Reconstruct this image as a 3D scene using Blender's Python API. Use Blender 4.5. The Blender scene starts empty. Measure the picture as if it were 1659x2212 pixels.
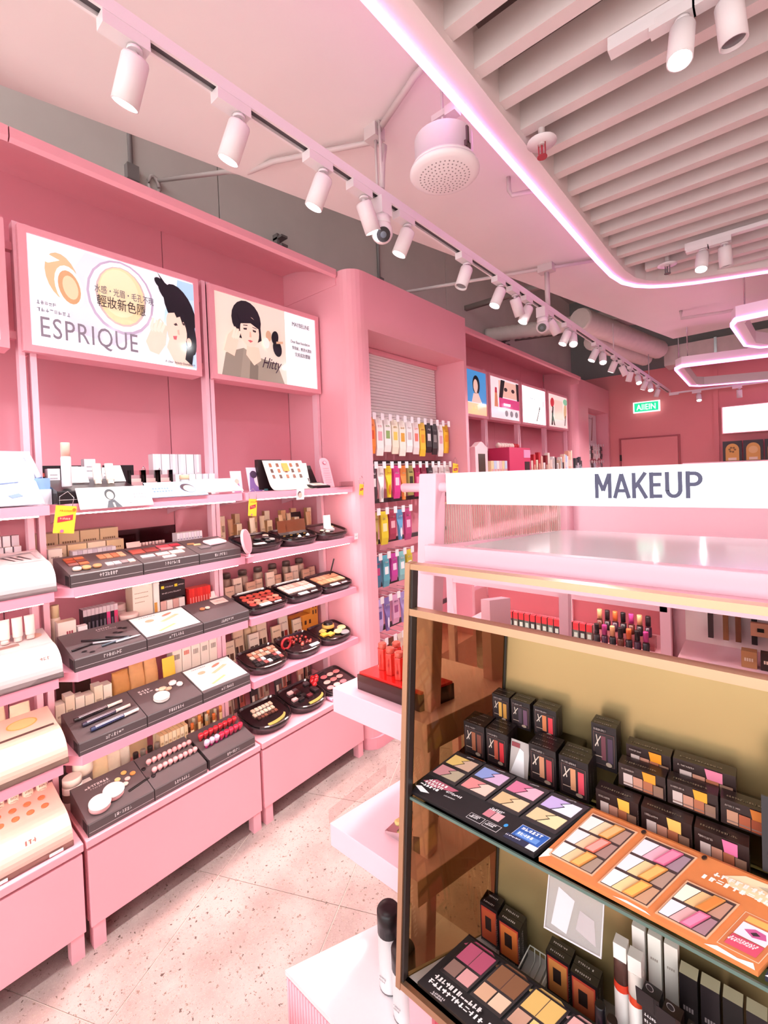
import bpy, math, random
from mathutils import Vector, Matrix, Euler

sc = bpy.context.scene
COL = sc.collection
R = math.radians

# ------------------------------------------------------------------ camera
# focal length 983 px on a 1659 x 2212 frame, principal point a little above the centre
cam_d = bpy.data.cameras.new('camera')
cam_d.sensor_fit = 'AUTO'
cam_d.sensor_width = 36.0
cam_d.lens = 983.3 / 2212 * 36.0
cam_d.shift_y = (1044.3 - 1106.0) / 2212
cam_d.clip_start = 0.02
cam = bpy.data.objects.new('camera', cam_d)
COL.objects.link(cam)
yaw, pitch, roll = R(-40.37), R(1.03), R(2.23)
_r = Vector((math.cos(yaw), -math.sin(yaw), 0)); _f = Vector((math.sin(yaw), math.cos(yaw), 0)); _d = Vector((0, 0, -1))
_f2 = _f * math.cos(pitch) + _d * math.sin(pitch)
_d2 = _d * math.cos(pitch) - _f * math.sin(pitch)
_r3 = _r * math.cos(roll) + _d2 * math.sin(roll)
_d3 = _d2 * math.cos(roll) - _r * math.sin(roll)
cam.matrix_world = Matrix(((_r3.x, -_d3.x, -_f2.x, 0), (_r3.y, -_d3.y, -_f2.y, 0), (_r3.z, -_d3.z, -_f2.z, 1.65), (0, 0, 0, 1)))
sc.camera = cam

# ------------------------------------------------------------------ light that comes in through the open shop front
world = bpy.data.worlds.new('world'); sc.world = world
world.use_nodes = True
bg = world.node_tree.nodes['Background']
bg.inputs[0].default_value = (0.95, 0.96, 0.97, 1)
bg.inputs[1].default_value = 1.35
SPOT_W = 9.5        # watts of one track spot
NEON_E = 2.1
LED_E = 18.0
LIGHTBOX_E = 1.0
sc.view_settings.view_transform = 'Standard'
sc.view_settings.look = 'None'
sc.view_settings.exposure = 1.2
sc.view_settings.gamma = 1.0
sc.view_settings.use_curve_mapping = False
sc.cycles.use_denoising = True
sc.cycles.max_bounces = 6
sc.cycles.use_adaptive_sampling = True
sc.cycles.adaptive_threshold = 0.08
sc.cycles.use_light_tree = False
sc.cycles.diffuse_bounces = 3
sc.cycles.glossy_bounces = 3
sc.cycles.transmission_bounces = 4
sc.cycles.transparent_max_bounces = 8
sc.cycles.sample_clamp_indirect = 4.0
sc.cycles.caustics_reflective = False
sc.cycles.caustics_refractive = False

# ------------------------------------------------------------------ materials
def lin(h):
    h = h.lstrip('#')
    out = []
    for i in (0, 2, 4):
        c = int(h[i:i + 2], 16) / 255
        out.append(c / 12.92 if c <= .04045 else ((c + .055) / 1.055) ** 2.4)
    return out
_M = {}
def mat(h, rough=.45, metal=0., emit=0., trans=0., coat=0., spec=.5, noise=0., nscale=40., bump=0., alpha=1., ior=1.45, emith=None):
    key = (h, rough, metal, emit, trans, coat, spec, noise, nscale, bump, alpha, ior, emith)
    if key in _M: return _M[key]
    m = bpy.data.materials.new('finish_' + h.lstrip('#'))
    m.use_nodes = True
    nt = m.node_tree; b = nt.nodes['Principled BSDF']
    c = lin(h)
    b.inputs['Base Color'].default_value = (*c, 1)
    b.inputs['Roughness'].default_value = rough
    b.inputs['Metallic'].default_value = metal
    b.inputs['Transmission Weight'].default_value = trans
    b.inputs['Coat Weight'].default_value = coat
    b.inputs['Coat Roughness'].default_value = .08
    b.inputs['Specular IOR Level'].default_value = spec
    b.inputs['IOR'].default_value = ior
    b.inputs['Alpha'].default_value = alpha
    if emit:
        b.inputs['Emission Color'].default_value = (*lin(emith or h), 1)
        b.inputs['Emission Strength'].default_value = emit
        if emit < 1.5: m.cycles.emission_sampling = 'NONE'      # faint glow: found by the rays themselves
    if noise or bump:
        tc = nt.nodes.new('ShaderNodeTexCoord'); n = nt.nodes.new('ShaderNodeTexNoise')
        n.inputs['Scale'].default_value = nscale; n.inputs['Detail'].default_value = 4
        nt.links.new(tc.outputs['Object'], n.inputs['Vector'])
        if noise:
            mx = nt.nodes.new('ShaderNodeMix'); mx.data_type = 'RGBA'
            mx.inputs['A'].default_value = (*[v * (1 - noise) for v in c], 1)
            mx.inputs['B'].default_value = (*[min(1, v * (1 + noise)) for v in c], 1)
            nt.links.new(n.outputs['Fac'], mx.inputs['Factor']); nt.links.new(mx.outputs['Result'], b.inputs['Base Color'])
        if bump:
            bp = nt.nodes.new('ShaderNodeBump'); bp.inputs['Strength'].default_value = bump; bp.inputs['Distance'].default_value = .002
            nt.links.new(n.outputs['Fac'], bp.inputs['Height']); nt.links.new(bp.outputs['Normal'], b.inputs['Normal'])
    _M[key] = m
    return m
def clear_mat(h, gloss=.12, rough=.03, name='clear'):
    """thin clear sheet: mostly see-through, with a faint mirror reflection"""
    key = ('clear', h, gloss, rough)
    if key in _M: return _M[key]
    m = bpy.data.materials.new(name + '_sheet'); m.use_nodes = True
    nt = m.node_tree; nt.nodes.clear()
    o = nt.nodes.new('ShaderNodeOutputMaterial'); mx = nt.nodes.new('ShaderNodeMixShader')
    t = nt.nodes.new('ShaderNodeBsdfTransparent'); g = nt.nodes.new('ShaderNodeBsdfGlossy')
    t.inputs[0].default_value = (*lin(h), 1); g.inputs['Roughness'].default_value = rough
    fr = nt.nodes.new('ShaderNodeLayerWeight'); fr.inputs[0].default_value = gloss
    nt.links.new(fr.outputs['Fresnel'], mx.inputs[0])
    nt.links.new(t.outputs[0], mx.inputs[1]); nt.links.new(g.outputs[0], mx.inputs[2]); nt.links.new(mx.outputs[0], o.inputs[0])
    _M[key] = m
    return m
def floor_mat():
    m = bpy.data.materials.new('terrazzo'); m.use_nodes = True
    nt = m.node_tree; b = nt.nodes['Principled BSDF']; N = nt.nodes.new; L = nt.links.new
    tc = N('ShaderNodeNewGeometry')
    def chips(scale, lo, hi, rnd=.9):
        v = N('ShaderNodeTexVoronoi'); v.inputs['Scale'].default_value = scale; v.inputs['Randomness'].default_value = 1
        nz = N('ShaderNodeTexNoise'); nz.inputs['Scale'].default_value = scale * 1.3
        mxv = N('ShaderNodeMix'); mxv.data_type = 'VECTOR'; mxv.inputs['Factor'].default_value = .02
        L(tc.outputs['Position'], nz.inputs['Vector']); L(tc.outputs['Position'], mxv.inputs['A']); L(nz.outputs['Color'], mxv.inputs['B'])
        L(mxv.outputs['Result'], v.inputs['Vector'])
        sp = N('ShaderNodeSeparateColor'); L(v.outputs['Color'], sp.inputs[0])
        thr = N('ShaderNodeMath'); thr.operation = 'MULTIPLY'; thr.inputs[1].default_value = hi; L(sp.outputs[0], thr.inputs[0])
        lt = N('ShaderNodeMath'); lt.operation = 'LESS_THAN'; L(v.outputs['Distance'], lt.inputs[0]); L(thr.outputs[0], lt.inputs[1])
        ke = N('ShaderNodeMath'); ke.operation = 'GREATER_THAN'; ke.inputs[1].default_value = lo; L(sp.outputs[1], ke.inputs[0])
        mu = N('ShaderNodeMath'); mu.operation = 'MULTIPLY'; L(lt.outputs[0], mu.inputs[0]); L(ke.outputs[0], mu.inputs[1])
        return mu.outputs[0], sp.outputs[2]
    base = N('ShaderNodeTexNoise'); base.inputs['Scale'].default_value = 5; base.inputs['Detail'].default_value = 6; L(tc.outputs['Position'], base.inputs['Vector'])
    cr = N('ShaderNodeValToRGB'); cr.color_ramp.elements[0].color = (*lin('a08b86'), 1); cr.color_ramp.elements[1].color = (*lin('c0a9a3'), 1)
    cr.color_ramp.elements[0].position = .35; cr.color_ramp.elements[1].position = .65
    L(base.outputs['Fac'], cr.inputs[0])
    col = cr.outputs[0]
    for scale, lo, hi, c0, c1 in ((330, .2, .45, 'a8948a', 'dccdc2'), (170, .55, .5, '6f5a50', 'b8a294'), (95, .78, .45, '54433c', '8d766a')):
        f, r = chips(scale, lo, hi)
        rc = N('ShaderNodeValToRGB'); rc.color_ramp.elements[0].color = (*lin(c0), 1); rc.color_ramp.elements[1].color = (*lin(c1), 1); L(r, rc.inputs[0])
        mx = N('ShaderNodeMix'); mx.data_type = 'RGBA'; L(f, mx.inputs['Factor']); L(col, mx.inputs['A']); L(rc.outputs[0], mx.inputs['B'])
        col = mx.outputs['Result']
    L(col, b.inputs['Base Color'])
    b.inputs['Roughness'].default_value = .28
    b.inputs['Specular IOR Level'].default_value = .45
    return m

PINK = mat('f8aeb9', .42, noise=.04, nscale=3, bump=.02)
PINKD = mat('f6a8b5', .42, noise=.04, nscale=3)
PINKL = mat('fbc8d4', .36, coat=.15)
PINKS = mat('f6aabd', .36, coat=.15)
PINKB = mat('f09698', .5, noise=.05, nscale=2.5, bump=.03)
WHITE = mat('f0e9e8', .4); GREYW = mat('e6ddd6', .8, noise=.12, nscale=2.2, bump=.15)
SLAB = mat('efe6e0', .75, noise=.05, nscale=2.5, bump=.12)
BLACK = mat('1a1618', .35); DARK = mat('2c2426', .4); TRAYC = mat('5b5152', .28)
GOLD = mat('c8a283', .32, metal=.8); STEEL = mat('c9c6c8', .2, metal=.9)
LED = mat('fff2f2', .5, emit=LED_E, emith='ffeae0')
ACRYL = clear_mat('f7f4f4', .12); GLASSC = clear_mat('dfeae6', .2)

# ------------------------------------------------------------------ mesh helpers
class MB:
    def __init__(s): s.v = []; s.f = []; s.m = []; s.sm = []
    def face(s, idx, m=0, sm=False): s.f.append(idx); s.m.append(m); s.sm.append(sm)
    def poly(s, pts, m=0, sm=False):
        n = len(s.v); s.v += [tuple(p) for p in pts]; s.face(tuple(range(n, n + len(pts))), m, sm); return s
    def box(s, x0, x1, y0, y1, z0, z1, m=0, T=None):
        n = len(s.v)
        P = [(x0, y0, z0), (x1, y0, z0), (x1, y1, z0), (x0, y1, z0), (x0, y0, z1), (x1, y0, z1), (x1, y1, z1), (x0, y1, z1)]
        if T is not None: P = [tuple(T @ Vector(p)) for p in P]
        s.v += P
        for q in ((0, 3, 2, 1), (4, 5, 6, 7), (0, 1, 5, 4), (1, 2, 6, 5), (2, 3, 7, 6), (3, 0, 4, 7)):
            s.face(tuple(n + i for i in q), m)
        return s
    def loft(s, rings, m=0, cap=True, close=True, sm=False):
        n = len(s.v); k = len(rings[0])
        for r in rings: s.v += [tuple(p) for p in r]
        for a in range(len(rings) - 1):
            for i in range(k if close else k - 1):
                j = (i + 1) % k
                s.face((n + a * k + i, n + a * k + j, n + (a + 1) * k + j, n + (a + 1) * k + i), m, sm)
        if cap:
            s.face(tuple(n + i for i in range(k))[::-1], m); s.face(tuple(n + (len(rings) - 1) * k + i for i in range(k)), m)
        return s
    def prism(s, pts, a, b, ax='z', m=0):
        """2-D outline pushed along an axis; ax x: pts are (y,z), y: (x,z), z: (x,y)"""
        def P(p, t): return {'x': (t, p[0], p[1]), 'y': (p[0], t, p[1]), 'z': (p[0], p[1], t)}[ax]
        return s.loft([[P(p, a) for p in pts], [P(p, b) for p in pts]], m)
    def cyl(s, p0, p1, r0, r1=None, seg=12, m=0, sm=True, cap=True):
        r1 = r0 if r1 is None else r1
        p0 = Vector(p0); p1 = Vector(p1); d = (p1 - p0).normalized()
        a = d.orthogonal().normalized(); b = d.cross(a)
        ring = lambda p, r: [p + (a * math.cos(2 * math.pi * i / seg) + b * math.sin(2 * math.pi * i / seg)) * r for i in range(seg)]
        return s.loft([ring(p0, r0), ring(p1, r1)], m, cap, sm=sm)
    def lathe(s, prof, seg=14, m=0, c=(0, 0, 0), sx=1., sy=1., sm=True, cap=True):
        rings = [[(c[0] + r * sx * math.cos(2 * math.pi * i / seg), c[1] + r * sy * math.sin(2 * math.pi * i / seg), c[2] + z) for i in range(seg)] for r, z in prof]
        return s.loft(rings, m, cap, sm=sm)
    def tube(s, path, r, seg=6, m=0):
        P = [Vector(p) for p in path]; rings = []
        up = Vector((0, 0, 1))
        for i, p in enumerate(P):
            d = ((P[min(i + 1, len(P) - 1)] - P[max(i - 1, 0)])).normalized()
            a = d.cross(up)
            if a.length < .05: a = d.cross(Vector((1, 0, 0)))
            a.normalize(); b = d.cross(a)
            rings.append([p + (a * math.cos(2 * math.pi * k / seg) + b * math.sin(2 * math.pi * k / seg)) * r for k in range(seg)])
        return s.loft(rings, m, sm=True)
    def sphere(s, c, r, seg=10, rings=7, m=0, sz=1.):
        pr = [(max(1e-4, r * math.sin(math.pi * i / rings)), -r * sz * math.cos(math.pi * i / rings)) for i in range(rings + 1)]
        return s.lathe(pr, seg, m, c)
    def mesh(s, name, mats):
        me = bpy.data.meshes.new(name); me.from_pydata(s.v, [], s.f)
        for x in (mats if isinstance(mats, (list, tuple)) else [mats]): me.materials.append(x)
        me.polygons.foreach_set('material_index', s.m); me.polygons.foreach_set('use_smooth', s.sm)
        me.update(); return me
def link(name, data, parent=None, loc=(0, 0, 0), rot=(0, 0, 0)):
    o = bpy.data.objects.new(name, data); COL.objects.link(o)
    o.location = loc; o.rotation_euler = rot
    if parent is not None: o.parent = parent
    return o
def obj(name, mb, mats, parent=None, loc=(0, 0, 0), rot=(0, 0, 0), bevel=0.):
    o = link(name, mb.mesh(name, mats), parent, loc, rot)
    if bevel:
        b = o.modifiers.new('bevel', 'BEVEL'); b.width = bevel; b.segments = 2; b.limit_method = 'ANGLE'; b.angle_limit = R(50)
    return o
LABELS = {}
def tag(o, label, cat, group=None):
    o['label'] = label; o['category'] = cat
    if group: o['group'] = group
    return o
def thing(name, label, cat, loc=(0, 0, 0), rz=0., group=None, rot=None):
    return tag(link(name, None, None, loc, rot or (0, 0, rz)), label, cat, group)
def struct(o):
    o['kind'] = 'structure'; return o
def copy_tree(o, parent=None):
    c = o.copy(); COL.objects.link(c); c.parent = parent
    for ch in o.children: copy_tree(ch, c)
    return c
ORD = ['leftmost', 'second', 'third', 'fourth', 'fifth', 'sixth', 'seventh', 'eighth', 'ninth', 'tenth', 'eleventh', 'twelfth', 'thirteenth', 'fourteenth', 'fifteenth', 'sixteenth', 'seventeenth', 'eighteenth', 'nineteenth', 'twentieth']
def nth(i, n=99): return 'rightmost' if i == n - 1 and n > 1 else ORD[i]

class Print:
    """flat print: coloured shapes in a local x-y plane, stacked a fraction of a millimetre apart"""
    def __init__(s, step=.0004): s.mb = MB(); s.cols = []; s.z = .0005; s.step = step
    def ci(s, c):
        if c not in s.cols: s.cols.append(c)
        return s.cols.index(c)
    def poly(s, pts, c): s.mb.poly([(x, y, s.z) for x, y in pts], s.ci(c)); s.z += s.step; return s
    def rect(s, x0, y0, x1, y1, c): return s.poly([(x0, y0), (x1, y0), (x1, y1), (x0, y1)], c)
    def ell(s, x, y, rx, ry, c, a=0., n=20):
        ca, sa = math.cos(R(a)), math.sin(R(a)); P = []
        for i in range(n):
            u, v = rx * math.cos(2 * math.pi * i / n), ry * math.sin(2 * math.pi * i / n)
            P.append((x + u * ca - v * sa, y + u * sa + v * ca))
        return s.poly(P, c)
    def marks(s, x, y, w, h, n, c, rnd):
        """one line of small illegible print: n little glyph-like strokes"""
        st = w / n
        for i in range(n):
            k = s.ci(c); x0 = x + i * st
            for _ in range(3):
                if rnd.random() < .5: a, b = x0 + rnd.random() * st * .5, y; q = [(a, b), (a + st * .22, b), (a + st * .22, b + h), (a, b + h)]
                else: b = y + rnd.random() * h * .8; q = [(x0, b), (x0 + st * .78, b), (x0 + st * .78, b + h * .2), (x0, b + h * .2)]
                s.mb.poly([(p, r, s.z) for p, r in q], k)
        s.z += s.step; return s
    def build(s, name, parent, loc, rot, emit=0., rough=.4):
        return obj(name, s.mb, [mat(c, rough, emit=emit) for c in s.cols], parent, loc, rot)
TEXTS = []
def text(s, size, parent, loc, rot, m, align='LEFT', name='lettering', sx=1., shear=0., space=1., ext=.0006, bold=0.):
    cu = bpy.data.curves.new(name, 'FONT'); cu.body = s; cu.size = size; cu.align_x = align; cu.extrude = ext
    cu.shear = shear; cu.offset = bold; cu.fill_mode = 'BOTH'; cu.space_character = space; cu.resolution_u = 3
    cu.materials.append(m)
    o = link(name, cu, parent, loc, rot); o.scale = (sx, 1, 1); TEXTS.append(o); return o
def finish_texts():
    bpy.context.view_layer.update(); dg = bpy.context.evaluated_depsgraph_get()
    for o in TEXTS:
        me = bpy.data.meshes.new_from_object(o.evaluated_get(dg))
        n = link('lettering', me, o.parent, o.location, o.rotation_euler); n.scale = o.scale
        bpy.data.objects.remove(o)
FX = (R(90), 0, R(90))     # print that faces +x: its x runs along +y, its y up
FY = (R(90), 0, 0)         # print that faces -y
# ================================================================== the room
XB, XU, XS, XC = -2.46, -2.15, -1.88, -1.86      # back panels, upright fronts, shelf fronts, cabinet fronts
FLOOR = floor_mat()
fl = struct(obj('floor', MB().box(-3.4, 5.2, -3.2, 9.2, -.06, -.003), mat('efdfd4', .5)))
tile_me = MB().box(-.2708, .2708, -.2708, .2708, -.0028, 0).mesh('tile', FLOOR)
_h = R(23.8); _u = Vector((math.cos(_h), math.sin(_h))); _w = Vector((-math.sin(_h), math.cos(_h)))
for i in range(-12, 22):
    for j in range(-12, 22):
        p = _u * (i * .545 + .1) + _w * (1.585 + (j + .5) * .545)
        if -2.7 < p.x < 2.6 and -.9 < p.y < 8.3: link('tile', tile_me, fl, (p.x, p.y, 0), (0, 0, _h))

# left wall: grey concrete above, pink panels behind the shelving
wl = struct(obj('wall_left', MB().box(-2.75, -2.62, -3.2, 9.2, 0, 4.5), GREYW))
for a, b in ((-3.2, .2), (.21, 1.05), (1.06, 1.568), (1.576, 3.08), (3.09, 4.2), (4.21, 5.6)):
    obj('concrete_panel', MB().box(-2.62, -2.602, a, b, 2.7, 4.5), GREYW, wl)
for a, b in ((-.32, .4), (.404, 1.134), (1.138, 1.935)):
    obj('panel', MB().box(XB - .02, XB, a, b, .02, 3.02), PINKD, wl)
for a, b in ((3.24, 4.16), (4.164, 4.93), (4.934, 5.72), (5.724, 6.5)):
    obj('panel', MB().box(XB - .02, XB, a, b, .02, 3.02), PINKD, wl)
def cornice(y0, y1):
    prof = [(-1.95, 2.885), (-1.95, 2.85), (-1.965, 2.838)]
    for i in range(9):
        t = i / 8; prof.append((-1.965 - .495 * t, 2.838 + .162 * math.sin(t * math.pi / 2) ** .9))
    prof += [(XB, 3.03), (-2.3, 3.03)]
    return MB().prism(prof, y0, y1, 'y')
tr = struct(obj('trim_1', cornice(-1.2, .398), PINK)); struct(obj('trim_2', cornice(.402, 1.93), PINK)); struct(obj('trim_3', cornice(3.24, 6.52), PINK))
# pillar with a niche
def pillar(name, y0, y1, n0, n1, ztop, nz, niche_x, x=-1.84, r=.1):
    o = struct(obj(name, MB().prism([(-2.6, y0), (x - r, y0)] + [(x - r + r * math.sin(R(a)), y0 + r - r * math.cos(R(a))) for a in range(15, 91, 15)] + [(x, n0), (-2.6, n0)], .07, ztop), PINK))
    obj('right_jamb', MB().box(-2.6, x, n1, y1, .07, ztop), PINK, o)
    obj('header', MB().box(-2.6, x, n0, n1, nz, ztop), PINK, o)
    obj('niche_back', MB().box(-2.6, niche_x, n0, n1, .07, nz), PINKD, o)
    obj('plinth', MB().prism([(-2.6, y0 + .01), (x - r, y0 + .01)] + [(x - r + .015 + r * math.sin(R(a)), y0 + r + .01 - r * math.cos(R(a))) for a in range(15, 91, 15)] + [(x + .015, y1), (-2.6, y1)], 0, .07), PINKD, o)
    obj('niche_base', MB().box(-2.6, x, n0, n1, .07, .34), PINK, o)
    return o
pil = pillar('wall_pillar_near', 1.94, 3.24, 2.07, 3.2, 2.878, 2.535, -2.14)
obj('top_filler', MB().prism([(-1.965, 2.8), (-1.965, 2.86), (-2.3, 3.0), (-2.46, 3.025), (-2.46, 2.8)], 1.934, 1.954, 'y'), PINK, pil)
pil2 = pillar('wall_pillar_far', 6.52, 8.2, 7.05, 8.12, 2.9, 2.52, -2.21, x=-2.02)
obj('top_filler', MB().prism([(-1.98, 2.8), (-1.98, 2.86), (-2.3, 3.0), (-2.46, 3.025), (-2.46, 2.8)], 6.524, 6.544, 'y'), PINK, pil2)
# roller blind in the near niche: one slat per line
bl = thing('roller_blind', 'white slatted roller blind closing the niche above the hanging sachets', 'blind', (-2.12, 2.08, 1.9))
obj('head_rail', MB().box(-.02, .03, 0, 1.11, .6, .632), PINKD, bl)
sl_me = MB().prism([(0, 0), (.005, .002), (.006, .0185), (.002, .0205), (0, .0205)], 0, 1.11, 'y').mesh('slat', mat('fbf6f2', .4))
for i in range(29): link('slat', sl_me, bl, (0, 0, i * .0218))
obj('backing', MB().box(-.006, -.001, 0, 1.11, 0, .63), mat('b8aaa6', .6), bl)
# back wall
wb = struct(obj('wall_back', MB().box(-2.75, 5.2, 8.22, 8.4, 0, 3.14), PINKB))
obj('upper_band', MB().box(-2.75, 5.2, 8.24, 8.4, 3.145, 4.5), mat('8f938f', .8), wb)
obj('pilaster', MB().box(-.62, -.56, 8.19, 8.22, 0, 3.0), PINKB, wb)
d1 = struct(obj('door_1', MB().box(-1.855, -1.07, 8.2, 8.219, 0, 2.075), PINKB))
obj('door_frame', MB().box(-1.885, -1.86, 8.195, 8.219, 0, 2.1).box(-1.065, -1.04, 8.195, 8.219, 0, 2.1).box(-1.86, -1.065, 8.195, 8.219, 2.08, 2.1), mat('b85a62', .5), d1)
obj('door_hinge', MB().box(-1.875, -1.85, 8.18, 8.2, 1.73, 1.83), BLACK, d1)
struct(obj('wall_right', MB().box(5.0, 5.2, -3.2, 8.22, 0, 4.5), PINKB))
struct(obj('ceiling', MB().box(-2.75, 5.2, -1.3, 8.4, 4.5, 4.6), mat('cdc4be', .85, noise=.1, nscale=1.5)))
# dropped white ceiling board; its edge runs askew, its opening is framed by the neon border
NEON = [(-.76, -.9), (-.76, .4), (-.755, 1.2), (-.752, 2.3), (-.752, 2.9), (-.745, 3.2), (-.72, 3.38), (-.67, 3.5), (-.6, 3.59), (-.5, 3.67), (-.36, 3.745), (-.2, 3.81), (.05, 3.9), (.6, 4.1), (1.3, 4.35), (2.6, 4.8)]
slab = MB().prism([(-2.28, -.9), (-.806, 6.04), (0.02, 6.0), (2.6, 5.9)] + NEON[::-1], 3.05, 3.12)
struct(obj('ceiling_board', slab, SLAB))
def offset_path(P, d):
    out = []
    for i, p in enumerate(P):
        a = Vector(P[max(i - 1, 0)]); b = Vector(P[min(i + 1, len(P) - 1)]); t = (b - a).normalized()
        out.append((p[0] + t.y * d, p[1] - t.x * d))
    return out
def ribbon(P, d0, d1, z0, z1, m=0, closed=False):
    A, B = offset_path(P, d0), offset_path(P, d1)
    rings = [[(a[0], a[1], z0), (b[0], b[1], z0), (b[0], b[1], z1), (a[0], a[1], z1)] for a, b in zip(A, B)]
    return MB().loft(rings, m)
nb = thing('neon_border', 'white ceiling border with a magenta neon line around the slats', 'neon light', (0, 0, 0))
obj('border_frame', ribbon(NEON, -.005, .075, 2.87, 3.05), SLAB, nb)
NEONM = mat('ffc8fb', .4, emit=NEON_E, emith='ff92ee')
obj('neon_tube', ribbon(NEON, -.016, .004, 2.858, 2.88), NEONM, nb)
# slats of the open ceiling
obj('baffle_upstand', ribbon(NEON, .05, .075, 3.05, 3.5), mat('8d827d', .8), nb)  # added above the border to keep light out of the void over the slats
struct(obj('light_baffle', MB().box(-.72, 2.6, -.93, -.9, 2.87, 3.5), mat('b8aca6', .8)))  # added out-of-view header that blocks front light from the slat sides
struct(obj('ceiling_slab', MB().prism([(2.6, -.93)] + offset_path(NEON, .05)[::-1], 3.5, 3.56), mat('9c908a', .85, noise=.15, nscale=2)))
sg = thing('slat_ceiling', 'open ceiling of painted slats inside the neon border', 'slat ceiling', (0, 0, 2.9))
SLM = mat('e3d6d2', .7, noise=.06, nscale=8, bump=.2)
for k in range(-9, 16):
    y = 1.186 + .1706 * k
    x0 = -.70
    if y > 3.3:
        for (ax, ay), (bx, by) in zip(NEON, NEON[1:]):
            if ay <= y <= by: x0 = ax + (bx - ax) * (y - ay) / (by - ay) + .12
    obj('slat', MB().box(x0, 2.5, y - .046, y, 0, .112), SLM, sg)
obj('support_bar', MB().box(-.1, -.06, -.4, 3.6, .112, .15), SLM, sg)
# services above the slats and in the ceiling void
for i, (x, z, y0, y1, r, lb) in enumerate(((-.42, 3.4, -.6, 3.2, .03, 'thin pale pipe running above the slats beside the neon border'), (.15, 3.35, -.6, 3.3, .045, 'thicker grey pipe above the slats behind the bare spotlight'))):
    tag(obj('service_pipe', MB().cyl((x, y0, z), (x, y1, z), r), mat('b9aeaa', .6)), lb, 'pipe', 'pipes above the slats')
def flex(name, path, r, lb):
    P = [Vector(p) for p in path]; mb = MB(); rings = []
    n = 0
    for a, b in zip(P, P[1:]):
        d = (b - a); L = d.length; d.normalize(); u = d.orthogonal().normalized(); w = d.cross(u); k = max(2, int(L / .035))
        for i in range(k + 1):
            rr = r * (1 + .06 * math.sin(n * math.pi)) if True else r; rr = r * (1.05 if n % 2 else .95); n += 1
            c = a + d * (L * i / k)
            rings.append([c + (u * math.cos(2 * math.pi * q / 14) + w * math.sin(2 * math.pi * q / 14)) * rr for q in range(14)])
    mb.loft(rings, sm=True)
    return tag(obj(name, mb, mat('e9dcd2', .55, noise=.1, nscale=12)), lb, 'duct')
flex('flexible_duct', [(-2.59, 5.05, 3.28), (-1.62, 5.4, 3.28)], .085, 'straight ribbed duct coming out of the grey wall')
flex('flexible_duct', [(-1.55, 5.2, 3.26), (-1.15, 7.35, 3.24)], .12, 'thick ribbed duct running to the boxed duct under the ceiling')
flex('flexible_duct', [(-1.66, 6.0, 3.2), (-1.36, 7.6, 3.2)], .1, 'thinner ribbed duct below the thick one')
bd = thing('boxed_duct', 'wrapped rectangular air duct above the back wall', 'duct', (0, 7.6, 3.0))
obj('duct_body', MB().box(-1.13, 3.0, 0, .4, .05, .32), mat('ddcdc4', .4, noise=.2, nscale=6, bump=.6), bd)
for x in (-.55, .1, .8): obj('strap', MB().box(x, x + .03, -.01, .41, .04, .33), STEEL, bd)
for x in (-.95, -.2, .5): obj('hanger_rod', MB().cyl((x, -.03, .04), (x, -.03, .75), .008), STEEL, bd)
for i, (a, b, lb) in enumerate((((-2.6, 5.9, 3.42), (-.9, 6.5, 3.42), 'thin beam crossing the ceiling void behind the ribbed ducts'), ((-2.6, 4.6, 3.5), (-1.0, 4.6, 3.5), 'steel bar in the ceiling void nearest the white board'))):
    tag(obj('ceiling_beam', MB().cyl(a, b, .035, seg=4), mat('a89a92', .6)), lb, 'beam')
tag(obj('fan_unit', MB().box(-1.62, -1.3, 5.9, 6.2, 3.38, 3.5).box(-1.7, -1.22, 5.85, 6.25, 3.36, 3.38), mat('c9b9b0', .6)), 'flat boxed fan unit hanging over the thick ribbed duct', 'fan unit')

# ------------------------------------------------------------------ conduits, track and spots
CON = mat('d5c8c4', .5)
c1 = thing('conduit', 'bent white conduit under the ceiling board feeding the track', 'conduit', (0, 0, 0))
obj('pipe_run', MB().tube([(-2.59, 1.19, 3.35), (-1.95, 1.235, 3.13), (-1.8, 1.24, 3.06), (-1.62, 1.25, 3.03), (-1.34, 1.4, 3.03), (-1.22, 1.45, 3.02), (-1.16, 1.45, 2.97), (-1.15, 1.42, 2.88), (-1.15, 1.41, 2.78)], .011, 8), CON, c1)
obj('pipe_run', MB().tube([(-1.2, 1.44, 3.03), (-.92, 1.33, 3.03), (-.8, 1.3, 3.03)], .012, 8), CON, c1)
obj('junction_box', MB().box(-1.225, -1.165, 1.4, 1.46, 3.0, 3.05).cyl((-1.19, 1.43, 2.76), (-1.19, 1.43, 3.0), .006, seg=6), CON, c1)
obj('loop', MB().tube([(-2.585, 1.165 + .03 * math.cos(a * .55), 3.31 + .05 * math.sin(a * .55)) for a in range(12)], .01, 6), CON, c1)
c2 = thing('conduit', 'straight grey conduit crossing under the far ceiling board', 'conduit', (0, 0, 0))
obj('pipe_run', MB().tube([(-2.6, 2.55, 3.02), (-1.41, 3.06, 3.03), (-.86, 3.29, 3.03)], .012, 8), CON, c2)
obj('hanger', MB().box(-1.2, -1.1, 3.13, 3.2, 3.0, 3.05).cyl((-1.15, 3.165, 2.76), (-1.15, 3.165, 3.0), .016, seg=8).cyl((-1.15, 3.2, 2.76), (-1.15, 3.2, 3.0), .007, seg=6), CON, c2)
for y, z0, lb in ((1.05, 3.26, 'thin vertical conduit on the grey wall above the larger lit poster'), (3.09, 3.28, 'thin vertical conduit on the grey wall above the niche pillar')):
    cc = thing('wall_conduit', lb, 'conduit', (-2.59, y, z0))
    obj('pipe_run', MB().cyl((0, 0, .1), (0, 0, .85), .012), mat('9a9290', .6), cc); obj('saddle_box', MB().box(-.02, .03, -.03, .03, .02, .1), mat('8c8482', .6), cc)
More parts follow.
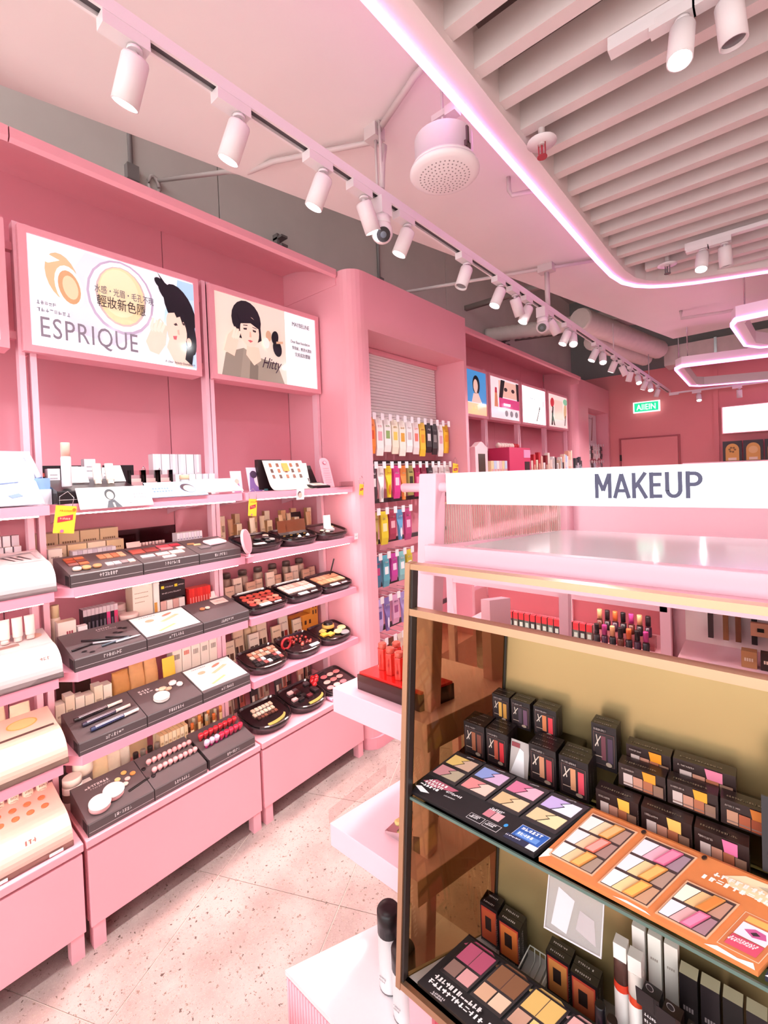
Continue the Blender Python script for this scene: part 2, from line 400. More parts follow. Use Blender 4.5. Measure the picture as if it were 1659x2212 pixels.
for y, lb in ((1.97, 'small bracket on the grey wall above the smaller lit poster'), (5.48, 'small bracket on the grey wall above the far lit posters')):
    tag(obj('wall_bracket', MB().box(-2.6, -2.55, y, y + .02, 3.22, 3.34).box(-2.6, -2.5, y, y + .05, 3.24, 3.255).box(-2.6, -2.5, y, y + .05, 3.3, 3.315), mat('7d7472', .6)), lb, 'bracket')
# long lighting track
TX, TZ = -1.15, 2.745
tk = thing('lighting_track', 'long white lighting track carrying the row of spots', 'lighting track', (TX, 0, TZ))
obj('rail', MB().box(-.02, .02, -.6, 8.1, 0, .02).box(-.02, -.012, -.6, 8.1, -.014, 0).box(.012, .02, -.6, 8.1, -.014, 0), WHITE, tk)
obj('slot', MB().box(-.012, .012, -.6, 8.1, -.004, .001), mat('5b5356', .6), tk)
for y in (.42, 1.41, 3.17, 4.9, 6.6): obj('hanger_rod', MB().cyl((0, y, .02), (0, y, .3), .006, seg=6), CON, tk)
LENS = mat('ffffff', .3, emit=40.)
LENSD = mat('6d6a6c', .2, coat=.5)
HEADM = mat('ece4e3', .4)
def spot(label, base, aim, lit=True, group='spots on the lighting tracks', power=1., size=1., along='y'):
    """track spot: adapter box on the track, stem, drum head that points along aim"""
    t = thing('track_spot', label, 'spotlight', base, 0, group)
    a = Vector(aim).normalized(); s = size
    if along == 'y': obj('adapter', MB().box(-.019, .019, -.075, .03, -.044, -.014), HEADM, t)
    else: obj('adapter', MB().box(-.075, .03, -.019, .019, -.044, -.014), HEADM, t)
    obj('stem', MB().cyl((0, 0, -.046), (0, 0, -.054), .018, seg=12).cyl((0, 0, -.054), (0, 0, -.074), .008, seg=8), HEADM, t)
    q = Vector((0, 0, -1)).rotation_difference(a).to_matrix().to_4x4(); q.translation = Vector((0, 0, -.074))
    L = .098 * s; r = .031 * s
    def tr(p): return tuple(q @ Vector(p))
    mb = MB(); n = 20
    ring = lambda rr, z: [tr((rr * math.cos(2 * math.pi * i / n), rr * math.sin(2 * math.pi * i / n), z)) for i in range(n)]
    mb.loft([ring(r * .9, .008), ring(r, .002), ring(r, -L), ring(r * .9, -L), ring(r * .84, -L + .012)], sm=True)
    obj('head', mb, HEADM, t)
    ml = MB(); ml.poly(ring(r * .83, -L + .009)[::-1]); obj('lens', ml, LENS if lit else LENSD, t)
    if lit:
        ld = bpy.data.lights.new('spot_beam', 'SPOT'); ld.energy = SPOT_W * power; ld.spot_size = R(95); ld.spot_blend = .9; ld.shadow_soft_size = .035; ld.color = (1., .97, .95)
        l = link('spot_beam', ld, t); l.matrix_local = q @ Matrix.Translation((0, 0, -L - .012))
    return t
W = (-.42, -.12, -.9)
SP = [(.488, (-.42, -.12, -.88)), (.77, (-.38, -.18, -.9)), (1.095, (-.36, -.2, -.9)), (1.3, (.05, .42, -.9)), (1.57, (-.35, -.22, -.9)), (2.06, (-.2, -.3, -.93)), (2.44, (-.25, -.35, -.9)), (2.63, (.1, .45, -.88)), (2.83, (-.3, -.3, -.9)),
      (3.2, (.3, .5, -.8)), (3.56, (-.3, -.35, -.9)), (3.68, (.2, -.55, -.8)), (4.3, (-.35, -.3, -.88)), (4.5, (.15, -.5, -.85)), (4.93, (-.4, 0, -.9)), (5.2, (.3, .3, -.9)), (5.6, (-.3, .2, -.9)), (5.95, (.2, -.5, -.85)), (6.4, (-.4, 0, -.9)), (6.65, (.15, -.5, -.85)), (7.2, (-.3, .1, -.9))]
for i, (y, a) in enumerate(SP):
    w = ORD[i] if i < 20 else 'farthest'
    lb = 'white drum spotlight on the long track, %s' % (('nearest the camera' if i == 0 else w + ' counted from the near end') if i < 20 else 'farthest from the camera')
    spot(lb, (TX, y, TZ), a, lit=i not in (5,), power=1.35 if i < 9 else 2.)
# dome cameras hanging under the track
def dome_cam(label, y, aim):
    t = thing('security_camera', label, 'security camera', (TX, y, TZ - .014))
    obj('mount', MB().box(-.03, .03, -.03, .03, -.065, 0), WHITE, t)
    obj('housing', MB().lathe([(.034, -.065), (.036, -.09), (.032, -.1)], 16).sphere((0, 0, -.125), .043, 16, 10), mat('f2ecea', .3), t)
    a = Vector(aim).normalized(); c = Vector((0, 0, -.125))
    obj('lens_window', MB().cyl(c + a * .03, c + a * .0445, .027, seg=18), mat('1d1c20', .12, coat=1.), t)
    obj('lens', MB().cyl(c + a * .0445, c + a * .0465, .012, seg=14), mat('4a4c55', .1, coat=1.), t)
dome_cam('white dome security camera between the near spots on the long track', 1.4, (.5, -.45, -.5))
dome_cam('white dome security camera farther down the long track', 3.06, (.2, -.75, -.35))
# speaker
sp_ = thing('ceiling_speaker', 'white drum loudspeaker with perforated grille hung beside the neon border', 'loudspeaker', (-.84, 1.375, 2.66))
obj('body', MB().lathe([(.108, .03), (.118, .032), (.108, .05), (.1, .05), (.1, .135), (.09, .143)], 32), WHITE, sp_)
gr = obj('grille', MB().lathe([(.118, .032), (.12, .024), (.112, .016), (.1, .012), (.02, .004)], 32), WHITE, sp_)
hb = MB()
for rr, n in ((.0, 1), (.014, 6), (.028, 12), (.042, 18), (.056, 24), (.07, 30), (.084, 36)):
    for i in range(n):
        a = 2 * math.pi * i / n + rr * 9
        z = .004 + (rr - .02) * .1 if rr > .02 else .004
        hb.cyl((rr * math.cos(a), rr * math.sin(a), z - .0012), (rr * math.cos(a), rr * math.sin(a), z + .004), .0027, seg=6)
ho = obj('holes', hb, mat('9a8f8f', .7), gr); ho['kind'] = 'stuff'
obj('hanger_rod', MB().cyl((0, 0, .14), (0, 0, .4), .005, seg=8).cyl((-.03, .01, .14), (-.02, .0, .24), .003, seg=6), CON, sp_)
obj('clamp', MB().box(-.04, .05, -.01, .01, .215, .235).box(.02, .06, -.02, .02, .2, .23), CON, sp_)
obj('terminal_block', MB().box(.094, .104, -.028, .0, .055, .075).box(.098, .104, -.02, -.008, .07, .125), mat('5c4348', .5), sp_)
def sprinkler(label, x, y, z, flip=0, red=True):
    t = thing('sprinkler', label, 'sprinkler', (x, y, z))
    obj('pipe', MB().cyl((0, 0, .0), (0, 0, .25), .012), CON, t)
    obj('escutcheon', MB().lathe([(.012, .03), (.052, .012), (.053, .009), (.012, .008)], 20), WHITE, t)
    obj('bulb_frame', MB().cyl((.012, 0, -.04), (.012, 0, .01), .0028, seg=6).cyl((-.012, 0, -.04), (-.012, 0, .01), .0028, seg=6).cyl((0, 0, -.035), (0, 0, .01), .004, seg=6).cyl((0, 0, -.044), (0, 0, -.04), .018, seg=12), mat('a8323e' if red else '6d6264', .4), t)
sprinkler('red glass sprinkler under a round white plate beside the neon border', -.62, 1.7, 2.84)
sprinkler('small dark sprinkler near the curved corner of the neon border', -.46, 3.3, 2.86, red=False)
tag(obj('pipe_stub', MB().tube([(-.93, 2.1, 3.05), (-.93, 2.1, 2.99), (-.92, 2.11, 2.965), (-.8, 2.16, 2.965)], .011, 8), CON), 'short bent pipe stub under the ceiling board beside the neon line', 'pipe')
tag(obj('pipe_stub', MB().tube([(-.6, 5.0, 3.05), (-.6, 5.0, 2.98), (-.3, 5.05, 2.97), (.3, 5.1, 2.97)], .014, 8), CON), 'white pipe stub under the far ceiling board near the neon pendants', 'pipe')
# short tracks under the slats
def short_track(label, x0, x1, y, z):
    t = thing('lighting_track', label, 'lighting track', (x0, y, z))
    obj('rail', MB().box(0, x1 - x0, -.018, .018, 0, .022), WHITE, t); obj('connector', MB().box(.0, .12, -.02, .02, -.018, 0), WHITE, t)
short_track('short white track under the nearest slats', -.34, 1.2, 1.5, 2.876)
spot('bare spotlight shining at the camera from the short track under the slats', (-.16, 1.5, 2.89), (-.05, -.25, -.95), power=1.6, along='x')
spot('white drum spotlight turned away beside the bare one under the slats', (-.06, 1.5, 2.89), (.08, .1, -.98), lit=False, along='x')
short_track('short white track under the farther slats', -.35, 1.2, 3.15, 2.876)
spot('lit spotlight on the farther short track under the slats', (-.27, 3.15, 2.89), (-.05, -.35, -.93), power=1.6, along='x')
spot('white drum spotlight turned away on the farther short track', (-.17, 3.15, 2.89), (.05, .1, -.98), lit=False, along='x')
for i, x in enumerate((.45, .9, 1.5)):  # extra lit spots outside the view, added to light counter and floor
    spot('added out-of-view spotlight over the makeup counter, %s from the slatted corner' % nth(i), (x, 1.5, 2.89), (-.1 + .1 * i, -.35, -.93), power=1.5, along='x')
# far cross track with bare lamps
short_track('cross track along the back wall below the neon pendants', -1.1, 1.6, 7.75, 2.66)
spot('lit round spotlight on the cross track beside the exit sign', (-.75, 7.75, 2.674), (.1, -.5, -.85), along='x', power=1.5)
spot('white drum spotlight on the cross track above the back light box', (-.3, 7.75, 2.674), (0, .2, -.95), lit=False, along='x')
# neon pendants
def pendant(label, P, z):
    t = thing('neon_pendant', label, 'neon light', (P[0][0], P[0][1], z))
    Q = [(p[0] - P[0][0], p[1] - P[0][1]) for p in P]; n = len(Q)
    def ring(d):
        out = []
        for i in range(n):
            a, b, c = Vector(Q[i - 1]), Vector(Q[i]), Vector(Q[(i + 1) % n])
            n1 = (b - a).normalized(); n2 = (c - b).normalized(); n1 = Vector((n1.y, -n1.x)); n2 = Vector((n2.y, -n2.x)); m = (n1 + n2).normalized()
            out.append(b + m * d / max(.3, m.dot(n1)))
        return out
    def band(d0, d1, z0, z1, mt, nm):
        A, B = ring(d0), ring(d1); mb = MB()
        rings = [[(*a, z0), (*b, z0), (*b, z1), (*a, z1)] for a, b in zip(A, B)]; rings.append(rings[0]); mb.loft(rings, cap=False); obj(nm, mb, mt, t)
    band(0, .075, 0, .1, WHITE, 'frame'); band(-.009, .009, -.01, .02, NEONM, 'neon_tube')
    for i in (0, n - 1): obj('hanger_wire', MB().cyl((Q[i][0] + .05, Q[i][1] + .03, .1), (Q[i][0] + .05, Q[i][1] + .03, 1.05), .005, seg=6), STEEL, t)
pendant('nearer neon pendant frame hanging at the right edge', [(-.17, 4.12), (-.2, 4.25), (-.15, 5.05), (-.05, 5.25), (.9, 5.65), (1.3, 5.3), (1.2, 4.4), (.9, 4.05)], 2.65)
pendant('farther neon pendant frame hanging before the back wall', [(-.68, 5.6), (-.75, 5.72), (-.77, 7.05), (-.68, 7.2), (.6, 7.72), (1.4, 7.3), (1.4, 6.5), (.8, 5.95)], 2.65)
# exit sign
ex = thing('exit_sign', 'green lit exit sign on the back wall above the door', 'exit sign', (-1.47, 8.15, 2.565))
obj('housing', MB().box(-.185, .185, 0, .04, -.085, .085), mat('e8f0ea', .4, emit=.5), ex)
obj('face', MB().box(-.165, .165, -.004, 0, -.067, .067), mat('19a877', .4, emit=.75, emith='10b47c'), ex)
text('AIIEIN', .125, ex, (0, -.005, -.043), FY, mat('ffffff', .4, emit=1.1), 'CENTER', sx=.8)
# ================================================================== wall shelving
ZS = [.40, .695, .995, 1.295, 1.592]
def base_cabinet(label, y0, y1, x=XC):
    t = thing('base_cabinet', label, 'cabinet', (x, y0, 0)); w = y1 - y0
    obj('worktop', MB().box(-.58, 0, .002, w - .002, .372, .40), PINK, t, bevel=.003)
    obj('front_panel', MB().box(-.03, -.004, .006, w - .006, .085, .362), PINK, t, bevel=.002)
    obj('carcass', MB().box(-.57, -.032, .004, w - .004, .095, .37), PINKD, t)
    for yy in (.012, w - .052):
        for xx in (-.05, -.55): obj('leg', MB().box(xx, xx + .042, yy, yy + .04, 0, .095), PINK, t)
    return t
base_cabinet('pink base cabinet at the left edge below the domed testers', -.25, .488)
base_cabinet('pink base cabinet under the long grey tester trays', .492, 1.216)
base_cabinet('pink base cabinet nearest the niche pillar', 1.22, 1.925)
def shelf_bay(label, y0, y1, zs=ZS[1:], chamfer=False, up=(True, True), led=True):
    t = thing('shelving_bay', label, 'shelving', (0, y0, ZS[0] if zs[0] < 1 else 0)); w = y1 - y0; zb = t.location.z
    for s, on in zip((0, 1), up):
        if on:
            a = 0 if s == 0 else w - .02
            obj('upright', MB().box(XU - .045, XU, a, a + .02, 0, 2.66 - zb), PINKL, t)
    for k, z in enumerate(zs):
        z -= zb
        pts = [(XS, .03 if chamfer else 0), (XS, w - .012), (-2.42, w - .012), (-2.42, .02), (XS - .07, .02) if not chamfer else (-2.42, -.02), (XS - .07, -.02) if chamfer else (XS - .02, 0)]
        s = obj('shelf', MB().prism(pts, z - .034, z), PINKS, t)
        if led: obj('led_strip', MB().box(XS - .03, XS - .016, .04, w - .04, z - .039, z - .0345), LED, s)
        for yy in (.1, w - .12): obj('bracket', MB().prism([(XS - .08, z - .034), (XS - .16, z - .05), (-2.3, z - .075), (-2.42, z - .1), (-2.42, z - .034)], yy, yy + .004, 'y'), PINKL, t)
    return t
shelf_bay('pink lit shelving at the left edge holding domed testers', -.25, .455)
shelf_bay('pink lit shelving in the middle holding grey tester trays', .47, 1.2, chamfer=True)
shelf_bay('pink lit shelving beside the pillar holding black oval trays', 1.205, 1.935)
for i, (a, b) in enumerate(((3.26, 4.13), (4.14, 4.9), (4.92, 5.7), (5.72, 6.5))):
    shelf_bay('far pink shelving behind the pillar, %s of four' % nth(i, 4), a, b, zs=[.7, 1.1, 1.592])

# ------------------------------------------------------------------ lit posters
def lightbox(label, y0, y1, z0, z1, x=-2.12, fr=.026, d=.1):
    t = thing('light_box', label, 'light box', (x, y0, z0)); w, h = y1 - y0, z1 - z0
    obj('frame', MB().box(-d, 0, 0, w, 0, fr).box(-d, 0, 0, w, h - fr, h).box(-d, 0, 0, fr, fr, h - fr).box(-d, 0, w - fr, w, fr, h - fr).box(-d, -d + .01, fr, w - fr, fr, h - fr), PINK, t)
    obj('lit_panel', MB().box(-.03, -.008, fr, w - fr, fr, h - fr), mat('ffffff', .08, emit=LIGHTBOX_E, emith='fff8fa'), t)
    for zz in (.05, h - .09): obj('mounting_arm', MB().box(-d + .02, -d + .05, -.035, 0, zz, zz + .03), PINK, t)
    return t, w - 2 * fr, h - 2 * fr, (-.007, fr, fr)
def poster(t, P, loc, emit=LIGHTBOX_E * .26, rot=FX): return P.build('poster_print', t, loc, rot, emit, .12)
INK = mat('5a5560', .4, emit=.25); SKIN = 'f3cfbd'; HAIR = '1d1a22'
rnd = random.Random(3)
t, w, h, o = lightbox('large lit poster of a face powder compact and a reclining dark-haired woman', .445, 1.148, 2.17, 2.645)
P = Print()
def U(u, v): return (u * w, v * h)
def pl(pts, c): P.poly([U(*p) for p in pts], c)
def el(u, v, ru, rv, c, a=0): P.ell(u * w, v * h, ru * w, rv * h, c, a)
pl([(.0, .0), (1, 0), (1, 1), (0, 1)], 'f7f3f9')
pl([(.02, .38), (.3, .6), (.34, .98), (.02, .98)], 'eee6f3'); pl([(.2, .2), (.45, .12), (.62, .3), (.6, .95), (.3, .98), (.16, .6)], 'e4dcea')
el(.17, .68, .085, .22, 'd9b48c', 12); el(.205, .6, .075, .2, 'f3ece6', 10); el(.205, .6, .058, .155, 'c99d75', 10); el(.21, .6, .04, .11, 'e6c9a6', 10)
pl([(.05, .8), (.1, .86), (.16, .83), (.1, .78)], 'ffffff')
el(.5, .62, .205, .37, 'b9a9c0'); el(.5, .625, .19, .345, 'fbf8fb'); el(.5, .63, .155, .3, 'c9b4b0'); el(.5, .635, .142, .285, 'f2d3a6'); el(.49, .66, .12, .24, 'f7ddb6')
pl([(.74, .02), (1, .02), (1, .98), (.9, .98), (.78, .6)], 'bcdcf2'); pl([(.86, .75), (1, .8), (1, .98), (.88, .98)], 'a9d0ee')
pl([(.66, .02), (.72, .3), (.78, .34), (.9, .2), (.97, .02)], 'f4f2f7')
el(.89, .66, .1, .27, HAIR, 24); el(.955, .42, .045, .26, HAIR, 8); el(.8, .8, .045, .13, HAIR, 35); el(.76, .88, .03, .08, HAIR, 50)
pl([(.71, .93), (.78, .86), (.8, .8), (.76, .84)], HAIR); pl([(.735, 1.0), (.79, .9), (.81, .86), (.77, .9)], HAIR)
el(.858, .43, .07, .19, SKIN, 14); el(.84, .36, .05, .13, SKIN, 10); pl([(.8, .58), (.83, .66), (.9, .66), (.94, .5), (.918, .54), (.9, .5), (.885, .57), (.86, .55), (.845, .6)], HAIR)
pl([(.8, .3), (.92, .22), (.97, .02), (.84, .02), (.78, .2)], SKIN); el(.945, .3, .018, .05, 'eebfae'); pl([(.93, .26), (.98, .22), (.96, .04), (.91, .1)], HAIR)
pl([(.835, .47), (.855, .49), (.865, .465), (.845, .455)], '4a3a3c'); pl([(.895, .5), (.915, .51), (.925, .485), (.905, .48)], '4a3a3c'); pl([(.86, .41), (.872, .42), (.876, .36), (.862, .365)], 'e2ad9c'); pl([(.826, .335), (.856, .345), (.85, .3), (.832, .3)], 'c9656c')
pl([(.635, .22), (.69, .42), (.74, .5), (.79, .42), (.77, .22), (.72, .1), (.66, .12)], SKIN)
for k in range(4): pl([(.665 + k * .022, .36), (.685 + k * .026, .5 - k * .015), (.7 + k * .026, .49 - k * .015), (.685 + k * .022, .34)], 'f8dccd'); pl([(.68 + k * .027, .485 - k * .015), (.687 + k * .027, .51 - k * .015), (.697 + k * .027, .485 - k * .015)], 'f3e9ea')
poster(t, P, o)
pr = Print(); pr.marks(.03 * w, .375 * h, .1 * w, .035 * h, 5, '8b8690', rnd); pr.marks(.03 * w, .31 * h, .17 * w, .035 * h, 8, '8b8690', rnd); pr.build('small_print', t, (o[0] + .012, o[1], o[2]), FX, .3)
text('ESPRIQUE', .112, t, (o[0] + .014, .026 + .035 * w, .026 + .085 * h), FX, mat('8c8490', .4, emit=.12), sx=.68, space=1.1)
text('水感・光眉・毛孔不現', .036, t, (o[0] + .014, .026 + .335 * w, .026 + .62 * h), FX, INK, sx=.66)
text('輕妝新色隱', .054, t, (o[0] + .014, .026 + .345 * w, .026 + .49 * h), FX, mat('3a2f33', .4), sx=.72)
text('A clear beauty foundation', .017, t, (o[0] + .014, .026 + .76 * w, .026 + .035 * h), FX, INK, sx=.8, shear=.3)

t, w, h, o = lightbox('smaller lit poster of a short-haired woman on beige beside white text', 1.205, 1.925, 2.17, 2.645)
P = Print()
pl([(0, 0), (.66, 0), (.66, 1), (0, 1)], 'e4d3c4'); pl([(.66, 0), (1, 0), (1, 1), (.66, 1)], 'fafafd')
pl([(.04, .0), (.08, .28), (.24, .38), (.3, .0)], '8f8478'); pl([(.24, .38), (.36, .3), (.56, .26), (.63, .0), (.2, .0)], '9a8e80'); pl([(.3, .3), (.37, .18), (.36, 0), (.28, 0)], '7c7166')
pl([(.27, .42), (.38, .42), (.4, .26), (.33, .18), (.26, .3)], 'ecc8b2')
el(.275, .74, .135, .24, HAIR); pl([(.15, .72), (.4, .78), (.41, .52), (.37, .48), (.18, .5)], HAIR)
el(.3, .6, .088, .195, SKIN); pl([(.19, .78), (.3, .8), (.4, .72), (.38, .66), (.31, .71), (.22, .68)], HAIR)
pl([(.24, .63), (.275, .64), (.272, .615), (.245, .61)], '3a3033'); pl([(.325, .635), (.36, .63), (.355, .605), (.33, .61)], '3a3033'); pl([(.24, .67), (.28, .678), (.28, .665), (.24, .66)], '4a3f40'); pl([(.325, .67), (.365, .66), (.365, .65), (.325, .66)], '4a3f40')
pl([(.298, .6), (.308, .6), (.312, .53), (.292, .53)], 'e0ad98'); pl([(.275, .485), (.3, .495), (.325, .485), (.3, .46)], 'c65f63')
pl([(.06, .3), (.1, .5), (.16, .6), (.2, .6), (.19, .45), (.15, .25)], 'efc9b4')
for k in range(3): pl([(.13 + k * .02, .48), (.16 + k * .02, .62 - k * .02), (.175 + k * .02, .61 - k * .02), (.15 + k * .02, .46)], 'f5d8c6')
el(.54, .6, .035, .09, HAIR, -12); el(.56, .46, .045, .11, HAIR, 8); el(.475, .6, .028, .07, 'c9a184'); pl([(.55, .55), (.62, .57), (.62, .54), (.55, .52)], 'c9a184'); el(.45, .5, .03, .07, 'f0e4dc')
poster(t, P, o)
text('MAYBELINE', .034, t, (o[0] + .014, .026 + .72 * w, .026 + .82 * h), FX, INK, sx=.75)
text('Dear Base foundation', .024, t, (o[0] + .014, .026 + .70 * w, .026 + .585 * h), FX, INK, sx=.68)
text('零瑕疵、輕透水潤妝', .022, t, (o[0] + .014, .026 + .71 * w, .026 + .5 * h), FX, INK, sx=.75)
text('完美底妝體驗', .026, t, (o[0] + .014, .026 + .74 * w, .026 + .41 * h), FX, INK, sx=.75)
text('Hitty', .085, t, (o[0] + .014, .026 + .39 * w, .026 + .17 * h), FX, mat('4a3a4a', .4), sx=.7, shear=.5)
tag_box, w, h, o = lightbox('edge of a lit poster cut off by the left edge of the picture', -.28, .405, 2.17, 2.645)
P = Print(); pl([(0, 0), (1, 0), (1, 1), (0, 1)], 'f7eaf0'); el(.5, .5, .25, .35, 'f0c9cf'); poster(tag_box, P, o)
# far posters
def far_box(label, y0, y1): return lightbox(label, y0, y1, 2.165, 2.635)
t, w, h, o = far_box('far lit poster of a woman on a blue ground with a yellow foot', 3.5, 4.135); P = Print()
pl([(0, 0), (1, 0), (1, 1), (0, 1)], 'fdf6ee'); pl([(.1, .28), (1, .28), (1, 1), (.1, 1)], '4f9fe0'); pl([(0, .0), (1, 0), (1, .26), (0, .26)], 'fbdca2'); pl([(.0, .45), (.2, .45), (.2, .7), (0, .7)], 'eef2f6')
el(.66, .68, .12, .22, HAIR); el(.64, .66, .075, .15, SKIN); pl([(.5, .28), (.56, .48), (.72, .5), (.84, .28)], 'f5d3c4'); pl([(.6, .5), (.68, .5), (.68, .6), (.6, .6)], SKIN); poster(t, P, o)
text('LUI', .06, t, (o[0] + .014, .026 + .5 * w, .026 + .1 * h), FX, mat('f0a860', .4, emit=.6))
t, w, h, o = far_box('far lit poster of dark eyes above a magenta band', 4.17, 4.9); P = Print()
pl([(0, 0), (1, 0), (1, 1), (0, 1)], 'fbf3f6'); pl([(.28, .55), (1, .55), (1, .95), (.28, .95)], 'f0c6b4'); pl([(.28, .5), (.36, .97), (.5, .97), (.4, .5)], HAIR); pl([(.9, .97), (1, .97), (1, .5), (.93, .5)], HAIR)
el(.52, .75, .06, .05, '3b2a2e'); el(.78, .75, .06, .05, '3b2a2e'); pl([(.28, .28), (1, .28), (1, .52), (.28, .52)], 'd94a86'); pl([(.12, .28), (.24, .28), (.22, .62), (.14, .62)], 'd98d6a'); pl([(.14, .62), (.22, .62), (.21, .75), (.15, .75)], 'c83c4f')
for k in range(3): el(.52 + k * .18, .15, .055, .08, '8e8a90')
poster(t, P, o); text('BROW EXPERT', .035, t, (o[0] + .014, .026 + .4 * w, .026 + .33 * h), FX, mat('ffffff', .4, emit=1), sx=.7)
t, w, h, o = far_box('far lit white poster with a slim brush and grey text', 4.935, 5.68); P = Print()
pl([(.58, .08), (.62, .08), (.74, .42), (.71, .42)], '5d4a48'); pl([(.9, .5), (.93, .5), (.93, .7), (.9, .7)], 'e0a9b8'); pl([(.7, .42), (.76, .42), (.75, .52), (.72, .5)], '2e2628')
P.marks(.1 * w, .5 * h, .3 * w, .03 * h, 8, 'b9c3d8', rnd); P.marks(.35 * w, .68 * h, .25 * w, .05 * h, 5, '6b6f80', rnd); poster(t, P, o)
t, w, h, o = far_box('far lit poster with a red brush on peach next to the far pillar', 5.74, 6.48); P = Print()
pl([(0, 0), (1, 0), (1, 1), (0, 1)], 'fdeee6'); pl([(.3, .25), (.75, .25), (.75, .85), (.3, .85)], 'f8dccd'); el(.2, .75, .1, .14, 'c93a45', 20); pl([(.12, .05), (.2, .05), (.26, .62), (.2, .64)], '35282c'); pl([(.26, .05), (.32, .05), (.18, .5), (.15, .45)], '35282c'); el(.88, .55, .08, .25, 'd7b98a', -10); el(.9, .85, .12, .1, '7fd0a8'); pl([(.82, .08), (.86, .08), (.92, .4), (.88, .42)], '35282c'); poster(t, P, o)
# light box and boxes against the back wall
t = thing('light_box', 'wide white lit panel with pale pink print on the back wall', 'light box', (-.52, 8.1, 2.05))
obj('frame', MB().box(0, 2.2, 0, .1, 0, .385), PINK, t); obj('lit_panel', MB().box(.015, 2.185, -.012, 0, .012, .373), mat('ffffff', .1, emit=LIGHTBOX_E, emith='fff6f6'), t)
P = Print()
for k in range(4): P.marks(.1 + .3 * k, .26, .22, .03, 7, 'f4b8c4', rnd); P.marks(.08 + .3 * k, .16, .24, .02, 9, 'f6c9d0', rnd); P.ell(.18 + .3 * k, .07, .05, .02, 'f8d3da')
P.build('poster_print', t, (.015, -.014, .012), FY, .9)
bs = thing('back_shelf', 'pink shelf under the lit panel on the back wall', 'shelf', (-.56, 7.9, 1.6))
obj('board', MB().box(0, 2.2, 0, .28, 0, .035), PINKD, bs)
for i in range(4):
    b = thing('gift_box', '%s black gift box with a golden arch on the back shelf' % nth(i, 4), 'box', (-.40 + i * .225, 7.93, 1.635), 0, 'black gift boxes on the back shelf')
    obj('carton', MB().box(-.105, .105, 0, .1, 0, .3), mat('3a3336', .4), b)
    q = Print(); q.poly([(-.075, .03), (.075, .03), (.075, .16)] + [(.075 * math.cos(R(a)), .18 + .085 * math.sin(R(a))) for a in range(0, 181, 15)] + [(-.075, .16)], 'e9b85f'); q.ell(0, .17, .05, .05, 'f4d28c') if i else [q.ell(.03 * math.cos(a), .18 + .03 * math.sin(a), .014, .014, '8d6a34', n=8) for a in range(6)]
    q.rect(-.045, .035, .045, .07, 'fff2d8'); q.build('arch_print', b, (0, -.001, 0), FY)
# ================================================================== makeup island
isl = thing('display_island', 'pink island frame that carries the lit makeup sign and the fluted glass', 'display stand', (0, 0, 0))
def leg_post(x_top, x_bot, y, zt, zb, w=.052, d=.05):
    return MB().loft([[(x_bot - w / 2, y, zb), (x_bot + w / 2, y, zb), (x_bot + w / 2, y + d, zb), (x_bot - w / 2, y + d, zb)], [(x_top - w / 2, y, zt), (x_top + w / 2, y, zt), (x_top + w / 2, y + d, zt), (x_top - w / 2, y + d, zt)]])
obj('post', leg_post(-.698, -.80, 1.0, 1.65, .16, .056), PINKL, isl, bevel=.004)
obj('post', leg_post(1.45, 1.55, 1.0, 1.65, .16, .056), PINKL, isl, bevel=.004)
obj('post', leg_post(-.515, -.54, 1.49, 1.6, 0, .03, .03), PINKL, isl)
obj('post', leg_post(1.25, 1.3, 1.49, 1.6, 0, .03, .03), PINKL, isl)
obj('cross_rod', MB().cyl((-.80, 1.025, 1.612), (-.62, 1.025, 1.612), .0125, seg=16), PINKL, isl)
obj('cross_rod', MB().cyl((1.35, 1.025, 1.612), (1.56, 1.025, 1.612), .0125, seg=16), PINKL, isl)
obj('front_board', MB().box(-.668, 1.45, .93, .96, 1.428, 1.471), PINKL, isl, bevel=.003)
obj('rear_rail', MB().box(-.535, 1.28, 1.46, 1.49, 1.402, 1.442), PINKL, isl, bevel=.003)
obj('side_board', MB().prism([(-.72, 1.05), (-.692, 1.05), (-.51, 1.46), (-.538, 1.46)], 1.4, 1.452), PINKL, isl)
obj('tray_base', MB().prism([(-.668, .96), (1.42, .96), (1.25, 1.46), (-.515, 1.46), (-.69, 1.06)], 1.41, 1.43), PINKL, isl)
obj('glass_top', MB().prism([(-.64, .962), (1.4, .962), (1.24, 1.458), (-.5, 1.458)], 1.452, 1.456), mat('c9c3c8', .12, coat=.6), isl)
obj('lower_beam', MB().box(-.66, 1.4, .9, .93, 1.405, 1.43), PINKL, isl)
def sheer(ht, hd, fac):
    m = bpy.data.materials.new('sheer_glass'); m.use_nodes = True; nt = m.node_tree; nt.nodes.clear()
    o = nt.nodes.new('ShaderNodeOutputMaterial'); mx = nt.nodes.new('ShaderNodeMixShader'); t = nt.nodes.new('ShaderNodeBsdfTransparent'); g = nt.nodes.new('ShaderNodeBsdfPrincipled')
    t.inputs[0].default_value = (*lin(ht), 1); g.inputs['Base Color'].default_value = (*lin(hd), 1); g.inputs['Roughness'].default_value = .15; mx.inputs[0].default_value = fac
    nt.links.new(t.outputs[0], mx.inputs[1]); nt.links.new(g.outputs[0], mx.inputs[2]); nt.links.new(mx.outputs[0], o.inputs[0]); return m
fg = obj('fluted_glass', MB().prism([(-.7, 1.052), (-.696, 1.052), (-.512, 1.462), (-.516, 1.462)], 1.453, 1.565), clear_mat('ffffff', .1), isl)
rb = MB()
for i in range(58):
    t_ = i / 57; x, y = -.7 + .186 * t_, 1.054 + .406 * t_
    rb.cyl((x, y, 1.453), (x, y, 1.566), .0027, seg=6, cap=False)
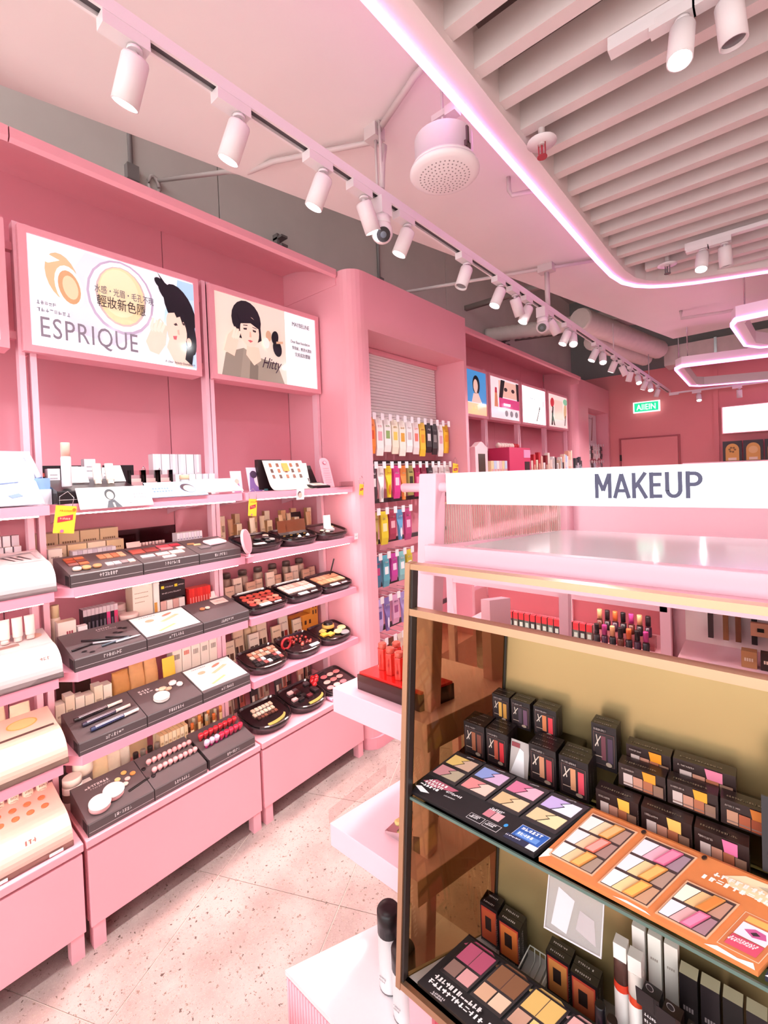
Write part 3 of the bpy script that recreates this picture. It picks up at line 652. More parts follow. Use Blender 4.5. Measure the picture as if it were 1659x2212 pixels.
fr_ = obj('flutes', rb, sheer('ffffff', 'ffefdc', .4), fg); fr_['kind'] = 'stuff'  # cream mixed into the flutes stands for pale-gold highlights on the glass
obj('glass_edge', MB().prism([(-.703, 1.05), (-.693, 1.05), (-.508, 1.462), (-.518, 1.462)], 1.565, 1.569), mat('e8cf9a', .3, metal=.4), isl)
# sign
sg_ = thing('makeup_sign', 'long white lit sign that reads MAKEUP across the island', 'sign', (-.632, .985, 1.57))
obj('housing', MB().box(0, 1.98, .002, .05, 0, .079), mat('f6d8de', .4), sg_)
obj('lit_face', MB().box(.003, 1.977, 0, .002, .003, .076), mat('ffffff', .25, emit=1.0, emith='f6fbff'), sg_)
def letter(x, strokes, arcs, w, h=.0495, th=.0069):
    mb = MB(); k = 0
    for pts in strokes:
        Q = [(x + a * w, b * h) for a, b in pts]; A, C_ = offset_path(Q, th / 2), offset_path(Q, -th / 2); k += 1
        if len(Q) == 3 and w > .028:
            for e in (0, 1):
                A, C_ = offset_path(Q[e:e + 2], th / 2), offset_path(Q[e:e + 2], -th / 2); mb.loft([[(*a, 0), (*c, 0), (*c, .0016 + .0003 * e), (*a, .0016 + .0003 * e)] for a, c in zip(A, C_)])
            continue
        mb.loft([[(*a, 0), (*c, 0), (*c, .0008 + .0002 * k), (*a, .0008 + .0002 * k)] for a, c in zip(A, C_)])
    obj('letter', mb, mat('4a4a66', .4), sg_, (.359, -.0005, .0165), FY)
cv = [(1 - .5 + .5 * math.cos(R(a)), .28 + .28 * math.sin(R(a)) * 1.0) for a in range(0, -181, -20)]
pv = [(.55 + .42 * math.cos(R(a)), .735 + .235 * math.sin(R(a))) for a in range(90, -91, -18)]
m_ = .083
letter(0, [[(.1, 0), (.1, 1)], [(.9, 0), (.9, 1)], [(.12, .98), (.5, .3), (.88, .98)]], 0, .0305)
letter(.0345, [[(.06, 0), (.5, .97), (.94, 0)], [(.22, .3), (.78, .3)]], 0, .029)
letter(.067, [[(.14, 0), (.14, 1)], [(.92, 1), (.2, .42)], [(.4, .58), (.95, 0)]], 0, .026)
letter(.097, [[(.15, 0), (.15, 1)], [(.1, m_), (.95, m_)], [(.1, 1 - m_), (.95, 1 - m_)], [(.1, .52), (.85, .52)]], 0, .022)
letter(.1225, [[(.13, 1), (.13, .28)] + [(.5 - .37 * math.cos(R(a)), .33 - .25 * math.sin(R(a))) for a in range(10, 180, 17)] + [(.87, .28), (.87, 1)]], 0, .0275)
letter(.1545, [[(.14, 0), (.14, 1)], [(.1, 1 - m_), (.5, 1 - m_)] + [(.5 + .36 * math.sin(R(a)), .715 + .2 * math.cos(R(a))) for a in range(10, 180, 20)] + [(.5, .515), (.1, .515)]], 0, .0265)
# gold framed display case
CY0, CY1 = .844, 1.102
cs = thing('display_case', 'gold framed open display case with bronze mirror panels below the sign', 'display case', (0, CY0, .40))
def lx(z): return -.727 + .0760 * (z - .40)          # the left edge leans in towards the top
def barz(z0, z1, x1=1.4, y0=-.012, y1=.012, dx=0.):
    a, b = lx(z0) + dx, lx(z1) + dx
    return MB().loft([[(a, y0, z0 - .4), (x1, y0, z0 - .4), (x1, y1, z0 - .4), (a, y1, z0 - .4)], [(b, y0, z1 - .4), (x1, y0, z1 - .4), (x1, y1, z1 - .4), (b, y1, z1 - .4)]])
obj('top_bar', barz(1.43, 1.443), GOLD, cs); obj('middle_bar', barz(1.322, 1.338), GOLD, cs)
obj('bottom_bar', barz(.382, .4), GOLD, cs)
obj('corner_post', MB().loft([[(lx(z) - .004, -.0135, z - .4), (lx(z) + .010, -.0135, z - .4), (lx(z) + .010, .0135, z - .4), (lx(z) - .004, .0135, z - .4)] for z in (.381, 1.4445)]), GOLD, cs)
obj('post_gasket', MB().loft([[(lx(z) + .010, -.008, z - .4), (lx(z) + .016, -.008, z - .4), (lx(z) + .016, .012, z - .4), (lx(z) + .010, .012, z - .4)] for z in (.4, 1.43)]), mat('3a3230', .4), cs)
BRONZE = mat('b59c6c', .26, metal=.6, noise=.08, nscale=5)
bx = lambda z: lx(z) + .128
yb = CY1 - CY0
obj('back_mirror', MB().loft([[(bx(.4), yb, 0), (1.3, yb, 0), (1.3, yb + .008, 0), (bx(.4), yb + .008, 0)], [(bx(1.23), yb, .83), (1.3, yb, .83), (1.3, yb + .008, .83), (bx(1.23), yb + .008, .83)]]), BRONZE, cs)
def tint(h, fac, rough=.04):
    m = bpy.data.materials.new('bronze_glass'); m.use_nodes = True; nt = m.node_tree; nt.nodes.clear()
    o = nt.nodes.new('ShaderNodeOutputMaterial'); mx = nt.nodes.new('ShaderNodeMixShader'); t = nt.nodes.new('ShaderNodeBsdfTransparent'); g = nt.nodes.new('ShaderNodeBsdfGlossy')
    t.inputs[0].default_value = (*lin(h), 1); g.inputs[0].default_value = (*lin('c9a878'), 1); g.inputs['Roughness'].default_value = rough; mx.inputs[0].default_value = fac
    nt.links.new(t.outputs[0], mx.inputs[1]); nt.links.new(g.outputs[0], mx.inputs[2]); nt.links.new(mx.outputs[0], o.inputs[0]); return m
obj('left_panel', MB().loft([[(lx(.4) + .014, .01, 0), (bx(.4), yb, 0), (bx(.4) + .003, yb, 0), (lx(.4) + .017, .01, 0)], [(lx(1.32) + .014, .01, .92), (bx(1.23), yb, .83), (bx(1.23) + .003, yb, .83), (lx(1.32) + .017, .01, .92)]]), tint('cdbf9c', .1), cs)
obj('corner_strip', MB().loft([[(bx(z) - .003, yb - .006, z - .4), (bx(z) + .004, yb - .006, z - .4), (bx(z) + .004, yb, z - .4), (bx(z) - .003, yb, z - .4)] for z in (.4, 1.23)]), mat('2b2623', .4), cs)
obj('base_board', MB().prism([(lx(.4), 0), (1.35, 0), (1.3, yb), (bx(.4), yb)], -.02, 0), mat('c9c0bc', .25), cs)
gs = obj('glass_shelf', MB().prism([(lx(.87) + .012, .004), (1.35, .004), (1.3, yb - .004), (bx(.87) + .004, yb - .004)], .468, .476), clear_mat('d5e6dd', .25), cs)
obj('shelf_edge', MB().box(lx(.87) + .012, 1.35, .0, .004, .469, .4755), mat('5d766d', .15, coat=.5), gs)
# fluted pink plinth below the case
pl_ = thing('case_plinth', 'pink plinth with red fluted panel under the display case', 'plinth', (0, CY0 + .02, 0))
obj('body', MB().prism([(-.69, 0), (1.3, 0), (1.25, .24), (-.58, .24)], 0, .378), mat('d2596b', .45), pl_)
obj('leg', MB().box(-.708, -.64, -.012, .04, 0, .379), PINK, pl_)
fm = MB()
for i in range(36): fm.cyl((-.625 + i * .02, .002, .01), (-.625 + i * .02, .002, .37), .008, seg=8)
q_ = obj('flutes', fm, mat('cf5568', .45), pl_); q_['kind'] = 'stuff'
# tiered pink stand at the island end
ts = thing('tiered_stand', 'pink stepped stand with two cantilevered slabs at the island end', 'display stand', (0, 0, 0))
obj('slab', MB().prism([(-1.045, .945), (-.69, .945), (-.60, 1.33), (-1.0, 1.33)], .925, 1.0), PINKL, ts, bevel=.002)
obj('slab', MB().prism([(-1.06, .925), (-.725, .925), (-.62, 1.33), (-.99, 1.33)], .51, .58), PINKL, ts, bevel=.002)
obj('spine', MB().prism([(-.70, 1.27), (-.67, 1.27), (-.63, 1.33), (-.66, 1.33)], .2, 1.25), PINKL, ts)
pb = obj('plinth', MB().prism([(-1.115, .785), (-.74, .785), (-.58, 1.2), (-.92, 1.2)], 0, .185), PINK, ts)
obj('glass_cover', MB().prism([(-1.12, .78), (-.735, .78), (-.575, 1.205), (-.925, 1.205)], .186, .2), mat('e6e0e4', .1, coat=.6), pb)
fm = MB()
for i in range(30): fm.cyl((-1.11 + i * .0125, .783, .0), (-1.11 + i * .0125, .783, .184), .0052, seg=6)
for i in range(34): fm.cyl((-1.116 + i * .0058, .79 + i * .0122, .0), (-1.116 + i * .0058, .79 + i * .0122, .184), .0052, seg=6)
q_ = obj('flutes', fm, PINK, pb); q_['kind'] = 'stuff'
obj('guard', MB().box(-1.064, -1.061, .925, 1.2, .58, .62), ACRYL, ts)
# ------------------------------------------------------------------ island behind, seen between the bars and over the tray
rs = thing('rear_island', 'pink island behind with a deep pink back panel and lit shelves', 'display stand', (0, 2.0, 0))
RED = mat('b8606a', .5)
obj('back_panel', MB().box(-1.22, -.34, .3, .33, .1, 1.13), RED, rs)
obj('upper_panel', MB().box(-.80, 2.2, .34, .37, .1, 1.60), PINKL, rs)
obj('top_shelf', MB().prism([(-1.26, 0), (-.31, 0), (-.31, .3), (-1.22, .3)], 1.085, 1.125), PINKL, rs)
obj('led_strip', MB().box(-1.2, -.36, .03, .045, 1.08, 1.085), LED, rs)
obj('middle_shelf', MB().box(-1.2, -.34, .02, .3, .87, .895), PINKL, rs)
obj('post', MB().box(-1.30, -1.262, 0, .03, 0, 1.2), PINKL, rs); obj('post', MB().box(-.335, -.3, 0, .03, 0, 1.2), PINKL, rs)
obj('post', MB().box(-.80, -.755, .28, .34, 0, 1.62), PINKL, rs)
obj('base', MB().box(-1.24, -.3, .02, .34, 0, .35), PINK, rs)
obj('right_shelf', MB().box(-.29, 1.4, -.02, .3, .86, .895), PINKL, rs)
obj('right_panel', MB().box(-.29, 1.4, .3, .33, .1, 1.19), mat('f6e3e2', .4), rs)
obj('right_shelf', MB().box(-.29, 1.4, .0, .3, 1.2, 1.23), PINKL, rs)
# far pink table tops just above the sign
ft = thing('far_table', 'low pink glass topped table far behind the sign', 'table', (.0, 5.0, 0))
obj('table_top', MB().box(-.62, .8, 0, .7, 1.62, 1.655), PINKL, ft); obj('leg', MB().box(-.58, -.54, .04, .08, 0, 1.62), PINKL, ft); obj('leg', MB().box(.7, .74, .04, .08, 0, 1.62), PINKL, ft)
obj('leg', MB().box(-.58, -.54, .6, .64, 0, 1.62), PINKL, ft); obj('leg', MB().box(.7, .74, .6, .64, 0, 1.62), PINKL, ft)
# ================================================================== products: builders (front faces local -y, x to the right)
LW = R(90)
def W(y, d, z): return (XS - d, y, z)
_C = {}
rp = random.Random(11)
def carton_mesh(w, d, h, c, prints=(), top=None, side=None, rough=.4):
    key = (w, d, h, c, prints, top, side)
    if key in _C: return _C[key]
    cols = [c]; mb = MB().box(-w / 2, w / 2, 0, d, 0, h); z = -.0006
    def ci(k):
        if k not in cols: cols.append(k)
        return cols.index(k)
    for p in prints:
        if p[0] == 'm':
            _, x0, z0, ww, hh, n, col = p; st = ww * w / n; k = ci(col)
            for i in range(n):
                a = (x0 - .5) * w + i * st; b = z0 * h; e = hh * h
                mb.poly([(a, z, b), (a + st * .7, z, b), (a + st * .7, z, b + e), (a, z, b + e)], k)
        else:
            x0, z0, x1, z1, col = p; k = ci(col)
            mb.poly([((x0 - .5) * w, z, z0 * h), ((x1 - .5) * w, z, z0 * h), ((x1 - .5) * w, z, z1 * h), ((x0 - .5) * w, z, z1 * h)], k)
        z -= .0003
    if top: mb.poly([(-w / 2, 0, h + .0004), (w / 2, 0, h + .0004), (w / 2, d, h + .0004), (-w / 2, d, h + .0004)], ci(top))
    if side:
        for s in (-1, 1): mb.poly([(s * (w / 2 + .0004), 0, 0), (s * (w / 2 + .0004), d, 0), (s * (w / 2 + .0004), d, h), (s * (w / 2 + .0004), 0, h)], ci(side))
    me = mb.mesh('carton', [mat(k, rough) for k in cols]); _C[key] = me
    return me
def carton(name, label, cat, loc, rz, w, d, h, c, prints=(), top=None, side=None, group=None, tilt=0., twist=0.):
    return tag(link(name, carton_mesh(w, d, h, c, tuple(prints), top, side), None, loc, (R(tilt), 0, rz + R(twist))), label, cat, group)
def row(name, cat, desc, where, n, y0, y1, d, z, w, dp, h, cols, prints=(), top=None, side=None, tilt=0., gap=None, jit=0., rz=LW, f=None):
    f = f or (lambda u: W(u, d, z))
    for i in range(n):
        y = y0 + (y1 - y0) * (i + .5) / n
        c = cols[i % len(cols)] if isinstance(cols, (list, tuple)) else cols
        p = prints[i % len(prints)] if prints and isinstance(prints[0], list) else prints
        carton(name, '%s %s %s' % (nth(i, n), desc, where), cat, f(y), rz, w, dp, h * (1 + jit * (rp.random() - .5)), c, tuple(p), top, side, (desc + 's ' + where)[:90], tilt, 6 * jit * (rp.random() - .5))
def bottle(name, label, cat, loc, prof, body, cap=None, capz=None, seg=16, group=None, sx=1., sy=1., label_band=None, trans=0.):
    """turned bottle: prof is (radius, height); the part above capz is a cap of its own"""
    t = thing(name, label, cat, loc, 0, group)
    cut = capz if capz is not None else 9
    lo = [p for p in prof if p[1] <= cut]; hi = [p for p in prof if p[1] >= cut]
    obj('body', MB().lathe(lo, seg, sx=sx, sy=sy), mat(body, .3, trans=trans), t)
    if cap and len(hi) > 1: obj('cap', MB().lathe(hi, seg, sx=sx, sy=sy), mat(cap, .35), t)
    if label_band:
        z0, z1, r, c = label_band; obj('label_band', MB().lathe([(r, z0), (r, z1)], seg, sx=sx, sy=sy, cap=False), mat(c, .4), t)
    return t
def cylprof(r, h, hc, rc=None, sh=.006): rc = rc or r * .8; return [(r * .92, 0), (r, .004), (r, h - hc - sh), (rc, h - hc), (rc, h - .003), (rc * .92, h)]
def sq_tube(name, label, cat, loc, rz, w, h, c, capc, tilt=0., group=None, capdown=True, marks=None, twist=0.):
    """squeeze tube: flat crimp at the top, round cap at the bottom"""
    t = thing(name, label, cat, loc, 0, group, rot=(R(tilt), 0, rz + R(twist)))
    def ring(z, a, b, n=12): return [(a * math.cos(2 * math.pi * i / n), w / 2 + b * math.sin(2 * math.pi * i / n), z) for i in range(n)]
    z0 = .18 * h
    body = [ring(z0, w * .42, w * .42), ring(z0 + .05 * h, w * .5, w * .45), ring(.6 * h, w * .5, w * .3), ring(.93 * h, w * .52, w * .06), ring(h, w * .52, w * .05)]
    obj('body', MB().loft(body, sm=True), mat(c, .35), t)
    obj('cap', MB().loft([ring(0, w * .36, w * .36), ring(.002, w * .4, w * .4), ring(z0, w * .4, w * .4)], sm=True), mat(capc, .35), t)
    if marks: q = Print(); q.marks(-w * .3, .45 * h, w * .6, .05 * h, 5, marks, rp); q.marks(-w * .3, .38 * h, w * .6, .03 * h, 7, marks, rp); q.build('tube_print', t, (0, w * .08, 0), FY)
    return t
def pouch(name, label, cat, loc, rz, w, d, h, c, group=None, bar=None, lean=0.):
    """soft paper pouch: bulging body that narrows to a flat folded top"""
    t = thing(name, label, cat, loc, 0, group, rot=(R(lean), 0, rz))
    def ring(z, a, b, n=14, off=0):
        out = []
        for i in range(n):
            q = 2 * math.pi * i / n; cc, ss = math.cos(q), math.sin(q)
            out.append((a * math.copysign(abs(cc) ** .5, cc), d / 2 + off + b * math.copysign(abs(ss) ** .5, ss), z + .004 * math.sin(3 * q + w * 50)))
        return out
    obj('bag', MB().loft([ring(0.004, w * .44, d * .42), ring(h * .12, w * .5, d * .5), ring(h * .6, w * .5, d * .46), ring(h * .86, w * .46, d * .22), ring(h, w * .44, d * .08)], sm=True), mat(c, .5, noise=.18, nscale=30, bump=.5), t)
    obj('seal', MB().box(-w * .45, w * .45, d * .42, d * .58, h * .93, h * 1.01), mat(bar or c, .5), t)
    return t
def card(name, label, cat, loc, rz, w, h, c, tilt=-12., P=None, th=.004, group=None, r=0.):
    t = thing(name, label, cat, loc, 0, group, rot=(R(tilt), 0, rz))
    out = [(-w / 2, 0), (w / 2, 0), (w / 2, h), (-w / 2, h)] if not r else [(-w / 2, 0), (w / 2, 0)] + [(w / 2 - r + r * math.cos(R(a)), h - r + r * math.sin(R(a))) for a in range(0, 91, 15)] + [(-w / 2 + r - r * math.sin(R(a)), h - r + r * math.cos(R(a))) for a in range(0, 91, 15)]
    obj('board', MB().prism(out, 0, th, 'y'), mat(c, .4), t)
    if P is not None: P.build('card_print', t, (0, -.0006, 0), FY)
    return t
SL = math.atan2(.041, .192)
def tray_xf(yc, z, u, v, lift=0., d0=.004):
    """point on the sloping top of a tester tray: u along the shelf, v metres up the slope"""
    return W(yc + u, d0 + .008 + v * math.cos(SL) - lift * math.sin(SL), z + .047 + v * math.sin(SL) + lift * math.cos(SL))
def tester_tray(label, y0, y1, z, c=None, front='e6dedd', sheet=None, name='tester_tray', d0=.004):
    yc = (y0 + y1) / 2; w = y1 - y0 - .003
    t = thing(name, label, 'tester tray', W(yc, d0, z), LW, 'grey sloping tester trays on the wall shelves')
    obj('body', MB().prism([(0, 0), (0, .042), (.003, .046), (.008, .047), (.2, .088), (.206, .084), (.206, 0)], -w / 2, w / 2, 'x'), c or TRAYC, t)
    obj('end_shade_patch', MB().box(-w / 2 - .0008, -w / 2 + .01, .016, .06, .004, .038).box(-w / 2 - .0014, -w / 2, .0, .0035, .0, .046), mat('120e10', .6), t)  # black patch painted for the shade inside the hollow tray end
    q = Print(); q.rect(-w / 2 + .002, .014, w / 2 - .002, .0155, 'cfc6c5'); q.marks(-.03, .024, .062, .013, 7, front, rp); q.build('front_print', t, (0, -.0006, 0), FY)
    if sheet: sheet(w).build('printed_sheet', t, (0, .008, .0475), (SL, 0, 0))
    return t
def pans(t, items, th=.004, rot=(SL, 0, 0), o=(0, .008, .0475), name='pan', rough=.55):
    for u, v, du, dv, c in items: obj(name, MB().box(u - du / 2, u + du / 2, v - dv / 2, v + dv / 2, 0, th), mat(c, rough), t, o, rot)
def on_tray(o, yc, z, u, v, lift=0., twist=0., d0=.004):
    o.location = tray_xf(yc, z, u, v, lift, d0); o.rotation_euler = (SL, 0, LW)
    if twist:
        m = Euler((SL, 0, LW)).to_matrix() @ Matrix.Rotation(R(twist), 3, 'Z'); o.rotation_euler = m.to_euler()
    return o
def super_ring(a, b, yc, z, e=.6, n=28, slope=0., flat=0.):
    out = []
    for i in range(n):
        q = 2 * math.pi * i / n; cc, ss = math.cos(q), math.sin(q)
        x = a * math.copysign(abs(cc) ** e, cc); y = b * math.copysign(abs(ss) ** e, ss)
        if flat and y > 0: x = a * math.copysign(abs(cc) ** .25, cc); y = b * abs(ss) ** .25
        out.append((x, yc + y, z + slope * (yc + y)))
    return out
def oval_tray(label, yc, z, w=.228, d=.2, e=.62, flat=1., c='1d1719', h=.04, d0=.008, s=.19):
    t = thing('oval_tray', label, 'tester tray', W(yc, d0, z), LW, 'black rounded tester trays in the bay by the pillar')
    a, b = w / 2, d / 2; M_ = mat(c, .16, coat=.5)
    k = lambda f, zz, sl: super_ring(a * f, b * f, b, zz, e, slope=sl, flat=flat)
    obj('body', MB().loft([k(.84, 0, 0), k(.9, .006, s * .3), k(1., h * .75, s), k(1., h, s), k(.95, h + .002, s), k(.9, h - .006, s)], sm=False), M_, t)
    obj('rim', MB().loft([k(1.005, h * .62, s), k(1.012, h * .72, s), k(1.005, h * .8, s)], cap=False, sm=True), mat('4a3d3f', .2, coat=.5), t)
    return t
OT = lambda s=.19, h=.04: dict(rot=(math.atan(s), 0, 0), o=(0, 0, h - .005))
def ot_xf(yc, z, u, v, lift=0., s=.19, h=.04, d0=.008): return W(yc + u, d0 + v, z + h - .005 + s * v + lift)
def dome(label, y0, y1, z, c, sheet, lines, name='domed_tester', d0=.004, h=.125, peach=None):
    yc = (y0 + y1) / 2; w = y1 - y0
    t = thing(name, label, 'tester tray', W(yc, d0, z), LW, 'rounded tester stands in the left bay')
    pr = [(0, 0), (0, .03)] + [(.11 - .11 * math.cos(R(a)), .03 + .07 * math.sin(R(a))) for a in range(10, 91, 10)] + [(.24, h), (.24, 0)]
    obj('body', MB().prism(pr, -w / 2, w / 2, 'x'), mat(c, .25, coat=.4), t)
    obj('price_rail', MB().box(-w / 2, w / 2, -.006, 0, 0, .018), ACRYL, t)
    a = math.atan2(h - .1, .13)
    if sheet: sheet(w).build('top_print', t, (0, .11, .1), (a, 0, 0))
    if lines: q = Print(); lines(q, w); q.build('front_print', t, (0, .0085, .05), (R(62), 0, 0))
    return t
# ================================================================== products on the wall shelves
S1, S2, S3, S4, S5 = ZS[4], ZS[3], ZS[2], ZS[1], ZS[0]
CRM = 'f0dcbc'; KR = 'cf9d66'
lines3 = (('m', .15, .7, .7, .06, 6, '8d7358'), ('m', .15, .5, .6, .04, 8, '9c8468'), (0, .0, 1, .12, 'd9b98c'))
# ---- second shelf, middle bay
def brand_sheet(kind):
    def mk(w):
        q = Print()
        if kind == 'sketch':
            q.rect(-w / 2 + .004, .006, w / 2 - .004, .186, 'faf6f4')
            q.poly([(-.06, .03), (.02, .06), (.03, .05), (-.05, .02)], 'e9a878'); q.ell(-.05, .13, .018, .012, 'e8b89a'); q.ell(.03, .15, .025, .008, 'd98f78', 20); q.poly([(-.02, .1), (.06, .135), (.075, .125), (-.005, .09)], 'f1d2ac'); q.ell(.06, .06, .02, .02, 'f3d9c4'); q.marks(-.08, .165, .07, .007, 8, 'a3949a', rp)
        return q
    return mk
t = tester_tray('grey tester tray of bronze eyeshadow palettes at the left of the second shelf', .492, .738, S2)
pans(t, [(-.085 + (i % 2) * .034, .15 - (i // 2) * .03, .031, .024, ('b5623f', 'c9774f', 'a34a35', '7d4b42', '8a5a55', 'b56a48')[i]) for i in range(6)])
pans(t, [(.02 + i * .024, .13, .021, .05, ('c98b68', 'd69c78', 'c07a5a', 'ddb08c')[i]) for i in range(4)])
for i, (u, c) in enumerate(((-.09, 'e9cdbb'), (-.06, 'c99a6a'), (-.025, 'b9875c'))): on_tray(tag(obj('open_pot', MB().lathe([(.014, 0), (.015, .006), (.013, .009)], 14), mat(c, .35)), '%s small round cream pot on the bronze palette tray' % nth(i, 3), 'pot', 'small round pots on the bronze palette tray'), .615, S2, u, .03, .002)
pans(t, [(.02 + i * .026, .04, .023, .03, ('e6d6d2', 'cfc2c6', '8f7f80', 'e0c9b8')[i]) for i in range(4)])
t = tester_tray('grey tester tray of pink and red palettes in the middle of the second shelf', .738, .968, S2)
pans(t, [(-.085, .13, .05, .05, 'b0574c'), (-.03, .13, .05, .05, '8e4440'), (.03, .15, .05, .03, 'd0525c'), (.03, .12, .05, .025, 'e07a80'), (.08, .15, .04, .03, 'c83f50'), (-.07, .06, .05, .025, 'e3d8d8'), (-.01, .06, .05, .03, 'f0c7bf'), (.05, .06, .055, .035, 'f4d7cc'), (.085, .1, .03, .03, 'e9b6ab'), (0.0, .02, .05, .02, 'f2e6e2')])
t = tester_tray('grey tester tray with a pink compact at the right of the second shelf', .968, 1.17, S2)
pans(t, [(-.07, .13, .03, .012, 'caa06e'), (-.05, .11, .03, .012, 'd8b587'), (-.04, .06, .05, .03, '6b6163')])
on_tray(tag(obj('compact', MB().box(-.045, .045, -.03, .03, 0, .012), mat('f7d9de', .25, coat=.5), bevel=.004), 'closed pale pink square compact on the tray beside the round mirror', 'compact'), 1.07, S2, .03, .1, .002, 8)
row('carton', 'carton', 'large cream carton', 'at the back of the second shelf', 4, .49, .80, .42, S2, .074, .09, .165, 'ecd3a8', lines3, 'f3e3c6')
row('carton', 'carton', 'short cream carton', 'in front of the large cream ones', 4, .50, .79, .33, S2, .068, .07, .118, ['efdcb8', 'e8cfa2', 'f2e2c6', 'dfc69c'], lines3, 'f6ead2')
row('carton', 'carton', 'slim lilac carton', 'behind the bronze palette tray', 9, .575, .735, .27, S2, .0165, .05, .096, ['e9e2ea', 'dcd2de', 'efe9ee'], ((.1, .1, .9, .42, '6f6a7a'), ('m', .2, .7, .6, .05, 3, '9a8f9c')), 'f7f3f6')
carton('carton', 'tall white carton with dark flower print beside the left upright', 'carton', W(.515, .26, S2), LW, .045, .045, .115, 'f3e9dc', (('m', .1, .2, .8, .3, 4, '6d6258'), ('m', .2, .7, .6, .05, 5, '9a8c80')), 'fbf4ea')
q = Print(); [q.ell(-.016 + .016 * i, .06, .0045, .0045, c) for i, c in enumerate(('5a3a3c', '6f3f40', 'c0474f'))]; q.marks(-.02, .04, .04, .003, 8, 'd8a48c', rp); q.ell(0, .015, .012, .004, 'e6b0a0')
card('swatch_card', 'pale pink swatch card with three dark dots behind the second shelf trays', 'card', W(.80, .235, S2 + .01), LW, .056, .098, 'f3c9c0', -14, q)
for k, (n, d, zz, nm) in enumerate(((9, .25, .012, 'front'), (8, .31, .045, 'raised back'))):
    tag(obj('acrylic_tray', MB().box(.845, .985, 0, .05, 0, .006 + zz).box(.845, .985, -.002, 0, 0, .02 + zz), ACRYL, None, (XS - d - .05, 0, S2), (0, 0, 0)), 'clear acrylic tray under the %s row of pink jars' % nm, 'tray') if False else None
    for i in range(n):
        y = .852 + .015 * i
        bottle('jar', '%s tiny pink jar in the %s row on the second shelf' % (nth(i, n), nm), 'jar', W(y, d + .012, S2 + zz), [(.0066, 0), (.007, .003), (.007, .028), (.0068, .03), (.0068, .044), (.006, .045)], 'd9727c', 'f3d6d2', .03, 10, 'tiny pink jars on the second shelf')
tag(obj('acrylic_riser', MB().box(-.33, -.3, .843, .985, S2, S2 + .045), clear_mat('f6e6e6', .2), None, (XS + .0, 0, 0)), 'clear acrylic riser under the raised pink jars', 'riser')
row('carton', 'carton', 'white and blue carton', 'on the second shelf near the middle upright', 9, .995, 1.12, .26, S2, .0128, .05, .118, ['f4eef4', 'ece6f2'], ((.1, .12, .9, .5, '8793b8'), ('m', .2, .72, .6, .06, 3, '8a86a0')), 'fdf6ee')
carton('carton', 'small white carton with navy label beside the blue row', 'carton', W(1.15, .25, S2), LW, .045, .04, .078, 'f1edf2', ((.08, .15, .92, .8, '3d4a72'), ('m', .2, .55, .6, .1, 5, 'e6e9f2')), 'faf7fa')
tag(obj('smoked_riser', MB().box(.80, 1.1, 0, .012, 0, .14), clear_mat('a8989c', .3), None, (XS - .47, 0, S2), (0, 0, LW)), 'smoked acrylic back board behind the pink jars', 'riser').location = (XS - .5, 0, S2)
# ---- third shelf, middle bay
t = tester_tray('grey tester tray of eye brushes and pencils at the left of the third shelf', .492, .738, S3)
def strokes(w):
    q = Print(); q.marks(.0, .165, .05, .009, 6, 'e8e0df', rp); q.marks(.0, .152, .07, .005, 9, 'cfc6c5', rp)
    for u, v in ((-.08, .03), (-.06, .012), (.05, .11), (.065, .1), (.075, .135), (.09, .125)): q.ell(u, v, .009, .006, '1c1719')
    return q
strokes(.2).build('tray_print', t, (0, .008, .0475), (SL, 0, 0))
for i, (u, v, a, L, c) in enumerate(((-.07, .06, 12, .09, '2a2224'), (-.02, .08, -28, .11, '1f1a1c'), (.0, .05, -20, .1, 'b5b0b6'), (.03, .035, 8, .11, '55606b'), (.05, .06, -32, .1, '2a2224'), (.07, .03, 2, .09, 'd9d6da'))):
    b_ = on_tray(tag(obj('brow_pencil', MB().cyl((-L / 2, 0, .004), (L * .35, 0, .004), .0038, seg=8).cyl((L * .35, 0, .004), (L / 2, 0, .004), .0038, .0008, seg=8), mat(c, .3)), '%s brow pencil lying on the brush tester tray' % nth(i, 6), 'pencil', 'brow pencils on the third shelf'), .615, S3, u, v, .002, a)
t = tester_tray('grey tester tray under a white printed sheet on the third shelf', .738, .972, S3, sheet=brand_sheet('sketch'))
t = tester_tray('grey tester tray with glass-covered swatches at the right of the third shelf', .972, 1.2, S3)
pans(t, [(.05, .15, .07, .05, 'f3cfc6'), (.055, .148, .03, .025, 'f8e6dc')], th=.002)
for i, (u, c) in enumerate(((-.055, 'd98a5e'), (-.03, 'efd9c8'))): on_tray(tag(obj('swatch_disc', MB().lathe([(.011, 0), (.012, .003), (.01, .005)], 14), mat(c, .5)), ('orange' if i == 0 else 'beige') + ' powder disc on the right tray of the third shelf', 'powder'), 1.085, S3, u, .11, .002)
bottle('bottle', 'slim cream bottle at the left of the third shelf', 'bottle', W(.512, .3, S3), cylprof(.018, .19, .05, .015), 'f3ead2', 'e3d3a6', .14)
carton('carton', 'wide white tube carton with red lettering left of the black row', 'carton', W(.535, .235, S3), LW, .06, .045, .13, 'f5ebdf', (('m', .45, .2, .4, .5, 3, 'b0505c'), ('m', .05, .5, .3, .1, 3, '55484a')), 'f0dcc0')
carton('carton', 'small white and pink carton before the black row', 'carton', W(.585, .225, S3), LW, .032, .03, .1, 'f9f0ee', ((.3, .1, .9, .6, 'e7a2ae'),), 'fdf8f6')
row('carton', 'carton', 'slim glossy carton', 'in the mostly black row on the third shelf', 9, .6, .73, .27, S3, .0136, .05, .15, ['1f1a20', '241e22', '1c1a22', '221d24', '1f1a20', '251f26', 'd2417c', '1f1a20', 'cf3f6c'], (('m', .25, .15, .5, .5, 2, '7d7480'), (0, .82, 1, 1, 'c9bcc0')), 'd9cfd2')
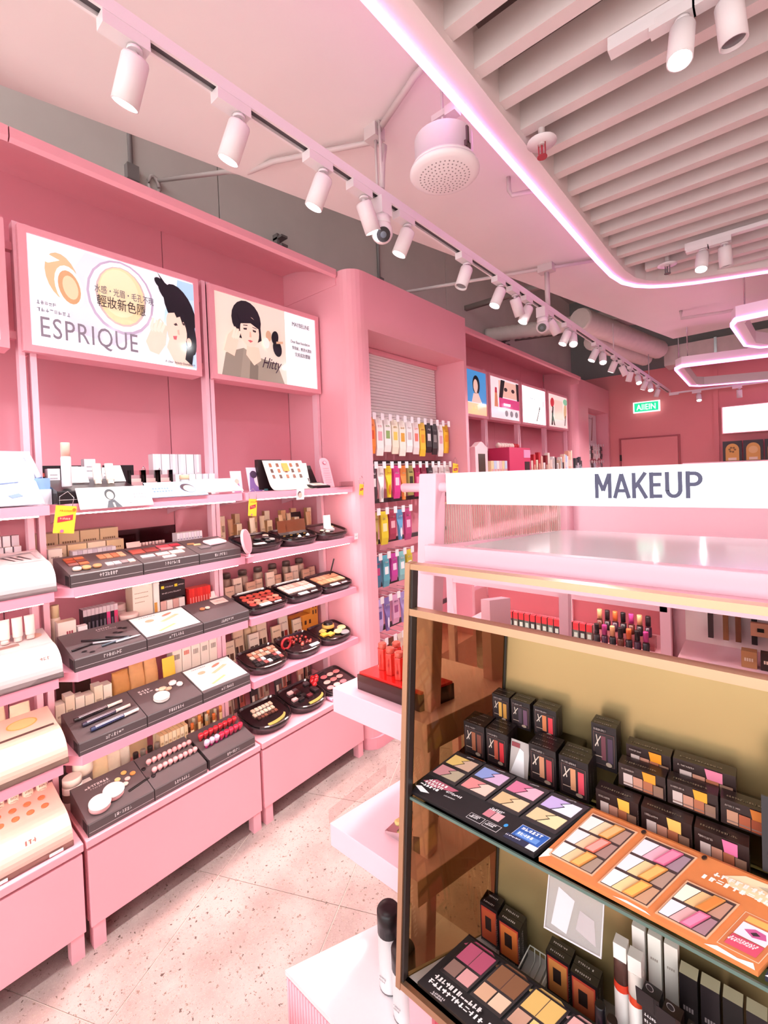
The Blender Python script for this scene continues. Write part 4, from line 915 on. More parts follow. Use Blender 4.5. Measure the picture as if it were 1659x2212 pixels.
tag(obj('wire_rack', MB().box(.55, .73, 0, .004, 0, .15).box(.55, .73, 0, .14, .15, .154), mat('2b2427', .4), None, (XS - .38, 0, S3)), 'black rack standing behind the slim glossy cartons', 'rack')
bottle('powder_pot', 'wide clear pot of pink powder beside the black cartons', 'pot', W(.775, .275, S3), [(.034, 0), (.037, .004), (.037, .07), (.036, .072), (.038, .074), (.038, .092), (.034, .094)], 'd98a90', 'ead0c6', .072)
bottle('powder_pot', 'smaller clear pot behind the pink powder pot', 'pot', W(.765, .38, S3), [(.03, 0), (.033, .004), (.033, .09), (.032, .092), (.034, .094), (.034, .12), (.03, .122)], 'e6c9c2', 'f2e0da', .092)
carton('carton', 'large white carton with fine print on the third shelf', 'carton', W(.845, .3, S3), LW, .085, .08, .205, 'f6eddc', (('m', .1, .8, .7, .02, 9, 'b9a58c'), ('m', .1, .7, .7, .02, 9, 'b9a58c'), ('m', .1, .6, .5, .02, 7, 'b9a58c'), ('m', .1, .15, .6, .02, 8, 'b9a58c')), 'fbf5ea', 'e9d9bd')
carton('carton', 'narrow white and amber carton beside the large white one', 'carton', W(.903, .29, S3), LW, .026, .07, .2, 'faf3ea', ((.0, .0, .5, .55, 'd9a24e'),), 'fdf8f0')
hd = thing('header_display', 'black header card over small pink cartons on the third shelf', 'display', W(.975, .29, S3), LW)
obj('header', MB().box(-.06, .06, 0, .08, .115, .19), mat('2a2325', .4), hd); obj('floor_plate', MB().box(-.06, .06, 0, .08, 0, .006), BLACK, hd)
for s in (-1, 1): obj('side_plate', MB().box(s * .06 - .001, s * .06 + .001, 0, .08, 0, .19), BLACK, hd)
q = Print(); q.rect(-.052, .165, -.038, .178, 'e9d83c'); q.rect(.01, .165, .024, .178, 'e9d83c'); q.marks(-.035, .168, .04, .006, 8, 'd9cfcf', rp); q.marks(.027, .168, .03, .006, 6, 'd9cfcf', rp); q.marks(-.05, .14, .09, .006, 14, 'c9bfbf', rp); q.build('header_print', hd, (0, -.0006, 0), FY)
row('carton', 'carton', 'small powder carton', 'under the black header card', 4, .917, 1.033, .29, S3 + .0062, .027, .07, .1, ['e9bcb0', 'f5ece2', 'dfb0a6', 'f8f1ea'], (('m', .2, .5, .6, .05, 4, '9a7a74'),))
row('carton', 'carton', 'bright red carton', 'in the row on the third shelf', 8, 1.045, 1.155, .27, S3, .0132, .05, .14, ['d8322e', 'e03c34', 'cf2c2c'], (('m', .25, .3, .5, .4, 2, 'f0a49a'), (0, 0, 1, .14, '7c2024')), 'f0665a')
card('price_card', 'white leaning leaflet stand right of the red cartons', 'card', W(1.17, .24, S3 + .012), LW, .04, .1, 'f7f0ea', -24)
# ---- fourth shelf, middle bay
t = tester_tray('grey tester tray carrying three eyeliner pens on the fourth shelf', .492, .725, S4)
for i, (v, c) in enumerate(((.125, '2a2226'), (.08, '33304a'), (.035, '27335e'))):
    b_ = thing('eyeliner_pen', '%s eyeliner pen with a pale cap on the fourth shelf tray' % ('black', 'dark violet', 'navy')[i], 'pen', (0, 0, 0), 0, 'eyeliner pens on the fourth shelf')
    obj('barrel', MB().cyl((-.085, 0, .008), (.03, 0, .008), .0075, seg=12), mat(c, .2, coat=.5), b_); obj('cap', MB().cyl((.03, 0, .008), (.04, 0, .008), .0075, .006, seg=12).cyl((.04, 0, .008), (.085, 0, .008), .006, seg=12), mat('f3e6da', .3), b_); obj('band', MB().cyl((-.07, 0, .0085), (.028, 0, .0085), .0073, seg=8), mat('c9c4cc', .2), b_)
    on_tray(b_, .6085, S4, -.01 + i * .014, v, .002, 4)
t = tester_tray('grey tester tray with a white powder compact on the fourth shelf', .725, .955, S4)
q = Print(); q.marks(-.085, .15, .05, .012, 4, 'e9e2e0', rp); q.marks(-.085, .132, .055, .012, 4, 'e9e2e0', rp); q.build('tray_print', t, (0, .008, .0475), (SL, 0, 0))
b_ = thing('compact', 'round white powder compact on the middle tray of the fourth shelf', 'compact', (0, 0, 0)); obj('case', MB().lathe([(.028, 0), (.031, .003), (.031, .009), (.03, .010)], 24), mat('f3e3da', .3), b_); obj('lid', MB().lathe([(.03, .0105), (.031, .012), (.031, .017), (.026, .02), (.01, .0208)], 24), mat('faf2ec', .25, coat=.4), b_); on_tray(b_, .84, S4, -.03, .06, .001)
for i, (u, v, c, s) in enumerate(((.0, .12, 'e3c9ae', 1.2), (.02, .105, 'd0b294', 1.), (.05, .135, 'f3dedd', 1.4), (.07, .11, 'f6e6e6', 1.2), (-.02, .125, 'f0c9c4', .6))):
    on_tray(tag(obj('powder_chip', MB().lathe([(.011 * s, 0), (.012 * s, .004), (.006 * s, .007)], 7, sx=1.3), mat(c, .6)), '%s broken powder puff piece on the middle tray of the fourth shelf' % nth(i, 5), 'powder', 'powder pieces on the fourth shelf'), .84, S4, u, v, .001, 25 * i)
tester_tray('grey tester tray under a cream printed sheet on the fourth shelf', .955, 1.19, S4, sheet=brand_sheet('sketch'))
row('carton', 'carton', 'small cream soap carton', 'at the left of the fourth shelf', 6, .488, .69, .26, S4, .031, .05, .115, ['f4e8d0', 'f0e2c6', 'f7eeda'], (('m', .2, .5, .6, .08, 4, 'b09a80'),), 'fbf5e6', jit=.25)
for i, y in enumerate((.57, .64)): tag(obj('smoked_mirror', MB().box(-.03, .03, 0, .01, 0, .24), mat('4d3a34', .12, coat=.4), None, W(y, .46, S4), (0, 0, LW)), '%s smoked mirror at the back of the fourth shelf' % ('left', 'right')[i], 'mirror')
for i, (y, w_, h_, c) in enumerate(((.735, .07, .145, 'c48e50'), (.80, .065, .16, 'cf9d66'), (.86, .06, .165, 'd3a26c'))): pouch('kraft_pouch', '%s brown kraft pouch on the fourth shelf' % nth(i, 3), 'pouch', W(y, .27, S4), LW, w_, .06, h_, c, 'kraft pouches on the fourth shelf')
card('folded_card', 'bright yellow folded card beside the kraft pouches', 'card', W(.925, .24, S4), LW, .055, .155, 'f2c94e', -6)
row('carton', 'carton', 'white carton with a coloured square', 'on the fourth shelf', 5, .955, 1.185, .28, S4, .043, .06, .2, ['f6ecdc', 'f4eadb'], [[(.25, .06, .75, .26, '3d6fa8'), ('m', .2, .6, .6, .12, 5, '7d7a6c')], [(.25, .06, .75, .26, '3d6fa8'), ('m', .2, .65, .6, .1, 5, 'c9705c')], [(.25, .06, .75, .26, '2f6f9c'), ('m', .2, .6, .6, .12, 5, '9c988c')], [(.25, .06, .75, .26, 'd9508a'), ('m', .2, .6, .6, .12, 5, '9c988c')], [(.25, .06, .75, .26, 'd6406e'), ('m', .2, .6, .6, .12, 5, '9c988c')]], 'fcf6ea')
# ---- counter, middle bay
t = tester_tray('long grey tester tray with two white compacts on the counter', .505, .735, S5, d0=-.006)
q = Print(); q.marks(-.075, .155, .085, .014, 8, 'd8d0cf', rp); q.marks(-.06, .143, .07, .006, 10, 'b8b0af', rp); q.build('tray_print', t, (0, .008, .0475), (SL, 0, 0))
for i, (u, v) in enumerate(((-.06, .045), (-.005, .07))):
    b_ = thing('compact', 'round white cushion compact, %s of two on the counter tray' % ('nearer', 'farther')[i], 'compact', (0, 0, 0)); obj('case', MB().lathe([(.033, 0), (.036, .003), (.036, .014), (.035, .015)], 26), mat('efb4b4', .3), b_); obj('lid', MB().lathe([(.035, .0155), (.037, .017), (.037, .024), (.033, .027), (.01, .028)], 26), mat('faf4f2', .25, coat=.4), b_); on_tray(b_, .62, S5, u, v, .001, d0=-.006)
for i, (u, v, c) in enumerate(((.03, .13, 'e8c98c'), (.06, .15, 'e0a860'), (.085, .125, 'd78c4c'), (.06, .11, 'e6b8b0'), (.045, .09, 'f0d6cc'))): on_tray(tag(obj('swatch_disc', MB().lathe([(.01, 0), (.011, .003), (.009, .005)], 12), mat(c, .5)), '%s small powder swatch on the counter tray' % nth(i, 5), 'powder', 'powder swatches on the counter tray'), .62, S5, u, v, .001, d0=-.006)
on_tray(tag(obj('tweezers', MB().box(-.04, .04, -.005, -.002, 0, .003).box(-.04, .04, .002, .005, 0, .003).box(.03, .045, -.005, .005, 0, .003), mat('55504f', .3, metal=.7)), 'small dark tweezers lying on the counter tray', 'tweezers'), .62, S5, .08, .055, .001, 12, d0=-.006)
t = tester_tray('grey tester tray holding pink lip gloss wands on the counter', .735, .955, S5, d0=-.006)
tag_n = 0
for r_, n in ((0, 9), (1, 9)):
    for i in range(n):
        u = -.075 + .0215 * i; v = .075 + r_ * .055
        b_ = thing('lip_gloss', '%s lip gloss with a pink ball cap in the %s row on the counter' % (nth(i, n), ('front', 'back')[r_]), 'lip gloss', (0, 0, 0), 0, 'pink lip glosses on the counter')
        obj('tube', MB().cyl((0, 0, 0), (.0, .0, .01), .0055, seg=10), mat('d9b9b4', .2), b_); obj('ball_cap', MB().sphere((0, 0, .016), .0112, 12, 8), mat('f0a8a8', .25, coat=.3), b_)
        on_tray(b_, .845, S5, u, v, .0, d0=-.006)
for i, (u, v) in enumerate(((-.1, .12), (-.085, .06))): on_tray(tag(obj('gloss_smear', MB().lathe([(.008, 0), (.009, .003), (.007, .004)], 10), mat('1d181a', .3)), '%s small black lid beside the pink lip glosses' % ('upper', 'lower')[i], 'lid'), .845, S5, u, v, .001, d0=-.006)
t = tester_tray('grey tester tray holding red lip tints on the counter', .965, 1.195, S5, d0=-.006)
for r_, n in ((0, 8), (1, 8)):
    for i in range(n):
        u = -.085 + .0245 * i; v = .07 + r_ * .055 + .001 * i
        b_ = thing('lip_tint', '%s lip tint in the %s row on the counter' % (nth(i, n), ('front magenta', 'back red')[r_]), 'lip tint', (0, 0, 0), 0, 'red and magenta lip tints on the counter')
        c = ('d8307e', 'c93a5a')[i > 4] if r_ == 0 else 'd6363c'
        obj('tube', MB().cyl((0, 0, 0), (0, 0, .012), .007, seg=10), mat(c, .15, coat=.5), b_); obj('cap', MB().lathe([(.009, .012), (.0125, .015), (.0125, .03), (.009, .034)], 10), mat('c42c38' if r_ else ('f0b8d0' if i < 3 else 'd2304e'), .2, coat=.5), b_)
        on_tray(b_, 1.08, S5, u, v, .0, d0=-.006)
bottle('bottle', 'white bottle with a round cream cap at the left end of the counter', 'bottle', W(.575, .28, S5), [(.028, 0), (.032, .004), (.032, .085), (.034, .087), (.036, .1), (.036, .13), (.03, .155), (.016, .167), (.004, .17)], '8e8484', 'faf0dc', .087)
bottle('bottle', 'shorter white bottle with brown label at the left end of the counter', 'bottle', W(.525, .235, S5), cylprof(.034, .115, .03, .033), 'f3e9e2', 'fbf2e4', .085, label_band=(.03, .06, .0345, '6b5450'))
bottle('bottle', 'dark round bottle behind the left end of the counter tray', 'bottle', W(.505, .31, S5), cylprof(.026, .13, .03, .02), '3b3032', '5a4a46', .1)
carton('carton', 'small white carton in front of the round-capped bottle', 'carton', W(.57, .215, S5), LW, .035, .03, .075, 'faf4ee', (('m', .2, .5, .6, .1, 4, '8d7f7a'),))
for i, (y, h_, c) in enumerate(((.635, .165, 'eed6a8'), (.69, .15, 'f4e4c8'), (.735, .18, 'f6ead6'))): pouch('refill_pouch', '%s cream refill pouch on the counter' % nth(i, 3), 'pouch', W(y, .27 + .02 * i, S5), LW, .07, .045, h_, c, 'cream refill pouches on the counter', lean=-5)
tag(obj('leaf_clip', MB().loft([[(.01 * math.cos(a * .52) , .004 * math.sin(a * .52) , 0) for a in range(12)], [(.014 * math.cos(a * .52) + .02, .004 * math.sin(a * .52), .03) for a in range(12)], [(.004 * math.cos(a * .52) + .055, .002 * math.sin(a * .52), .04) for a in range(12)]]), mat('241d1e', .3), None, W(.70, .262, S5 + .155), (0, 0, LW)), 'black leaf shaped clip above the cream pouches', 'clip')
carton('carton', 'long cream carton lying at the back of the counter', 'carton', W(.8, .38, S5), LW, .13, .06, .14, 'efd6a6', (('m', .1, .6, .8, .12, 9, 'c08a5a'),), 'f6e6c6')
for i in range(4): bottle('bottle', '%s tiny bottle in the short row on the counter' % nth(i, 4), 'bottle', W(.765 + .03 * i, .25, S5), cylprof(.0115, .085, .025, .011), 'e8dcc8' if i % 2 else 'd9ccb4', '2a2322' if i in (0, 2) else '8d8478', .06, 12, 'tiny bottles on the counter')
row('carton', 'carton', 'cream and orange carton', 'behind the pink lip glosses', 7, .87, 1.0, .25, S5, .0165, .045, .105, ['f6dfb4', 'f8e8c6'], ((.1, .05, .9, .35, 'eaa86a'), ('m', .2, .6, .6, .1, 3, 'b0875a')), 'f9d9a0')
for i in range(7): bottle('stick', '%s cream stick tube at the back of the counter' % nth(i, 7), 'cosmetic stick', W(.88 + .022 * i, .33, S5), cylprof(.009, .135, .04, .0085), 'f3e2bc', 'e6c890', .095, 10, 'cream stick tubes at the back of the counter')
for i in range(9): bottle('stick', '%s orange capped stick behind the red lip tints' % nth(i, 9), 'cosmetic stick', W(1.02 + .0185 * i, .25 + .02 * (i % 2), S5), cylprof(.008, .1 + .012 * (i % 3), .03, .0078), ('f2dcb0', 'b58a55', 'e0c08a')[i % 3], ('e0783c', 'd9d0b0', 'e8964e')[i % 3], .07 + .012 * (i % 3), 10, 'orange capped sticks on the counter')
row('carton', 'carton', 'brown and cream carton', 'at the back right of the counter', 5, 1.05, 1.19, .36, S5, .025, .05, .14, ['8a6a48', 'c9a878', '6f5640'], ((.1, .2, .9, .6, 'e6d2ac'),), 'b99468')
# ---- top shelf, middle bay
bk = tester_tray('black stepped tray behind the hanging white leaflet on the top shelf', .47, .74, S1, mat('1c181b', .3), d0=.012)
q = Print(); q.rect(-.125, 0, .125, .088, 'ece2e6'); q.ell(-.02, .056, .018, .024, HAIR); q.ell(-.02, .052, .012, .017, SKIN); q.poly([(-.04, 0), (-.03, .03), (-.01, .034), (.012, .0)], '2f2c3a'); q.poly([(-.018, .02), (-.012, .02), (-.01, .0), (-.016, 0)], SKIN); q.ell(.045, .035, .016, .02, 'f0b8bc'); q.ell(.045, .035, .013, .017, 'fbf6f8'); q.marks(.06, .05, .05, .008, 5, 'b9aab0', rp); q.marks(.06, .035, .05, .008, 5, 'b9aab0', rp); q.rect(.115, .01, .118, .08, 'f2c4c8')
card('leaflet', 'white leaflet with a dark-haired woman clipped to the front of the top shelf', 'leaflet', W(.65, -.03, S1 - .022), LW, .25, .09, 'eee6e8', -32, q, .002)
q = Print(); q.rect(-.12, .0, .12, .09, 'a9c0ec'); q.marks(-.1, .05, .07, .006, 6, '7d93c4', rp); q.marks(-.1, .032, .08, .006, 7, '7d93c4', rp); q.ell(.045, .05, .03, .026, '5d4a52', -20); q.ell(.05, .044, .024, .022, SKIN, -20); q.poly([(.07, .01), (.12, .02), (.12, .08), (.09, .08)], 'e9eefa')
card('leaflet', 'pale blue leaflet with a face on the front of the top shelf', 'leaflet', W(.895, -.012, S1 + .004), LW, .24, .095, 'dfe8f8', -50, q, .002)
row('panel', 'panel', 'black backing panel', 'at the back of the top shelf', 3, .46, .86, .36, S1, .125, .012, .15, '221d22', ((.1, .7, .5, .8, 'c2504a'),))
b_ = bottle('tube', 'tall silver tube with a peach cap on the top shelf', 'tube', W(.51, .05, S1 + .06), cylprof(.016, .16, .05, .0145), 'd9d2d4', 'f2bfae', .11)
row('carton', 'carton', 'white upright carton', 'on the black tray of the top shelf', 4, .49, .74, .25, S1, .04, .04, .15, ['f4eef2', 'f8f4f6', 'efe8ee'], (('m', .2, .8, .6, .03, 6, 'a79fa8'), ('m', .2, .7, .6, .03, 6, 'a79fa8')), 'fdfafc', 'b9b0b6', jit=.3)
card('wedge_card', 'white sloping card among the tubes on the top shelf', 'card', W(.575, .13, S1 + .075), LW, .06, .08, 'fbf4f0', -38)
for i, y in enumerate((.63, .675)): sq_tube('tube', '%s cream squeeze tube leaning on the black tray' % ('left', 'right')[i], 'tube', W(y, .11, S1 + .072), LW, .03, .115, 'fbeee2', 'f3e2d2', -40, 'cream squeeze tubes on the top shelf', twist=-14)
card('wedge_card', 'white rectangular card leaning right of the cream tubes', 'card', W(.715, .14, S1 + .075), LW, .05, .085, 'fdf8f8', -38)
for i, y in enumerate((.79, .85, .91)):
    b_ = thing('acrylic_box', '%s clear acrylic box of pink sachets on the top shelf' % nth(i, 3), 'acrylic box', W(y, .15, S1), LW, 'clear acrylic boxes on the top shelf')
    obj('case', MB().box(-.028, .028, 0, .002, 0, .1 + .02 * (i % 2)).box(-.028, -.026, 0, .05, 0, .12).box(.026, .028, 0, .05, 0, .12).box(-.028, .028, .048, .05, 0, .12), ACRYL, b_)
    for k in range(3): obj('sachet', MB().box(-.022, .022, .008 + .014 * k, .012 + .014 * k, .002, .07 + .015 * k), mat(('e9c2c4', 'f2dcd6', 'c9a0a8')[k], .4), b_)
bottle('glass_jar', 'small glass jar with a blue label and wooden lid on the top shelf', 'jar', W(.965, .1, S1), [(.018, 0), (.02, .003), (.02, .07), (.018, .074), (.0205, .076), (.0205, .092), (.019, .094)], 'd9e2e6', 'e6c9a6', .074, trans=.4, label_band=(.04, .06, .0204, '4aa0b8'))
row('carton', 'carton', 'tall silver white carton', 'at the back of the top shelf', 6, .93, 1.17, .33, S1, .037, .05, .2, ['e6e2e6', 'f2eef2', 'dcd8de'], ((.35, .55, .65, 1, 'fdfafc'), (.0, .0, 1, .4, 'cfcad0')), 'fbf8fa')
row('carton', 'carton', 'short silver white carton', 'before the tall silver ones', 6, .99, 1.19, .24, S1, .03, .04, .1, ['efeaf0', 'dedae2', 'f8f4f8'], ((.3, .5, .7, 1, 'fffafa'),), 'fdfcfd')
q = Print(); q.rect(-.1, 0, .1, .1, 'fbf4ee'); q.poly([(-.1, .0), (-.02, 0), (.0, .1), (-.06, .1)], 'f6d9c6'); q.ell(.02, .045, .035, .02, 'f4e6dc'); q.poly([(.04, .0), (.06, .0), (.05, .1), (.03, .1)], 'd8d2dc')
card('leaflet', 'white swatch leaflet lying at the right end of the middle top shelf', 'leaflet', W(1.11, .02, S1 + .012), LW, .2, .13, 'fbf6f2', -62, q, .002)
tag(obj('compact', MB().lathe([(.035, 0), (.038, .004), (.036, .01), (.01, .013)], 20, sx=1.3), mat('f6e9e2', .3), None, W(1.07, .12, S1 + .085), (R(15), 0, LW)), 'white oval powder puff on the swatch leaflet', 'powder puff').location = W(1.07, .16, S1)
for i, (y, L) in enumerate(((.87, .13), (.94, .12), (1.82, .1))):
    tag(obj('wire_hook', MB().tube([(0, 0, 0), (0, 0, L), (.0, .006, L + .012), (0, .012, L), (0, .014, L - .04)], .0018, 6), STEEL, None, W(y, .45 if i == 2 else .3, S1 + .12), (0, 0, 0)), '%s bent wire hook standing on the top shelf' % nth(i, 3), 'hook', 'wire hooks on the top shelf').location.z = S1 + (.0 if i == 2 else .0)
# ---- tags and mirror
def yellow_tag(label, loc, w=.062, h=.095, tw=0., rz=LW):
    t = thing('price_tag', label, 'price tag', loc, 0, 'yellow hanging price tags', rot=(0, R(tw), rz))
    obj('card_sheet', MB().box(-w / 2, w / 2, 0, .001, -h, 0), mat('f6cf3e', .45), t)
    q = Print(); q.poly([(-w * .35, -h * .62), (w * .36, -h * .5), (w * .36, -h * .3), (-w * .35, -h * .42)], 'c23a4a'); q.marks(-w * .25, -h * .5, w * .5, h * .07, 6, 'fbe9c0', rp); q.marks(-w * .3, -h * .2, w * .6, h * .05, 6, 'd98a2c', rp); q.ell(w * .38, -h * .13, w * .09, w * .09, 'e0752c'); q.ell(-w * .1, -h * .92, w * .09, w * .09, 'e46a9c'); q.build('tag_print', t, (0, -.0006, 0), FY)
    obj('loop', MB().tube([(-.02, .001, 0), (-.022, .004, .03), (.0, .006, .05), (.02, .004, .03), (.018, .001, 0)], .0012, 5), STEEL, t)
yellow_tag('yellow price tag with a red block hanging left below the top shelf', (XS + .02, .487, S1 - .005), tw=8)
yellow_tag('yellow price tag hanging at the middle upright below the top shelf', (XS + .015, 1.235, S1 - .03), .045, .08, 6)
yellow_tag('yellow price tag hanging at the pillar end of the top shelf', (XS + .03, 1.972, S1 + .01), .035, .065, 8)
card('sample_card', 'small white photo card hanging under the top shelf', 'card', (XS + .012, 1.52, S1 - .052), LW, .05, .058, 'f9f2f2', 6, Print().ell(-.006, .03, .012, .015, '6a5258').ell(-.002, .024, .012, .014, 'f2cfc0'), .001)
card('sample_card', 'tiny white card clipped to the end of the second shelf', 'card', (XS + .012, 1.925, S2 - .015), LW, .03, .035, 'f6eef0', 4, Print().marks(-.01, .015, .02, .006, 3, '9a8f94', rp), .001)
hm = thing('hand_mirror', 'round pink vanity mirror standing at the front of the second shelf', 'mirror', (XS + .025, 1.19, S2 - .002), 0, rot=(0, R(-10), R(30)))
obj('frame', MB().loft([[(0, .038 * math.cos(2 * math.pi * i / 28), .075 + .058 * math.sin(2 * math.pi * i / 28)) for i in range(28)], [(.012, .038 * math.cos(2 * math.pi * i / 28), .075 + .058 * math.sin(2 * math.pi * i / 28)) for i in range(28)]]), mat('f0b6c0', .25, coat=.5), hm)
obj('glass', MB().poly([(.0125, .033 * math.cos(2 * math.pi * i / 28), .075 + .053 * math.sin(2 * math.pi * i / 28)) for i in range(28)]), mat('f2e9ea', .02, metal=1.), hm)
obj('foot', MB().cyl((.006, 0, .0), (.006, 0, .018), .006).cyl((.006, 0, 0), (.006, 0, .004), .022, seg=16), mat('f0b6c0', .25, coat=.5), hm)
# ================================================================== left bay (cut by the picture edge)
def brushes(w):
    q = Print()
    for i in range(3): q.poly([(w * .34 + i * .022, .02), (w * .34 + i * .022 + .007, .02), (w * .34 + i * .022 - .02, .075), (w * .34 + i * .022 - .03, .075)], '4a4446')
    q.poly([(w * .27, .07), (w * .47, .1), (w * .47, .112), (w * .27, .085)], 'a9a5a8'); q.poly([(w * .46, .02), (w * .48, .02), (w * .47, .1), (w * .455, .1)], 'e0ccd0'); return q
dome('white rounded tester with a picture of three black brushes on the second shelf', -.1, .452, S2, 'e6dcdc', brushes, None)
dome('glossy white rounded tester below three cream tubes on the third shelf', -.1, .458, S3, 'e8dedc', lambda w: Print().rect(.02, .03, .19, .05, '9a8078').ell(.24, .08, .025, .02, 'e0b8a0'), lambda q, w: (q.marks(.1, .0, .07, .014, 5, 'b08a84', rp), q.marks(.22, .02, .03, .012, 3, 'a88a84', rp)))
dome('cream rounded tester with a golden disc on the fourth shelf', -.1, .46, S4, 'efd0bc', lambda w: Print().rect(-.15, .0, .27, .012, '5a4540').ell(.19, .07, .045, .03, 'e8b860').ell(.19, .07, .04, .026, 'f0d090').ell(-.02, .05, .03, .02, 'f0b888'), lambda q, w: (q.marks(.13, .0, .09, .016, 6, '94564c', rp), q.rect(.2, -.01, .24, .0, 'f6eef0')))
dm = dome('peach acrylic tester stand with rows of orange dots on the counter', -.1, .462, S5, 'f0c0b0', None, lambda q, w: q.marks(.15, .02, .035, .014, 3, 'b98078', rp))
for x in (.06, .21): obj('price_label', MB().box(x, x + .04, -.0075, -.006, .004, .014), mat('f4eef0', .4), dm)
for r_ in range(2):
    for i in range(8): obj('colour_dot', MB().lathe([(.011, 0), (.0115, .002), (.009, .003)], 12), mat('e07a4e', .5), dm, (-.06 + i * .042, .135 + r_ * .045, .105 + r_ * .009), (R(11), 0, 0))
for i in range(3): sq_tube('tube', '%s cream tube standing behind the glossy white tester' % nth(i, 3), 'tube', W(.335 + .036 * i, .16, S3 + .115), LW, .03, .085, 'fbe3da', 'f3d0c8', -4, 'cream tubes on the third shelf')
for i in range(3): pouch('cream_box', '%s folded cream pack behind the cream rounded tester' % nth(i, 3), 'pouch', W(.24 + .07 * i, .27 - .02 * i, S4), LW, .065, .03, .2 - .02 * i, 'f3d9b8', 'folded cream packs on the fourth shelf', lean=-6)
for i in range(5): sq_tube('tube', '%s cream lettered tube behind the peach stand' % nth(i, 5), 'tube', W(.26 + .042 * i, .2, S5 + .07), LW, .034, .15, 'f0dcc4', 'e3c6a4', -18, 'lettered tubes on the counter', marks='8d6f5c')
for i in range(5): bottle('tube', '%s slim cream stick at the back of the left counter' % nth(i, 5), 'tube', W(.28 + .035 * i, .34, S5), cylprof(.014, .26, .05, .013), 'eed9ba', 'f6e8d2', .2, 12, 'slim sticks at the left')
rk = thing('wire_rack', 'clear rack of small black and white cartons on the left second shelf', 'rack', W(.35, .26, S2), LW)
obj('frame', MB().tube([(-.1, 0, .03), (.09, 0, .03), (.09, .08, .03)], .002).tube([(-.1, 0, .075), (.09, 0, .075), (.09, .08, .075)], .002).tube([(.09, 0, 0), (.09, 0, .12)], .002), STEEL, rk)
for r_ in range(3): row('carton', 'carton', 'small %s carton' % ('white and black', 'cream and lilac', 'white')[r_], 'in the rack on the left second shelf', 6, .26, .42, .268 + .03 * r_, S2 + .0 + .0 * r_, .022, .026, .1 + .04 * r_, ['f3eef0', 'e9e0e6'], ((.1, .1, .9, .3, '2f2a30'), (.1, .55, .9, .7, '6f6878')), 'faf2e2')
card('sample_card', 'cream leaflet with fine print at the back of the left third shelf', 'card', W(.27, .3, S3), LW, .06, .24, 'f6e2d0', -3, Print().marks(-.02, .12, .04, .004, 8, 'b98f80', rp).marks(-.02, .1, .04, .004, 8, 'b98f80', rp))
# top shelf at the left edge
q = Print(); q.rect(-.11, 0, .11, .14, 'd9e6fa'); q.poly([(-.11, 0), (-.05, 0), (-.08, .14), (-.11, .14)], '34406e'); q.rect(-.02, .05, .08, .1, 'f6f8fd'); q.ell(.02, .075, .035, .018, 'c9d6ee'); q.ell(-.06, .04, .015, .012, 'e6cfae')
card('display_board', 'blue and white standing brush board at the left top shelf', 'display', W(.32, .1, S1 + .07), LW, .22, .14, 'e3ecfb', -28, q)
q = Print(); q.rect(-.15, 0, .15, .13, 'dfeafb'); q.poly([(-.15, 0), (-.02, 0), (-.08, .07), (-.15, .07)], 'eeb398'); q.ell(-.1, .035, .025, .02, 'e08a68'); q.marks(-.14, .05, .06, .008, 4, 'c96a58', rp); q.poly([(.06, .05), (.09, .06), (.1, .045), (.07, .035)], '8fa6cf'); q.poly([(-.02, .1), (.1, .12), (.1, .125), (-.02, .107)], '7d93bd')
card('leaflet', 'pale blue leaflet lying on the left top shelf', 'leaflet', W(.28, .0, S1 + .006), LW, .3, .135, 'e6eefc', -52, q, .002)
tg = thing('sample_holder', 'blue block holder with a white stick on the left top shelf', 'holder', W(.45, .1, S1 + .055), LW)
obj('block', MB().box(-.022, .022, 0, .05, 0, .04), mat('8fb4ea', .35), tg); obj('stick', MB().cyl((-.005, .02, .04), (-.03, .05, .12), .011, seg=12), mat('e6e4ee', .3), tg)
tag(obj('step_block', MB().box(-.17, .1, 0, .16, 0, .055), mat('e9eef8', .3), None, W(.37, .08, S1), (0, 0, LW)), 'white step block under the brush board on the left top shelf', 'riser')

# ================================================================== bay by the pillar
# ---- top shelf
q = Print(); q.rect(-.03, 0, .03, .1, 'f6eaf2'); q.poly([(-.02, 0), (.02, 0), (.01, .05), (-.01, .05)], 'b884b0'); q.ell(0, .055, .012, .014, 'f0cdbd')
card('photo_card', 'small white card with a violet figure on the top shelf', 'card', W(1.29, .2, S1), LW, .062, .11, 'fbf4f8', -8, q)
q = Print(); q.rect(-.055, 0, .055, .125, 'e9d9ee'); q.poly([(-.055, 0), (.02, 0), (.0, .08), (-.04, .1)], '8a6aa8'); q.ell(.01, .06, .03, .04, 'f0d8dc'); q.poly([(.03, 0), (.055, 0), (.05, .1)], '5aa0a0'); q.ell(-.02, .09, .02, .02, '4a3450')
card('photo_card', 'violet beauty photo card leaning on the top shelf', 'card', W(1.39, .16, S1), LW, .112, .128, 'f2e8f4', -12, q)
cd = thing('curved_display', 'curved cream tester board with brown and amber windows on the top shelf', 'display', W(1.54, .02, S1), LW)
prof = [(.0, .002)] + [(.07 * math.sin(R(a)) + .01, .07 - .07 * math.cos(R(a))) for a in range(20, 66, 9)] + [(.13, .16)]
obj('board', MB().loft([[(-.13, a, b), (.13, a, b), (.13, a + .004, b), (-.13, a + .004, b)] for a, b in prof]), mat('faf0e2', .35), cd)
obj('back_box', MB().box(-.15, .0, .14, .17, 0, .165), mat('2c2224', .35), cd)
q = Print()
for r_ in range(3):
    for i in range(5): q.rect(-.1 + i * .045, .02 + r_ * .034, -.1 + i * .045 + .016, .02 + r_ * .034 + .022, ('8d4e38', '5f3a2c', 'b0663e')[(i + r_) % 3])
q.rect(-.02, .06, .02, .11, 'f0b44a'); q.build('window_print', cd, (0, .073, .045), (math.atan2(.118, .062), 0, 0))
